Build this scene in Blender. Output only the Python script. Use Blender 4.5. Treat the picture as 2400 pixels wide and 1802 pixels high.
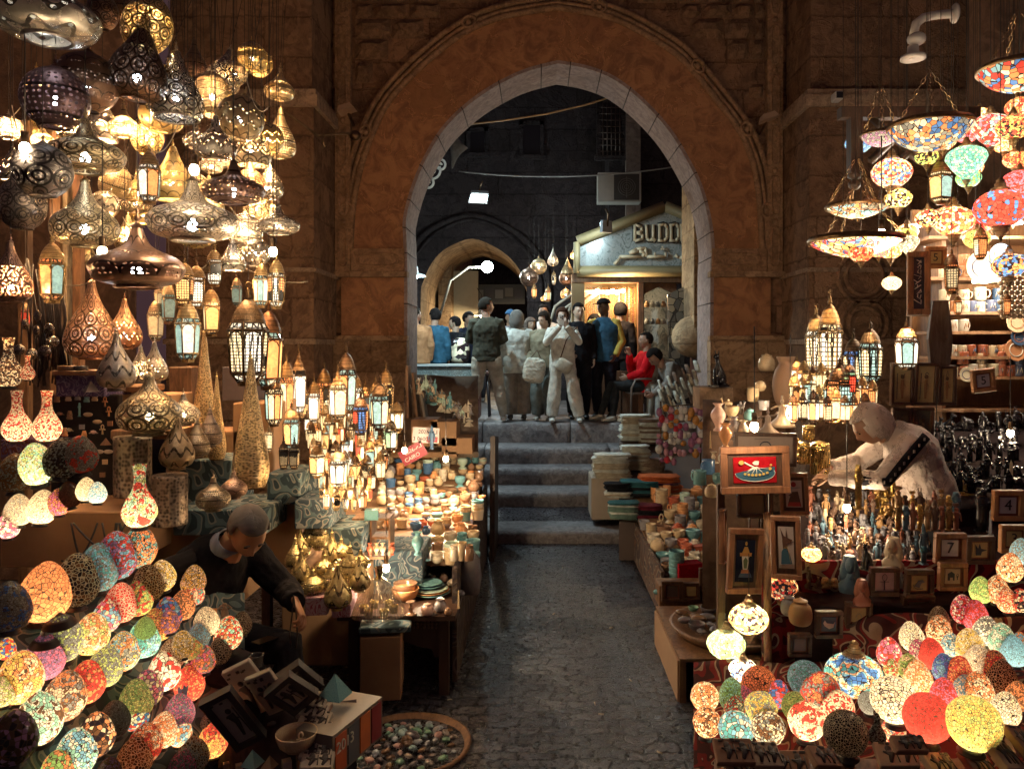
import bpy, bmesh, math, random
from mathutils import Vector, Matrix, Euler
rnd = random.Random(7)
S = bpy.context.scene; C = S.collection
for o in list(bpy.data.objects): bpy.data.objects.remove(o)
R = math.radians
# ---------------- camera, sky, exposure
cam_d = bpy.data.cameras.new('camera'); cam = bpy.data.objects.new('camera', cam_d); C.objects.link(cam)
CH = 2.15
cam.location = (0, 0, CH); cam.rotation_euler = (R(90), 0, 0)
cam_d.lens = 27; cam_d.sensor_width = 36; cam_d.shift_x = -60/2400; cam_d.shift_y = -86/2400
cam_d.clip_end = 500; cam_d.clip_start = 0.05
S.camera = cam
world = bpy.data.worlds.new('World'); S.world = world; world.use_nodes = True
wn = world.node_tree; wn.nodes.clear()
wo = wn.nodes.new('ShaderNodeOutputWorld'); wb = wn.nodes.new('ShaderNodeBackground')
sk = wn.nodes.new('ShaderNodeTexSky'); sk.sky_type = 'NISHITA'; sk.sun_disc = False; sk.sun_elevation = R(-4); sk.sun_rotation = R(200)
wa = wn.nodes.new('ShaderNodeMix'); wa.data_type = 'RGBA'; wa.blend_type = 'ADD'; wa.inputs[0].default_value = 1
wa.inputs[7].default_value = (.31, .155, .175, 1)
wn.links.new(sk.outputs[0], wa.inputs[6]); wn.links.new(wa.outputs[2], wb.inputs[0]); wb.inputs[1].default_value = 0.10
wn.links.new(wb.outputs[0], wo.inputs[0])
S.view_settings.view_transform = 'Standard'; S.view_settings.look = 'None'; S.view_settings.exposure = 0.76; S.view_settings.gamma = 1
S.render.engine = 'CYCLES'
S.cycles.use_denoising = True; S.cycles.max_bounces = 5; S.cycles.diffuse_bounces = 2; S.cycles.glossy_bounces = 2
S.cycles.transparent_max_bounces = 8; S.cycles.transmission_bounces = 3; S.cycles.caustics_reflective = False; S.cycles.caustics_refractive = False
S.cycles.sample_clamp_indirect = 4; S.cycles.use_light_tree = True; S.cycles.adaptive_threshold = .02

F = 1800.0; VX = 1260.0; VY = 815.0
def W(px, py, D): return Vector(((px-VX)/F*D, D, CH-(py-VY)/F*D))
def px_of(v):
    return (VX+v.x/max(v.y, .01)*F, VY-(v.z-CH)/max(v.y, .01)*F)

# ---------------- node helper / materials
class NT:
    def __init__(s, nt): s.nt = nt
    def n(s, t, *ins, **kw):
        nd = s.nt.nodes.new(t)
        for k, v in kw.items(): setattr(nd, k, v)
        for k, v in ins:
            i = nd.inputs[k]
            if hasattr(v, 'is_output'): s.nt.links.new(v, i)
            else: i.default_value = v
        return nd
    def math(s, op, a, b=0.0, c=None):
        nd = s.n('ShaderNodeMath', (0, a), (1, b), operation=op)
        if c is not None:
            if hasattr(c, 'is_output'): s.nt.links.new(c, nd.inputs[2])
            else: nd.inputs[2].default_value = c
        return nd.outputs[0]
    def mix(s, f, a, b, bt='MIX'):
        nd = s.n('ShaderNodeMix', (0, f), (6, a), (7, b), data_type='RGBA', blend_type=bt)
        return nd.outputs[2]
    def ramp(s, f, stops, interp='LINEAR'):
        nd = s.n('ShaderNodeValToRGB', (0, f)); r = nd.color_ramp; r.interpolation = interp
        while len(r.elements) > 1: r.elements.remove(r.elements[-1])
        r.elements[0].position = stops[0][0]; r.elements[0].color = c4(stops[0][1])
        for p, c in stops[1:]:
            e = r.elements.new(p); e.color = c4(c)
        return nd.outputs[0]
    def noise(s, co, sc, det=4, rough=.6, dist=0.0):
        return s.n('ShaderNodeTexNoise', ('Vector', co), ('Scale', sc), ('Detail', det), ('Roughness', rough), ('Distortion', dist)).outputs[0]
    def coord(s, which='Object'): return s.n('ShaderNodeTexCoord').outputs[which]
    def rand(s): return s.n('ShaderNodeObjectInfo').outputs['Random']
def c4(c):
    if isinstance(c, (int, float)): return (c, c, c, 1)
    return (c[0], c[1], c[2], 1) if len(c) == 3 else tuple(c)
MATS = {}
def newmat(name):
    m = bpy.data.materials.new(name); m.use_nodes = True
    nt = m.node_tree; nt.nodes.clear()
    t = NT(nt); out = t.n('ShaderNodeOutputMaterial'); return m, t, out
def cached(fn):
    def g(*a, **k):
        key = (fn.__name__, a, tuple(sorted(k.items())))
        if key not in MATS: MATS[key] = fn(*a, **k)
        return MATS[key]
    return g
def bsdf(t, out, base=(.5, .5, .5), rough=.6, metal=0.0, bump=None, bstr=.3, bdist=.01, emit=None, estr=0.0, coat=0.0, alpha=None, spec=None):
    p = t.n('ShaderNodeBsdfPrincipled')
    def st(k, v):
        if hasattr(v, 'is_output'): t.nt.links.new(v, p.inputs[k])
        else: p.inputs[k].default_value = c4(v) if isinstance(v, tuple) else v
    st('Base Color', base); st('Roughness', rough); st('Metallic', metal)
    if coat: st('Coat Weight', coat)
    if spec is not None: st('Specular IOR Level', spec)
    if emit is not None: st('Emission Color', emit); st('Emission Strength', estr)
    if alpha is not None: st('Alpha', alpha)
    if bump is not None:
        b = t.n('ShaderNodeBump', ('Height', bump), ('Strength', bstr), ('Distance', bdist)); t.nt.links.new(b.outputs[0], p.inputs['Normal'])
    t.nt.links.new(p.outputs[0], out.inputs[0]); return p
def hsv(c, s=1.0): return tuple(min(1, x*s) for x in c)

@cached
def stone(c1=(.36, .24, .15), c2=(.2, .125, .08), c3=(.09, .055, .04), sc=1.0, bump=.5, rough=.9, blocks=None, plaster=False):
    m, t, out = newmat('stone'); co = t.coord()
    big = t.noise(co, 1.1*sc, 5, .65, .6); fine = t.noise(co, 22*sc, 6, .75); mid = t.noise(co, 5*sc, 5, .7, 1.0)
    col = t.ramp(big, [(.3, c2), (.5, c1), (.68, hsv(c1, 1.15))])
    col = t.mix(t.math('MULTIPLY', t.ramp(mid, [(.42, 0), (.62, 1)]), .75), col, c4(c3))
    col = t.mix(t.math('MULTIPLY', fine, .45), col, c4(c2))
    h = t.math('ADD', t.math('MULTIPLY', mid, .7), t.math('MULTIPLY', fine, .55))
    if plaster:
        e = t.noise(co, 1.9*sc, 6, .62, 1.4)
        edge = t.math('COMPARE', e, .56, .006)
        col = t.mix(t.math('MULTIPLY', edge, .6), col, c4(hsv(c1, 1.6)))
        up = t.ramp(e, [(.55, 0), (.575, 1)])
        col = t.mix(t.math('MULTIPLY', up, .55), col, c4(hsv(c1, .62)))
        h = t.math('ADD', t.math('MULTIPLY', h, .45), t.math('MULTIPLY', up, .8))
    if blocks:
        sx = t.n('ShaderNodeSeparateXYZ', (0, co))
        cc = t.n('ShaderNodeCombineXYZ', (0, t.math('ADD', sx.outputs[0], sx.outputs[1])), (1, sx.outputs[2]))
        dis = t.n('ShaderNodeVectorMath', (0, cc.outputs[0]), (1, t.n('ShaderNodeCombineXYZ', (0, t.math('MULTIPLY', mid, .12)), (1, t.math('MULTIPLY', mid, .1))).outputs[0]), operation='ADD')
        br = t.n('ShaderNodeTexBrick', ('Vector', dis.outputs[0]), ('Color1', (1, 1, 1, 1)), ('Color2', (.55, .5, .45, 1)), ('Mortar', (.3, .26, .24, 1)), ('Scale', 1.0),
                 ('Mortar Size', .012), ('Mortar Smooth', .3), ('Brick Width', blocks[0]), ('Row Height', blocks[1]), offset=.37, squash=1.45, squash_frequency=3)
        pt = t.ramp(t.noise(co, 1.7, 6, .7, .8), [(.52, 0), (.57, 1)]); col = t.mix(t.math('MULTIPLY', pt, .75), col, t.mix(fine, c4(hsv(c1, 1.55)), c4(c1))); h = t.math('ADD', h, t.math('MULTIPLY', pt, t.math('MULTIPLY', fine, .9)))
        col = t.mix(.62, col, br.outputs[0], 'MULTIPLY')
        h = t.math('SUBTRACT', h, t.math('MULTIPLY', br.outputs[1], .9))
    bsdf(t, out, col, rough, 0, h, bump, .04, spec=.25)
    return m
@cached
def plain(c=(.5, .5, .5), rough=.6, metal=0.0, bump=0.0, sc=30.0, var=.25, coat=0.0, rv=0.0):
    m, t, out = newmat('paint'); co = t.coord()
    n = t.noise(co, sc, 4, .6)
    col = t.mix(t.math('MULTIPLY', n, var*1.6), c4(c), c4(hsv(c, .35)))
    if rv:
        hs = t.n('ShaderNodeHueSaturation', ('Hue', t.math('ADD', .5-rv*.08, t.math('MULTIPLY', t.rand(), rv*.16))), ('Value', t.math('ADD', 1-rv*.5, t.math('MULTIPLY', t.rand(), rv))), ('Color', col)); col = hs.outputs[0]
    bsdf(t, out, col, rough, metal, n if bump else None, bump, .01, coat=coat)
    return m
@cached
def wood(c=(.16, .075, .035), c2=(.05, .022, .012), sc=1.0, rough=.5):
    m, t, out = newmat('wood'); co = t.coord()
    mp = t.n('ShaderNodeMapping', (0, co), (3, (8*sc, 8*sc, 1.5*sc)))
    n = t.noise(mp.outputs[0], 4, 5, .65, .8); n2 = t.noise(co, 60, 3, .6)
    bsdf(t, out, t.ramp(n, [(.3, c2), (.65, c)]), rough, 0, t.math('ADD', n, t.math('MULTIPLY', n2, .4)), .3, .01)
    return m
@cached
def cloth(c=(.1, .1, .1), c2=None, sc=1.0, rough=.95, fine=250.0):
    m, t, out = newmat('cloth'); co = t.coord()
    n = t.noise(co, 9*sc, 4, .6, .5); w = t.noise(co, fine, 2, .5)
    c2 = c2 or hsv(c, .55)
    col = t.mix(t.ramp(n, [(.35, 0), (.7, 1)]), c4(c), c4(c2)); col = t.mix(t.math('MULTIPLY', w, .35), col, c4(hsv(c, .5)))
    bsdf(t, out, col, rough, 0, t.math('ADD', n, t.math('MULTIPLY', w, .15)), .5, .02, spec=.1)
    return m
@cached
def khaya(bg=(.05, .075, .09), fg=(.3, .3, .27), fg2=(.14, .2, .22), sc=1.0):
    # Egyptian applique tent cloth: scrolling outlined bands
    m, t, out = newmat('applique cloth'); co = t.coord()
    nv = t.noise(co, 5.5*sc, 1, .4, 1.2); v = t.math('FRACT', t.math('MULTIPLY', nv, 6.0))
    line = t.math('COMPARE', v, .5, .11); fill = t.math('GREATER_THAN', v, .62)
    col = t.mix(fill, c4(bg), c4(fg2)); col = t.mix(line, col, c4(fg))
    n = t.noise(co, 150, 2); col = t.mix(t.math('MULTIPLY', n, .4), col, c4(hsv(bg, .6)))
    bsdf(t, out, col, .95, 0, t.math('ADD', line, n), .25, .004, spec=.1)
    return m
@cached
def glow(c=(1, .8, .5), s=5.0):
    m, t, out = newmat('glow'); e = t.n('ShaderNodeEmission', (0, c4(c)), (1, s)); t.nt.links.new(e.outputs[0], out.inputs[0]); return m
def filigree_mask(t, kind, rep):
    # 1 = hole.  u around, v up the arc (0..1)
    uv = t.n('ShaderNodeSeparateXYZ', (0, t.coord('UV'))); u, v = uv.outputs[0], uv.outputs[1]
    U = t.math('MULTIPLY', u, rep*2.0); V = t.math('MULTIPLY', v, rep*1.0)
    band = t.math('MULTIPLY', t.math('GREATER_THAN', v, .16), t.math('LESS_THAN', v, .62))
    cv = t.n('ShaderNodeCombineXYZ', (0, U), (1, V)).outputs[0]
    fine = t.n('ShaderNodeTexVoronoi', ('Vector', cv), ('Scale', 5.0), ('Randomness', .25)); holes = t.math('LESS_THAN', fine.outputs[0], .30)
    if kind == 'scales':
        row = t.math('FLOOR', V); uu = t.math('SUBTRACT', t.math('FRACT', t.math('ADD', U, t.math('MULTIPLY', t.math('MODULO', row, 2.0), .5))), .5)
        vv = t.math('FRACT', V); d = t.math('SQRT', t.math('ADD', t.math('MULTIPLY', uu, uu), t.math('MULTIPLY', vv, vv)))
        rim = t.math('COMPARE', d, .52, .05); inn = t.math('MULTIPLY', t.math('LESS_THAN', d, .3), holes)
        return t.math('MULTIPLY', band, t.math('MAXIMUM', t.math('MULTIPLY', rim, holes), inn)), rim
    if kind == 'dots':
        a = t.math('FRACT', t.math('MULTIPLY', U, 3.0)); b = t.math('FRACT', t.math('MULTIPLY', V, 2.2))
        dd = t.n('ShaderNodeTexVoronoi', ('Vector', cv), ('Scale', 4.0), ('Randomness', 0.05)).outputs[0]
        wv = t.math('SINE', t.math('MULTIPLY', U, 6.283)); ln = t.math('COMPARE', t.math('FRACT', t.math('ADD', V, t.math('MULTIPLY', wv, .25))), .5, .13)
        return t.math('MULTIPLY', band, t.math('MULTIPLY', t.math('LESS_THAN', dd, .3), t.math('MAXIMUM', ln, .0))), ln
    if kind == 'fine':
        ln = t.math('COMPARE', t.math('FRACT', V), .5, .06)
        return t.math('MULTIPLY', t.math('MULTIPLY', holes, t.math('GREATER_THAN', v, .08)), t.math('LESS_THAN', v, .7)), ln
    # arabesque: interlaced curves
    w1 = t.n('ShaderNodeTexVoronoi', ('Vector', cv), ('Scale', 1.1), ('Randomness', .0), feature='SMOOTH_F1'); w1.inputs['Smoothness'].default_value = .05
    d = w1.outputs[0]
    ring = t.math('MAXIMUM', t.math('COMPARE', d, .22, .045), t.math('COMPARE', d, .46, .05))
    ns = t.noise(cv, 2.2, 2, .5, 1.5); cur = t.math('COMPARE', ns, .5, .035)
    hole = t.math('MULTIPLY', t.math('MAXIMUM', cur, t.math('MULTIPLY', holes, t.math('LESS_THAN', d, .42))), 1.0)
    hole = t.math('MULTIPLY', hole, t.math('SUBTRACT', 1.0, ring))
    return t.math('MULTIPLY', band, hole), ring
@cached
def brass(kind='arab', rep=4.0, c=(.62, .47, .27), rough=.32, dark=.5):
    m, t, out = newmat('pierced brass'); co = t.coord()
    mask, ring = filigree_mask(t, kind, rep)
    n = t.noise(co, 4, 4, .6); n2 = t.noise(co, 60, 2)
    col = t.mix(t.ramp(n, [(.35, 0), (.7, 1)]), c4(c), c4(hsv(c, dark))); col = t.mix(ring, col, c4(hsv(c, .22)))
    rg = t.math('ADD', rough-.08, t.math('MULTIPLY', n, .25))
    p = bsdf(t, out, col, rg, .72, t.math('SUBTRACT', t.math('MULTIPLY', n2, .25), ring), .45, .01, alpha=t.math('SUBTRACT', 1.0, mask))
    return m
@cached
def metal(c=(.6, .45, .25), rough=.3, bump=.2, sc=40.0):
    m, t, out = newmat('metal'); co = t.coord(); n = t.noise(co, sc, 3, .6); n2 = t.noise(co, 5, 3)
    col = t.mix(t.ramp(n2, [(.35, 0), (.7, 1)]), c4(c), c4(hsv(c, .4)))
    bsdf(t, out, col, t.math('ADD', rough, t.math('MULTIPLY', n2, .15)), 1.0, n, bump, .005); return m
@cached
def embossed(c=(.6, .46, .26), sc=1.0, rough=.35):
    m, t, out = newmat('embossed brass'); co = t.n('ShaderNodeMapping', (0, t.coord('UV')), (3, (1.0, sc, 1))).outputs[0]
    n = t.n('ShaderNodeTexVoronoi', ('Vector', co), ('Scale', 34.0), ('Randomness', .6), feature='SMOOTH_F1').outputs[0]
    n2 = t.noise(co, 20, 2, .5, 3.0); ln = t.math('COMPARE', n2, .5, .05)
    h = t.math('ADD', n, ln)
    bsdf(t, out, t.mix(t.ramp(n, [(.25, 1), (.5, 0)]), c4(c), c4(hsv(c, .3))), rough, 1.0, h, .8, .01); return m
# mosaic glass: voronoi crackle with coloured tesserae; lit from inside (translucent shell) or dark
@cached
def mosaic(cols=((1, .5, .2),), sc=28.0, grout=(.05, .04, .03), gw=.045, emit=1.0, big=0.0, rnds=.9):
    m, t, out = newmat('mosaic glass'); co = t.coord()
    rr = t.n('ShaderNodeVectorMath', (0, co), (1, t.n('ShaderNodeCombineXYZ', (0, t.math('MULTIPLY', t.rand(), 40.0)), (1, t.math('MULTIPLY', t.rand(), 17.0))).outputs[0]), operation='ADD').outputs[0]
    vo = t.n('ShaderNodeTexVoronoi', ('Vector', rr), ('Scale', sc), ('Randomness', rnds)); ed = t.n('ShaderNodeTexVoronoi', ('Vector', rr), ('Scale', sc), ('Randomness', rnds), feature='DISTANCE_TO_EDGE')
    cell = t.n('ShaderNodeSeparateXYZ', (0, vo.outputs['Color'])).outputs[0]
    if big: sel = t.math('ADD', t.math('MULTIPLY', t.noise(rr, big, 2, .4, .8), .9), t.math('MULTIPLY', cell, .1))
    else: sel = cell
    k = len(cols); stops = [(0.0, cols[0])]
    if big: stops = [(0.0, cols[0])]+[(.36+.28*(i/k), cols[i]) for i in range(1, k)]
    else: stops += [(i/k, cols[i]) for i in range(1, k)]
    col = t.ramp(sel, stops, 'CONSTANT') if k > 1 else t.n('ShaderNodeRGB').outputs[0]
    if k == 1: col.default_value = c4(cols[0])
    val = t.math('ADD', .62, t.math('MULTIPLY', t.n('ShaderNodeSeparateXYZ', (0, vo.outputs['Color'])).outputs[1], .6))
    vm = t.n('ShaderNodeVectorMath', (0, col), (1, val), operation='SCALE'); t.nt.links.new(val, vm.inputs['Scale'])
    g = t.math('LESS_THAN', ed.outputs[0], gw)
    col = t.mix(g, vm.outputs[0], c4(grout))
    h = t.ramp(ed.outputs[0], [(0, 0), (.09, 1)])
    p = t.n('ShaderNodeBsdfPrincipled', ('Base Color', col), ('Roughness', .18), ('Coat Weight', .3))
    b = t.n('ShaderNodeBump', ('Height', h), ('Strength', .4), ('Distance', .004)); t.nt.links.new(b.outputs[0], p.inputs['Normal'])
    if emit > 0:
        tr = t.n('ShaderNodeBsdfTranslucent', (0, col)); mx = t.n('ShaderNodeMixShader', (0, .72)); t.nt.links.new(p.outputs[0], mx.inputs[1]); t.nt.links.new(tr.outputs[0], mx.inputs[2])
        em = t.n('ShaderNodeEmission', (0, col), (1, emit)); ad = t.n('ShaderNodeAddShader'); t.nt.links.new(mx.outputs[0], ad.inputs[0]); t.nt.links.new(em.outputs[0], ad.inputs[1])
        t.nt.links.new(ad.outputs[0], out.inputs[0])
    else: t.nt.links.new(p.outputs[0], out.inputs[0])
    return m
@cached
def pane(c=(1, .75, .4), s=1.6, pat=0.0, c2=None):
    # lit lantern glass, optionally behind a pierced star-lattice screen
    m, t, out = newmat('lantern glass'); co = t.coord(); n = t.noise(co, 7, 3, .5, 1.2)
    col = t.mix(t.ramp(n, [(.35, 0), (.65, 1)]), c4(c), c4(c2 or hsv(c, .65)))
    if pat:
        ed = t.n('ShaderNodeTexVoronoi', ('Vector', co), ('Scale', pat), ('Randomness', .12), feature='DISTANCE_TO_EDGE').outputs[0]
        g = t.math('LESS_THAN', ed, .13); s = t.math('MULTIPLY', t.math('SUBTRACT', 1.0, g), s*1.15); col = t.mix(g, col, (.03, .02, .01, 1))
    bsdf(t, out, t.mix(.5, col, (.1, .1, .1, 1)), .15, 0, None, emit=col, estr=s); return m
@cached
def marble(c1=(.8, .7, .5), c2=(.4, .25, .12), sc=9.0, rough=.18, rv=0.0):
    m, t, out = newmat('alabaster'); co = t.coord(); n = t.noise(co, sc, 5, .65, 2.5); col = t.ramp(n, [(.3, c1), (.52, c2), (.6, c1)])
    if rv:
        col = t.n('ShaderNodeHueSaturation', ('Hue', t.math('ADD', .5-rv*.1, t.math('MULTIPLY', t.rand(), rv*.2))), ('Value', t.math('ADD', 1-rv*.4, t.math('MULTIPLY', t.rand(), rv*.8))), ('Color', col)).outputs[0]
    bsdf(t, out, col, rough, 0, None, coat=.2); return m

# ---------------- mesh helpers
class MB:
    def __init__(s): s.bm = bmesh.new(); s.uv = s.bm.loops.layers.uv.new('UVMap')
    def box(s, c, d, rz=0.0, rx=0.0, ry=0.0, taper=1.0):
        m = Matrix.Translation(c) @ Euler((rx, ry, rz)).to_matrix().to_4x4()
        vs = []
        for z in (-1, 1):
            k = taper if z > 0 else 1
            for x, y in ((-1, -1), (1, -1), (1, 1), (-1, 1)): vs.append(s.bm.verts.new(m @ Vector((x*d[0]/2*k, y*d[1]/2*k, z*d[2]/2))))
        for f in ((0, 3, 2, 1), (4, 5, 6, 7), (0, 1, 5, 4), (1, 2, 6, 5), (2, 3, 7, 6), (3, 0, 4, 7)): s.bm.faces.new([vs[i] for i in f])
        return s
    def lathe(s, prof, seg=24, c=(0, 0, 0), sx=1.0, sy=1.0, M=None, smooth=True):
        L = [0.0]
        for i in range(1, len(prof)): L.append(L[-1]+math.hypot(prof[i][0]-prof[i-1][0], prof[i][1]-prof[i-1][1]))
        T = max(L[-1], 1e-6); rings = []
        for r, z in prof:
            rg = []
            for k in range(seg):
                a = 2*math.pi*k/seg; v = Vector((r*math.cos(a)*sx+c[0], r*math.sin(a)*sy+c[1], z+c[2]))
                rg.append(s.bm.verts.new(M @ v if M else v))
            rings.append(rg)
        for i in range(len(rings)-1):
            for k in range(seg):
                j = (k+1) % seg; f = s.bm.faces.new((rings[i][k], rings[i][j], rings[i+1][j], rings[i+1][k])); f.smooth = smooth
                us = (k/seg, (k+1)/seg, (k+1)/seg, k/seg); vv = (L[i]/T, L[i]/T, L[i+1]/T, L[i+1]/T)
                for l, uu, v2 in zip(f.loops, us, vv): l[s.uv].uv = (uu, v2)
        for rg, r0, rev in ((rings[0], prof[0][0], 1), (rings[-1], prof[-1][0], 0)):
            if r0 < .004*max(p[0] for p in prof)+1e-5: continue
        return s
    def cap(s, r, z, seg=16, c=(0, 0, 0), up=True):
        vs = [s.bm.verts.new((r*math.cos(2*math.pi*k/seg)+c[0], r*math.sin(2*math.pi*k/seg)+c[1], z+c[2])) for k in range(seg)]
        s.bm.faces.new(vs if up else vs[::-1]); return s
    def tube(s, pts, r, seg=6, caps=True, sides=None):
        # r: number, list, or list of (rx, ry); sides: preferred rx direction per point
        pts = [Vector(p) for p in pts]; n = len(pts); rings = []
        if not isinstance(r, (list, tuple)): r = [r]*n
        prev = None
        for i, p in enumerate(pts):
            d = (pts[min(i+1, n-1)]-pts[max(i-1, 0)])
            if d.length < 1e-9: d = Vector((0, 0, 1))
            d.normalize()
            if sides is not None: x = Vector(sides[i] if isinstance(sides, list) else sides)
            elif prev is not None: x = prev
            else: x = Vector((1, 0, 0)) if abs(d.x) < .9 else Vector((0, 1, 0))
            x = x-d*x.dot(d)
            if x.length < 1e-6: x = d.orthogonal()
            x.normalize(); prev = x; y = d.cross(x)
            rx, ry = r[i] if isinstance(r[i], (list, tuple)) else (r[i], r[i])
            rings.append([s.bm.verts.new(p+x*rx*math.cos(2*math.pi*k/seg)+y*ry*math.sin(2*math.pi*k/seg)) for k in range(seg)])
        for i in range(n-1):
            for k in range(seg):
                j = (k+1) % seg; f = s.bm.faces.new((rings[i][k], rings[i][j], rings[i+1][j], rings[i+1][k])); f.smooth = True
        if caps: s.bm.faces.new(rings[0][::-1]); s.bm.faces.new(rings[-1])
        return s
    def ball(s, c, r, seg=12, rings=8, M=None):
        if not isinstance(r, (tuple, list)): r = (r, r, r)
        m = Matrix.Translation(c) @ (M or Matrix.Identity(4)) @ Matrix.Diagonal((r[0], r[1], r[2], 1))
        g = bmesh.ops.create_uvsphere(s.bm, u_segments=seg, v_segments=rings, radius=1, matrix=m)
        for v in g['verts']:
            for f in v.link_faces: f.smooth = True
        return s
    def poly(s, pts, flip=False):
        vs = [s.bm.verts.new(p) for p in pts]; s.bm.faces.new(vs[::-1] if flip else vs); return s
    def prism(s, pts2, d, axis='y', M=None):
        # outline in x,z extruded along y from 0 to d
        a = [Vector((x, 0, z)) for x, z in pts2]; b = [Vector((x, d, z)) for x, z in pts2]
        if M: a = [M @ v for v in a]; b = [M @ v for v in b]
        va = [s.bm.verts.new(v) for v in a]; vb = [s.bm.verts.new(v) for v in b]; n = len(a)
        s.bm.faces.new(va); s.bm.faces.new(vb[::-1])
        for i in range(n): s.bm.faces.new((va[i], vb[i], vb[(i+1) % n], va[(i+1) % n]))
        return s
    def mesh(s, name='mesh', bevel=0.0):
        bmesh.ops.recalc_face_normals(s.bm, faces=s.bm.faces)
        if bevel:
            bmesh.ops.bevel(s.bm, geom=[e for e in s.bm.edges], offset=bevel, segments=1, affect='EDGES')
        me = bpy.data.meshes.new(name); s.bm.to_mesh(me); s.bm.free(); return me
MESH = {}
def mc(key, fn):
    if key not in MESH: MESH[key] = fn()
    return MESH[key]
MATMESH = {}
def obj(name, me, mat=None, parent=None, loc=(0, 0, 0), rot=(0, 0, 0), scale=1.0):
    if isinstance(me, MB): me = me.mesh(name)
    if mat is not None:
        if len(me.materials) == 0: me.materials.append(mat)
        elif me.materials[0] != mat:
            k = (me.name, mat.name)
            if k not in MATMESH:
                m2 = me.copy(); m2.materials.clear(); m2.materials.append(mat); MATMESH[k] = m2
            me = MATMESH[k]
    o = bpy.data.objects.new(name, me); C.objects.link(o); o.parent = parent; o.location = loc; o.rotation_euler = rot
    o.scale = (scale,)*3 if isinstance(scale, (int, float)) else scale
    return o
AUTO = []   # (object, base label, anchor point)
def tag(o, label, cat, group=None, auto=False, at=None):
    o['label'] = label; o['category'] = cat
    if group: o['group'] = group
    if auto: AUTO.append((o, label, Vector(at) if at is not None else Vector(o.location)))
    return o
def thing(name, label, cat, loc=(0, 0, 0), rot=(0, 0, 0), scale=1.0, group=None, auto=False, at=None):
    o = bpy.data.objects.new(name, None); C.objects.link(o); o.location = loc; o.rotation_euler = rot if isinstance(rot, (tuple, list, Euler)) else (0, 0, rot)
    o.scale = (scale,)*3 if isinstance(scale, (int, float)) else scale; o.empty_display_size = .05
    return tag(o, label, cat, group, auto, at)
def struct(name, me, mat, loc=(0, 0, 0), kind='structure'):
    o = obj(name, me, mat, None, loc); o['kind'] = kind; return o
def lamp_light(parent, loc, energy, color=(1, .62, .3), rad=.03, name='bulb_light'):
    l = bpy.data.lights.new(name, 'POINT'); l.energy = energy; l.color = color; l.shadow_soft_size = rad
    o = bpy.data.objects.new(name, l); C.objects.link(o); o.parent = parent; o.location = loc; return o
def curve_pts(a, b, sag, n=16):
    a = Vector(a); b = Vector(b); return [a.lerp(b, i/n)-Vector((0, 0, sag*4*(i/n)*(1-i/n))) for i in range(n+1)]
# ================= setting: street, steps, archway =================
DF = 9.6; DB = 10.35
WALLC = dict(c1=(.30, .165, .095), c2=(.17, .09, .055), c3=(.08, .042, .03))
@cached
def cobble():
    m, t, out = newmat('stone setts'); co = t.coord()
    n = t.noise(co, 3, 4, .6); nn = t.noise(co, 30, 5, .7); ds = t.n('ShaderNodeVectorMath', (0, co), (1, t.n('ShaderNodeCombineXYZ', (0, t.math('MULTIPLY', n, .2)), (1, t.math('MULTIPLY', n, .26))).outputs[0]), operation='ADD').outputs[0]
    br = t.n('ShaderNodeTexBrick', ('Vector', ds), ('Color1', (1, 1, 1, 1)), ('Color2', (.45, .42, .45, 1)), ('Mortar', (.1, .09, .09, 1)), ('Scale', 1.0), ('Mortar Size', .012), ('Mortar Smooth', .6), ('Brick Width', .19), ('Row Height', .088), offset=.4)
    col = t.mix(1.0, t.ramp(t.math('ADD', t.math('MULTIPLY', n, .6), t.math('MULTIPLY', nn, .4)), [(.3, (.024, .022, .03)), (.6, (.07, .066, .08)), (.75, (.13, .115, .125))]), br.outputs[0], 'MULTIPLY')
    h = t.math('SUBTRACT', t.math('ADD', t.math('MULTIPLY', n, .9), t.math('MULTIPLY', nn, .6)), t.math('MULTIPLY', br.outputs[1], 1.2))
    bsdf(t, out, col, t.ramp(nn, [(.35, .14), (.65, .48)]), 0, h, .65, .03, spec=.5); return m
g = MB(); g.poly([(-30, -6, 0), (30, -6, 0), (30, 60, 0), (-30, 60, 0)]); struct('ground', g, plain((.06, .05, .05), .9, 0, .3), (0, 0, -.012))
def grid_sheet(x0, x1, y0, y1, z, nx, ny, amp, seed):
    r = random.Random(seed); m = MB(); vs = [[m.bm.verts.new((x0+(x1-x0)*i/nx, y0+(y1-y0)*j/ny, z+(r.uniform(-amp, amp) if 0 < i < nx and 0 < j < ny else 0))) for i in range(nx+1)] for j in range(ny+1)]
    for j in range(ny):
        for i in range(nx): f = m.bm.faces.new((vs[j][i], vs[j][i+1], vs[j+1][i+1], vs[j+1][i])); f.smooth = True
    return m
struct('street', grid_sheet(-3.5, 4.2, .8, 8.45, 0, 40, 44, .006, 3), cobble())
struct('upper_street', grid_sheet(-2.4, 3, 8.9, 9.8, .13, 30, 8, .004, 4), cobble())
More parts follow.
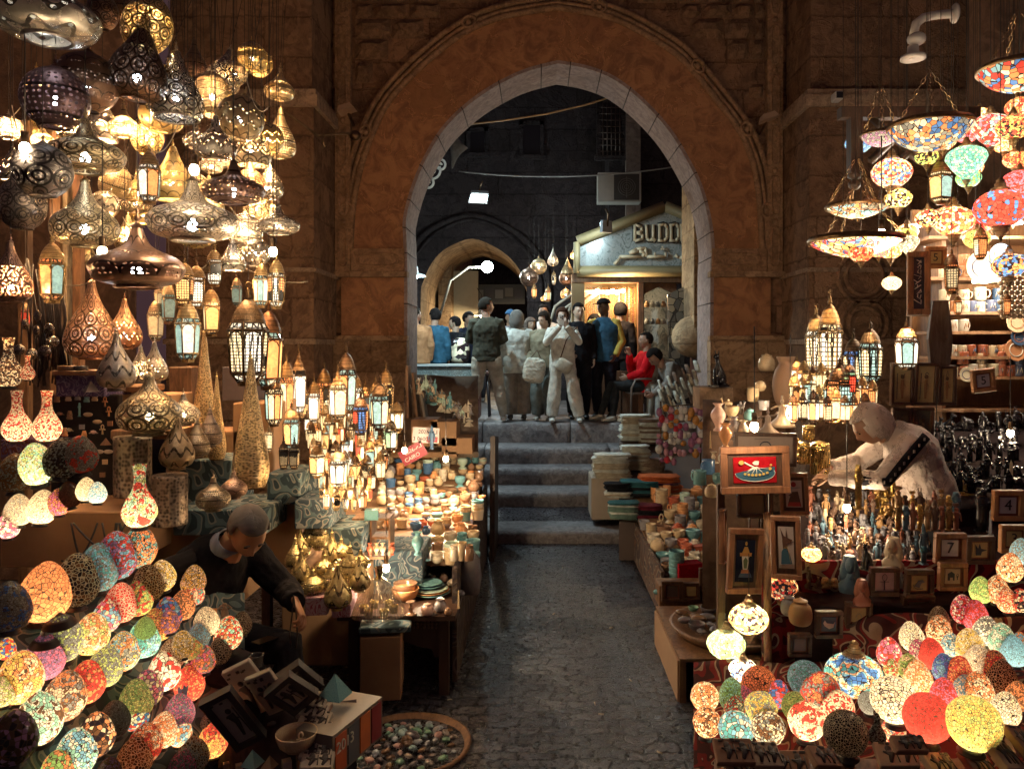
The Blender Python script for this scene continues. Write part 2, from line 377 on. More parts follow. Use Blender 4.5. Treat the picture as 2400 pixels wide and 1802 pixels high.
def slab(x0, x1, y0, y1, z0, z1, r, worn=.012, n=22):
    # a worn step: rounded, uneven nosing
    m = MB(); prof = [(y0+.0, z0), (y0, z0+(z1-z0)*.55), (y0+.006, z1-.03), (y0+.03, z1-.006), (y0+.08, z1), (y1, z1), (y1, z0)]
    rows = []
    for i in range(n+1):
        x = x0+(x1-x0)*i/n; j = r.uniform(-worn, worn)
        rows.append([m.bm.verts.new((x, y+(j if k in (1, 2, 3) else 0), z-(abs(j)*.8 if k in (2, 3, 4) else 0))) for k, (y, z) in enumerate(prof)])
    for i in range(n):
        for k in range(len(prof)-1): f = m.bm.faces.new((rows[i][k], rows[i+1][k], rows[i+1][k+1], rows[i][k+1])); f.smooth = True
    for rr in (rows[0], rows[-1]): m.bm.faces.new(rr)
    return m
rs = random.Random(5)
stepmat = stone((.30, .28, .28), (.16, .14, .15), (.08, .07, .075), sc=2.2, bump=.7, rough=.55)
steps = thing('stone_steps', 'worn grey stone steps climbing through the pointed archway', 'steps', (0, 9.8, .13))
for (y0, y1, z0, z1), cuts in zip(((9.75, 10.28, .13, .32), (10.26, 10.66, .32, .542), (10.64, 11.22, .542, .767), (11.2, 11.75, .767, 1.054)), ((-.75, 1.1), (-.72, 1.0), (-.74, 1.0), (-.8, .48))):
    xs = [-1.9]+list(cuts)+[2.6]
    for a, b in zip(xs, xs[1:]): obj('step_block', slab(a+.006, b-.006, y0, y1, z0-.02, z1, rs), stepmat, steps, (0, -9.8, -.13))
struct('kerb', slab(-2.2, 1.42, 8.43, 8.95, 0, .132, rs, .01), stone((.26, .24, .24), (.14, .12, .13), (.07, .06, .06), sc=2.5, bump=.6, rough=.6))
struct('upper_pavement', grid_sheet(-9, 9, 11.7, 34, 1.055, 30, 40, .004, 6), stone((.2, .19, .2), (.11, .1, .11), (.06, .055, .06), sc=1.2, bump=.5, rough=.5, blocks=(.6, .45)))

# ---- arch curves (metres at the front face)
AP = [(953, 1010), (953, 800), (953, 640), (951, 560), (951, 508), (973, 428), (1007, 354), (1050, 290), (1124, 225), (1218, 173), (1307, 148), (1375, 160), (1442, 187), (1509, 240), (1569, 307), (1612, 377), (1641, 438), (1661, 511), (1669, 578), (1667, 640), (1666, 800), (1666, 1010)]
OP = [(800, 1010), (800, 800), (800, 640), (806, 590), (812, 492), (824, 420), (848, 338), (905, 222), (1041, 92), (1160, 30), (1307, 4), (1440, 30), (1574, 102), (1635, 158), (1690, 225), (1740, 290), (1769, 349), (1790, 430), (1800, 560), (1806, 640), (1806, 800), (1806, 1010)]
def P2(p, D=DF): v = W(p[0], p[1], D); return (v.x, v.z)
def catmull(pts, k=4):
    out = []
    for i in range(len(pts)-1):
        a = pts[max(i-1, 0)]; b = pts[i]; c = pts[i+1]; d = pts[min(i+2, len(pts)-1)]
        if i in (9,): d = c
        if i in (10,): a = b
        for j in range(k):
            u = j/k; out.append(tuple(.5*((2*b[q])+(-a[q]+c[q])*u+(2*a[q]-5*b[q]+4*c[q]-d[q])*u*u+(-a[q]+3*b[q]-3*c[q]+d[q])*u**3) for q in (0, 1)))
    out.append(pts[-1]); return out
AC = catmull([P2(p) for p in AP]); OC = catmull([P2(p) for p in OP])
AC[0] = (AC[0][0], 0); AC[-1] = (AC[-1][0], 0); OC[0] = (OC[0][0], 0); OC[-1] = (OC[-1][0], 0)
arch = thing('stone_archway', 'great pointed stone archway with carved border spanning the steps', 'archway', (0, DF, 0))
XL, XR, ZT = -2.6, 3.15, 8.2
n = len(AC); seg3 = n//3
RC = []
for i in range(n):
    u = i/(n-1)
    if i < seg3: RC.append((XL, ZT*i/seg3))
    elif i <= n-1-seg3: RC.append((XL+(XR-XL)*(i-seg3)/(n-1-2*seg3), ZT))
    else: RC.append((XR, ZT*(n-1-i)/seg3))
RC[0] = (XL, 0); RC[-1] = (XR, 0)
def ring_sheet(A, B, y, k=6):
    m = MB(); g = []
    for i in range(len(A)): g.append([m.bm.verts.new((A[i][0]*(1-j/k)+B[i][0]*j/k, y, A[i][1]*(1-j/k)+B[i][1]*j/k)) for j in range(k+1)])
    for i in range(len(A)-1):
        for j in range(k): m.bm.faces.new((g[i][j], g[i+1][j], g[i+1][j+1], g[i][j+1]))
    return m
obj('wall_face', ring_sheet(AC, RC, .05), stone(blocks=(.62, .34), bump=.9, **WALLC), arch)
obj('plaster_spandrel', ring_sheet(AC, OC, .0, 10), stone((.38, .18, .085), (.25, .115, .06), (.12, .055, .035), sc=.9, bump=.5, plaster=True), arch)
obj('back_face', ring_sheet(AC, RC, DB-DF), stone((.2, .17, .16), (.12, .1, .1), (.06, .05, .05), blocks=(.6, .35)), arch)
# paler soffit blocks, one per voussoir
pale = stone((.33, .25, .235), (.24, .18, .17), (.14, .10, .095), sc=2.0, bump=.45)
m = MB(); r5 = random.Random(9)
for i in range(0, n-1):
    a, b = AC[i], AC[i+1]; y0, y1 = -.012, DB-DF+.012
    cx, cz = .26, 3.4
    def inn(p, t): 
        d = Vector((p[0]-cx, max(p[1]-cz, 0))); 
        if d.length < .01: d = Vector((1 if p[0] > cx else -1, 0))
        d.normalize(); return (p[0]+d.x*t, p[1]+d.y*t)
    ia, ib = inn(a, -.012), inn(b, -.012); oa, ob = inn(a, .03), inn(b, .03)
    m.poly([(ia[0], y0, ia[1]), (ib[0], y0, ib[1]), (ib[0], y1, ib[1]), (ia[0], y1, ia[1])])
    m.poly([(ia[0], y0, ia[1]), (oa[0], y0, oa[1]), (ob[0], y0, ob[1]), (ib[0], y0, ib[1])])
    m.poly([(ia[0], y1, ia[1]), (oa[0], y1, oa[1]), (ob[0], y1, ob[1]), (ib[0], y1, ib[1])])
obj('soffit', m, pale, arch)
for i in range(6, n-6, 4):
    a = AC[i]; ia, oa = inn(a, -.014), inn(a, .032); obj('voussoir_joint', MB().tube([(oa[0], y0-.002, oa[1]), (ia[0], y0-.002, ia[1]), (ia[0], y1, ia[1])], .0065, 4), plain((.07, .05, .045), .95), arch)
# carved border: double roll moulding with knots
carv = stone((.36, .21, .12), (.22, .125, .07), (.11, .065, .04), sc=3, bump=.5)
top = [p for p in OC if p[1] > 3.2]
for off, rr in ((0.0, .035), (.075, .028), (.14, .04)):
    pts = []
    for p in top:
        d = Vector((p[0]-.26, p[1]-3.6)); d.normalize(); pts.append((p[0]-d.x*off+d.x*.06, -.01, p[1]-d.y*off+d.y*.06))
    obj('border_roll', MB().tube(pts, rr, 8), carv, arch)
m = MB()
tot = len(top)
for i in range(6, tot-4, 9):
    p = top[i]; q = top[i+1]; a = math.atan2(q[1]-p[1], q[0]-p[0])
    for ring in (.085,):
        pts = [(p[0]+math.cos(a)*ring*math.cos(u)-math.sin(a)*ring*.8*math.sin(u), -.045, p[1]+math.sin(a)*ring*math.cos(u)+math.cos(a)*ring*.8*math.sin(u)) for u in [2*math.pi*k/14 for k in range(15)]]
        m.tube(pts, .02, 6, False)
    m.ball((p[0], -.03, p[1]), (.04, .03, .04), 10, 6)
    obj('border_knot', m, carv, arch); m = MB()
def carved_strip(x0, x1, z0, z1, name, horiz=False):
    m = MB(); w = x1-x0 if not horiz else z1-z0
    m.box(((x0+x1)/2, .0, (z0+z1)/2), (x1-x0, .1, z1-z0))
    L = (z1-z0) if not horiz else (x1-x0); k = max(1, round(L/.62)); st = L/k
    for i in range(k):
        c = (i+.5)*st; hl = st*.38; hw = w*.26
        pts = []
        for u in range(25):
            a = 2*math.pi*u/24; x = hw*math.copysign(abs(math.cos(a))**.6, math.cos(a)); z = hl*math.copysign(abs(math.sin(a))**.5, math.sin(a))
            pts.append(((x0+x1)/2+x, -.055, z0+c+z) if not horiz else (x0+c+z, -.055, (z0+z1)/2+x))
        m.tube(pts, .016, 6, False)
        e = (i)*st
        if i: m.ball((((x0+x1)/2), -.05, z0+e) if not horiz else (x0+e, -.05, (z0+z1)/2), (w*.2, .03, w*.2), 10, 6)
    obj(name, m, carv, arch)
carved_strip(-2.52, -2.33, 3.1, 8.1, 'carved_strip'); carved_strip(2.86, 3.05, 3.1, 8.1, 'carved_strip')
zi = W(0, 640, DF).z
carved_strip(-2.32, -1.66, zi+.02, zi+.30, 'carved_impost', True); carved_strip(2.17, 2.85, zi+.02, zi+.30, 'carved_impost', True)
for a, b in ((-2.53, -1.62), (2.14, 3.07)):
    for nm_, z_, h_, d_ in (('impost_ledge', zi-.02, .07, .16), ('base_ledge', 2.27, .06, .12), ('pier_base', 1.12, 2.24, .2)): obj(nm_, MB().box(((a+b)/2, .0, z_), (b-a, d_, h_)), stone((.42, .27, .16), (.26, .15, .09), (.13, .08, .05), sc=2, bump=.6, blocks=(.7, .38)), arch)
# rough protruding ashlar around the arch head
m = MB(); mL, mR = m, MB(); rr = random.Random(21)
def inside_outer(x, z):
    best = min(range(n), key=lambda i: (OC[i][0]-x)**2+(OC[i][1]-z)**2); p = OC[best]
    return math.hypot(x-.26, z-3.6) < math.hypot(p[0]-.26, p[1]-3.6)+.17
z = 3.9
while z < 7.6:
    h = rr.choice((.19, .22, .26, .3)); x = -2.3
    while x < 2.84:
        w = min(rr.uniform(.22, .55), 2.84-x)
        if w > .1 and not any(inside_outer(x+dx, z+dz) for dx in (0, w/2, w) for dz in (0, h)):
            m = mL if x < .26 else mR; pr = rr.uniform(.02, .06); nx_, nz_ = 4, 3; g = []
            for j in range(nz_+1):
                g.append([m.bm.verts.new((x+.008+(w-.016)*i/nx_, (.045 if i in (0, nx_) or j in (0, nz_) else -pr*rr.uniform(.5, 1.1)), z+.008+(h-.016)*j/nz_)) for i in range(nx_+1)])
            for j in range(nz_):
                for i in range(nx_): m.bm.faces.new((g[j][i], g[j][i+1], g[j+1][i+1], g[j+1][i]))
        x += w
    z += h
for m in (mL, mR): obj('ashlar_masonry', m, stone((.3, .17, .1), (.17, .1, .06), (.08, .045, .03), sc=2.2, bump=1.0), arch)

# buttresses either side
bmat = stone((.34, .2, .12), (.21, .12, .075), (.1, .055, .04), sc=1.3, bump=.9, blocks=(.85, .46))
def buttress(x0, x1, name, label, cx):
    y0, y1 = 8.68, DF+.05
    t_ = thing(name, label, 'buttress', ((x0+x1)/2, y0, 0)); c = (-(x0+x1)/2, -y0, 0)
    up0, up1 = (x0, x1-.05) if cx < 0 else (x0+.05, x1)
    obj('lower_block', MB().box(((x0+x1)/2, (y0+y1)/2, 2.5), (x1-x0, y1-y0, 5.0)), bmat, t_, c)
    obj('upper_block', MB().box(((up0+up1)/2, (y0+y1)/2+.05, 6.7), (up1-up0, y1-y0-.08, 3.3)), bmat, t_, c)
    m = MB(); s = .05
    m.box(((x0+x1)/2, (y0+y1)/2, 4.93), (x1-x0+2*s, y1-y0+2*s, .13)); m.box(((x0+x1)/2, (y0+y1)/2, 5.03), (x1-x0+s, y1-y0+s, .07)); cm_ = stone((.44, .3, .2), (.28, .18, .12), (.14, .09, .06), sc=3, bump=.6); obj('cornice', m, cm_, t_, c); m = MB(); m.box(((x0+x1)/2, (y0+y1)/2, 3.03), (x1-x0+.06, y1-y0+.06, .05)); obj('string_course', m, cm_, t_, c); m = MB(); m.box(((x0+x1)/2, (y0+y1)/2, 2.22), (x1-x0+.05, y1-y0+.05, .06))
    obj('string_course', m, cm_, t_, c)
    m = MB()
    # worn keyhole relief carved on the face
    X = x1-.62 if cx < 0 else x0+.62
    for zc, rr_ in ((2.95, .3), (2.42, .26)):
        for q in range(2):
            R0 = rr_*(1-.3*q); pts = [(X+R0*math.cos(u), y0-.012, zc+R0*math.sin(u)) for u in [math.pi*2*k/20 for k in range(21)]]; m.tube(pts, .03, 6, False)
    obj('relief', m, bmat, t_, c)
buttress(-4.2, -2.53, 'stone_buttress', 'left stone buttress with cornice behind the hanging brass lamps', -1)
buttress(3.07, 5.7, 'stone_buttress', 'right stone buttress with cornice beside the mosaic lamps', 1)
# dark timber for beams and brackets
beam = wood((.07, .035, .02), (.02, .01, .006))
# ================= lamp, lantern and egg builders =================
ZC = 4.75
PROF = {
 'onion': [(.36, -.62), (.42, -.60), (.78, -.5), (.97, -.25), (1, 0), (.95, .2), (.78, .4), (.55, .58), (.35, .8), (.22, 1.05), (.15, 1.3), (.10, 1.5)],
 'disc': [(.45, -.42), (.5, -.4), (.85, -.3), (1, -.05), (.97, .1), (.8, .26), (.5, .38), (.28, .52), (.16, .75), (.1, .95)],
 'tear': [(.42, -.85), (.46, -.82), (.78, -.7), (.97, -.4), (1, -.1), (.93, .25), (.75, .65), (.52, 1.05), (.32, 1.45), (.19, 1.85), (.12, 2.2)],
 'globe': [(.42, -.88), (.5, -.85), (.8, -.6), (.97, -.25), (1, 0), (.95, .3), (.8, .6), (.55, .83), (.28, .95), (.12, 1.05)],
 'egg': [(.42, -1.1), (.48, -1.05), (.72, -.85), (.93, -.45), (1, 0), (.93, .4), (.74, .8), (.48, 1.1), (.22, 1.28), (.1, 1.35)],
 'bell': [(.8, -.75), (.86, -.7), (1, -.4), (.98, -.05), (.82, .35), (.58, .8), (.38, 1.2), (.24, 1.55), (.14, 1.8)],
 'cone': [(.72, 0), (.8, .05), (.95, .5), (1, .95), (.97, 1.4), (.86, 2.1), (.66, 3.3), (.45, 4.6), (.28, 5.8), (.16, 6.8), (.1, 7.2)],
 'squat': [(.45, -.6), (.5, -.58), (.85, -.45), (1, -.1), (.92, .22), (.65, .5), (.35, .72), (.2, .95), (.14, 1.25)],
}
def smooth_prof(p, k=3):
    out = []
    for i in range(len(p)-1):
        a = p[max(i-1, 0)]; b = p[i]; c = p[i+1]; d = p[min(i+2, len(p)-1)]
        for j in range(k):
            u = j/k; out.append(tuple(.5*((2*b[q])+(-a[q]+c[q])*u+(2*a[q]-5*b[q]+4*c[q]-d[q])*u*u+(-a[q]+3*b[q]-3*c[q]+d[q])*u**3) for q in (0, 1)))
    out.append(p[-1]); return out
FIN = [(.001, .42), (.02, .4), (.035, .34), (.015, .3), (.05, .24), (.075, .17), (.03, .12), (.09, .06), (.14, .03), (.16, 0)][::-1]
DK = metal((.16, .1, .06), .4)
M_CORD = plain((.03, .02, .015), .7); M_WHITECORD = plain((.45, .38, .28), .6)
WARM = glow((1, .86, .6), 26.0); COOL = glow((.85, .93, 1), 34.0)
def cordmesh(): return MB().tube([(0, 0, 0), (0, 0, 1)], .0021, 5, False).mesh('cord')
def hang(parent, ztop_local, zworld, sc, mat=None):
    L = ZC-zworld
    if L > .05: obj('cord', mc('cord', cordmesh), mat or M_CORD, parent, (0, 0, ztop_local), scale=(1/sc, 1/sc, L/sc))
def brass_lamp(px, py, w, D, shape='onion', kind='arab', c=(.62, .47, .27), rep=4.0, label=None, bulb=1, tilt=0.0, stand=False, rough=.32, e=None, rl=None, cat='lamp', group='pierced brass lamps hanging over the left stall', dark=.68):
    R_ = w/2*D/F; p = W(px, py, D)
    auto = label is None
    t = thing('standing_lamp' if stand else 'pendant_lamp', label or '', cat, p, (tilt*.6, tilt, rnd.uniform(0, 6.28)), R_, group, auto)
    pr = PROF[shape]
    obj('shade', mc('sh'+shape, lambda: MB().lathe(smooth_prof(pr), 32).mesh('shade')), brass(kind, rep, c, rough, dark), t)
    zt, zb, rb = pr[-1][1], pr[0][1], pr[0][0]
    rim = [(rb-.03, zb), (rb, zb-.05), (rb+.05, zb-.03), (rb+.04, zb+.03)]
    obj('rim', mc('rim'+shape, lambda: MB().lathe(rim, 28).mesh('rim')), metal(hsv(c, .8), .3), t)
    obj('finial', mc('finial', lambda: MB().lathe(FIN, 12).mesh('finial')), metal(c, .28), t, (0, 0, zt-.02), scale=1.0)
    if not stand:
        obj('hook', mc('hook', lambda: MB().tube([(.05*math.cos(a), 0, .05*math.sin(a)+.05) for a in [k*.6 for k in range(11)]], .012, 5, False).mesh('hook')), DK, t, (0, 0, zt+.38))
        hang(t, zt+.42, p.z+(zt+.42)*R_, R_)
    else:
        obj('foot', mc('foot'+shape, lambda: MB().lathe([(rb+.02, zb-.14), (rb+.07, zb-.12), (rb+.02, zb-.08), (rb-.04, zb)], 24).mesh('foot')), metal(hsv(c, .7), .35), t)
    if bulb:
        if not stand or bulb > 1: obj('bulb', mc('bulb', lambda: MB().ball((0, 0, 0), (.13, .13, .16), 12, 8).mesh('bulb')), COOL if bulb == 1 else WARM, t, (0, 0, -.08 if shape != 'cone' else 1.2))
        lamp_light(t, (0, 0, -.1 if shape != 'cone' else 1.2), (e if e is not None else 9.0), (1, .57, .25), .02)
    if auto:
        nm = {'onion': 'onion shaped', 'disc': 'wide flattened', 'tear': 'teardrop', 'globe': 'round', 'egg': 'egg shaped', 'bell': 'bell shaped', 'cone': 'tall conical', 'squat': 'squat'}[shape]
        col = 'dark bronze' if max(c) < .3 else ('copper' if c[0] > 1.6*c[1] else ('silvery' if c[2] > .4 else ('golden' if c[0] > .72 else 'brass')))
        pt = {'arab': 'arabesque', 'scales': 'fish scale', 'dots': 'dotted', 'fine': 'finely pierced'}[kind]
        L = f"{col} {nm} lamp with {pt} piercing"; t['label'] = L; AUTO[-1] = (t, L, p)
    return t
# ---- framed glass lantern: n sides, unit height 1 body, frame + panes + dome
def lantern_meshes(n, taper, domed, rw):
    # rw: radius / body height
    def ringp(r, z): return [(r*math.cos(2*math.pi*(k+.5)/n), r*math.sin(2*math.pi*(k+.5)/n), z) for k in range(n)]
    b0, b1 = ringp(rw*taper, 0), ringp(rw, 1); s0, s1 = ringp(rw*.8, 1.18), ringp(rw*.62*taper, -.2)
    fr = MB(); t = rw*.07
    for k in range(n):
        j = (k+1) % n
        fr.tube([b0[k], b1[k]], t, 4); fr.tube([b0[k], b0[j]], t, 4); fr.tube([b1[k], b1[j]], t*1.2, 4); fr.tube([b1[k], s0[k]], t, 4); fr.tube([b0[k], s1[k]], t, 4); fr.tube([s1[k], s1[j]], t, 4)
        # pointed arch fretwork at the head of each pane
        a = Vector(b1[k]); b = Vector(b1[j]); c_ = Vector(b0[k]); m_ = (a+b)/2; dz = Vector((0, 0, -.22)); o = m_.normalized()*.0
        fr.tube([a+dz, a.lerp(m_, .35)+dz*.35, m_+Vector((0, 0, -.02)), b.lerp(m_, .35)+dz*.35, b+dz], t*.7, 4)
    pn = MB(); sk = MB(); s2 = MB()
    for k in range(n):
        j = (k+1) % n; q = .985
        pn.poly([[v*q if i < 2 else v for i, v in enumerate(p)] for p in (b0[k], b0[j], b1[j], b1[k])])
        sk.poly([[v*q if i < 2 else v for i, v in enumerate(p)] for p in (b1[k], b1[j], s0[j], s0[k])]); s2.poly([[v*q if i < 2 else v for i, v in enumerate(p)] for p in (s1[k], s1[j], b0[j], b0[k])])
    dm = MB()
    if domed: dm.lathe(smooth_prof([(rw*.86, 1.17), (rw*.84, 1.22), (rw*.7, 1.42), (rw*.45, 1.6), (rw*.22, 1.7), (rw*.12, 1.74)], 2), max(n*2, 12))
    else: dm.lathe([(rw*.86, 1.17), (rw*.6, 1.28), (rw*.55, 1.38), (rw*.28, 1.5), (rw*.24, 1.62), (rw*.1, 1.74)], n, smooth=False)
    tp = MB(); tp.lathe([(rw*.12, 1.72), (rw*.2, 1.78), (rw*.1, 1.84), (rw*.16, 1.9), (rw*.04, 1.98)], 10)
    tp.tube([(rw*.16*math.cos(a), 0, 2.06+rw*.16*math.sin(a)) for a in [k*.7 for k in range(10)]], rw*.03, 4, False)
    bs = MB(); bs.lathe([(rw*.001, -.32), (rw*.55, -.3), (rw*.66*taper, -.22), (rw*.64*taper, -.19)], n, smooth=False)
    return fr.mesh('frame'), pn.mesh('glass'), (sk.mesh('upper_skirt'), s2.mesh('lower_skirt')), dm.mesh('dome'), tp.mesh('finial'), bs.mesh('base')
GL = {'cream': (1, .72, .36), 'orange': (1, .32, .09), 'teal': (.3, .44, .36), 'green': (.42, .6, .3), 'red': (.9, .07, .03), 'blue': (.1, .2, .42), 'white': (1, .88, .66), 'amber': (1, .5, .16)}
def lantern(px, pyb, hpx, D, n=6, cols=('cream',), pat=0, metalc=(.3, .18, .08), domed=True, taper=.85, rw=.38, label=None, hangs=False, bright=1.6, e=0.0, group='lit glass lanterns on the left tiers', rz=None, name='lantern', simple=False, pyr=None):
    # hpx: total pixel height from base to finial (2.38 units)
    h = hpx*D/F/2.36; p = W(px, pyb, D)+Vector((0, 0, .31*h)); auto = label is None
    t = thing(name, label or '', 'lantern', p, rnd.uniform(0, 6) if rz is None else rz, h, group, auto)
    fr, pn, sk, dm, tp, bs = mc(('lan', n, taper, domed, rw), lambda: lantern_meshes(n, taper, domed, rw))
    fm = metal(metalc, .4); obj('frame', fr, fm, t)
    ms = [pane(GL[c], bright*.85, pat) for c in cols]
    key = ('lanp', n, taper, rw, tuple(cols), pat, bright)
    if key not in MESH:
        m2 = pn.copy(); m2.materials.clear()
        for q in ms: m2.materials.append(q)
        for i, f in enumerate(m2.polygons): f.material_index = i % len(ms)
        MESH[key] = m2
    o = bpy.data.objects.new('glass_panes', MESH[key]); C.objects.link(o); o.parent = t
    obj('dome', dm, brass('fine', 5.0, hsv(metalc, 1.5), .4), t)
    if not simple:
        [obj(q.name.split('.')[0], q, pane(GL[cols[0]], bright*.45, 9.0), t) for q in sk]; obj('finial', tp, fm, t)
    obj('base', bs, fm, t)
    if hangs: hang(t, 2.15, p.z+2.15*h, h)
    if e: lamp_light(t, (0, 0, .5), e, (1, .65, .32), .03)
    if auto:
        cn = list(dict.fromkeys(cols)); cs = cn[0] if len(cn) == 1 else cn[0]+' and '+cn[1]
        hh = 'tall' if rw < .3 else ('squat' if rw > .45 else 'small')
        L = f"{hh} {'domed' if domed else 'peaked'} lantern with {'latticed ' if pat else ''}{cs} glass"; t['label'] = L; AUTO[-1] = (t, L, p)
    return t
# ---- mosaic egg lamps on dark feet
EGGP = [(.30, -.98), (.6, -.9), (.86, -.6), (.99, -.22), (1, .0), (.93, .34), (.78, .7), (.57, 1.02), (.33, 1.26), (.12, 1.37), (.004, 1.39)]
BALP = [(.3, -.95), (.55, -.84), (.82, -.57), (.98, -.18), (1, .05), (.96, .3), (.82, .58), (.58, .82), (.3, .95), (.1, .99), (.004, 1.0)]
def egg_lamp(px, py, w, D, mat, desc, shape='egg', tilt=None, e=1.1, lit=True, group='mosaic egg lamps heaped on the left stall', label=None, rz=None):
    R_ = w/2*D/F; p = W(px, py, D); tl = rnd.uniform(-.16, .16) if tilt is None else tilt
    t = thing('egg_lamp' if shape == 'egg' else 'globe_lamp', label or desc, 'lamp', p, (tl*.7, tl, rnd.uniform(0, 6.28) if rz is None else rz), R_, group, label is None)
    obj('glass_shade', mc('egg'+shape, lambda: MB().lathe(smooth_prof(EGGP if shape == 'egg' else BALP, 2), 28).mesh('shade')), mat, t)
    obj('foot', mc('eggfoot', lambda: MB().lathe([(.001, -1.2), (.5, -1.2), (.52, -1.14), (.42, -1.1), (.46, -1.04), (.4, -.98), (.36, -.92)], 20).mesh('foot')), plain((.03, .022, .02), .45), t)
    if lit: lamp_light(t, (0, 0, -.5), e*R_*R_*80, (1, .84, .6), .02)
    return t
# ---- Turkish mosaic hanging lamps
TG = [(.28, -.72), (.5, -.66), (.82, -.4), (1, 0), (.84, .38), (.55, .6), (.3, .7)]
TT = [(.16, -1.05), (.3, -.9), (.62, -.55), (.92, -.1), (1, .15), (.88, .42), (.6, .6), (.3, .7)]
TB = [(.04, -.62), (.3, -.56), (.66, -.38), (.9, -.16), (1, .02)]
TW = [(.04, -.34), (.35, -.3), (.72, -.17), (.93, -.05), (1, .02)]
CAPP = [(.34, .62), (.4, .66), (.34, .78), (.2, .86), (.22, .95), (.14, 1.04), (.16, 1.1), (.06, 1.2)]
DROP = [(.3, -.68), (.36, -.72), (.26, -.82), (.3, -.88), (.18, -1.0), (.2, -1.06), (.06, -1.2), (.08, -1.27), (.004, -1.36)]
def chain_mesh(k):
    m = MB()
    for i in range(k):
        pts = [((.009*math.cos(a), 0, .018*math.sin(a)+i*.03) if i % 2 else (0, .009*math.cos(a), .018*math.sin(a)+i*.03)) for a in [j*math.pi/4 for j in range(9)]]
        m.tube(pts, .0022, 4, False)
    return m.mesh('chain')
def mosaic_hanging(px, py, w, D, mat, desc, shape='globe', e=3.0, label=None, group='mosaic lamps hanging over the right stall', cap=True, bulb=True, hangs=True):
    R_ = w/2*D/F; p = W(px, py, D); t = thing('mosaic_lamp', label or desc, 'lamp', p, rnd.uniform(0, 6.28), R_, group, label is None)
    pr = {'globe': TG, 'tear': TT, 'bowl': TB, 'wide': TW}[shape]
    obj('glass_shade', mc('mh'+shape, lambda: MB().lathe(smooth_prof(pr, 3), 32).mesh('shade')), mat, t)
    bm_ = metal((.32, .2, .1), .35)
    if shape in ('globe', 'tear'):
        obj('cap', mc('mhcap', lambda: MB().lathe(CAPP, 20).mesh('cap')), brass('fine', 4.0, (.4, .26, .13), .35), t)
        dz = 0 if shape == 'globe' else -.3; s = 1 if shape == 'globe' else .6
        obj('drop', mc('mhdrop', lambda: MB().lathe(DROP, 16).mesh('drop')), brass('fine', 4.0, (.4, .26, .13), .35), t, (0, 0, -.7*(1-s)-(.35 if s < 1 else 0)), scale=s)
        if hangs == 2: obj('cord', mc('cord', cordmesh), M_CORD, t, (0, 0, 1.18), scale=(1/R_, 1/R_, .22/R_))
        elif hangs: hang(t, 1.18, p.z+1.18*R_, R_)
    else:
        obj('brass_rim', mc('mhrim'+shape, lambda: MB().lathe([(.97, .0), (1.04, -.02), (1.05, .06), (1.02, .12), (.97, .12)], 36).mesh('rim')), bm_, t)
        obj('knob', mc('mhknob', lambda: MB().ball((0, 0, 0), (.06, .06, .09), 10, 6).mesh('knob')), bm_, t, (0, 0, pr[0][1]-.05))
        L = min(.6, max(.3, R_*1.2))
        k = int(math.hypot(R_, L)/.03)
        for a in (0, 2.09, 4.19):
            v = Vector((-math.cos(a)*R_, -math.sin(a)*R_, L)); q = Vector((0, 0, 1)).rotation_difference(v.normalized()).to_euler()
            obj('chain', mc(('ch', k), lambda: chain_mesh(k)), bm_, t, (math.cos(a), math.sin(a), .1), q, 1/R_)
        if hangs: hang(t, L/R_+.1, p.z+L, R_)
    if bulb: obj('bulb', mc('bulb', lambda: MB().ball((0, 0, 0), (.13, .13, .16), 12, 8).mesh('bulb')), WARM, t, (0, 0, .0 if shape != 'wide' else .1), scale=.7)
    lamp_light(t, (0, 0, .05), e*R_*R_*70, (1, .8, .52), .02); return t
CLR = {'cream': (1, .8, .5), 'white': (1, .9, .66), 'orange': (.95, .33, .12), 'red': (.72, .07, .05), 'pink': (.8, .2, .3), 'teal': (.13, .42, .4), 'green': (.3, .5, .15), 'lime': (.62, .68, .22), 'blue': (.08, .2, .5), 'sky': (.25, .5, .6), 'yellow': (.9, .6, .15), 'mauve': (.32, .16, .28), 'brown': (.2, .09, .04), 'grey': (.28, .28, .24), 'black': (.03, .02, .025), 'mint': (.4, .72, .5), 'purple': (.22, .2, .55), 'dkbrown': (.09, .045, .03)}
def MM(names, sc=26.0, gw=.04, emit=.35, big=0.0, grout=(.06, .04, .03), rnds=.9): return mosaic(tuple(CLR[n] for n in names), sc, grout, gw, emit, big, rnds)
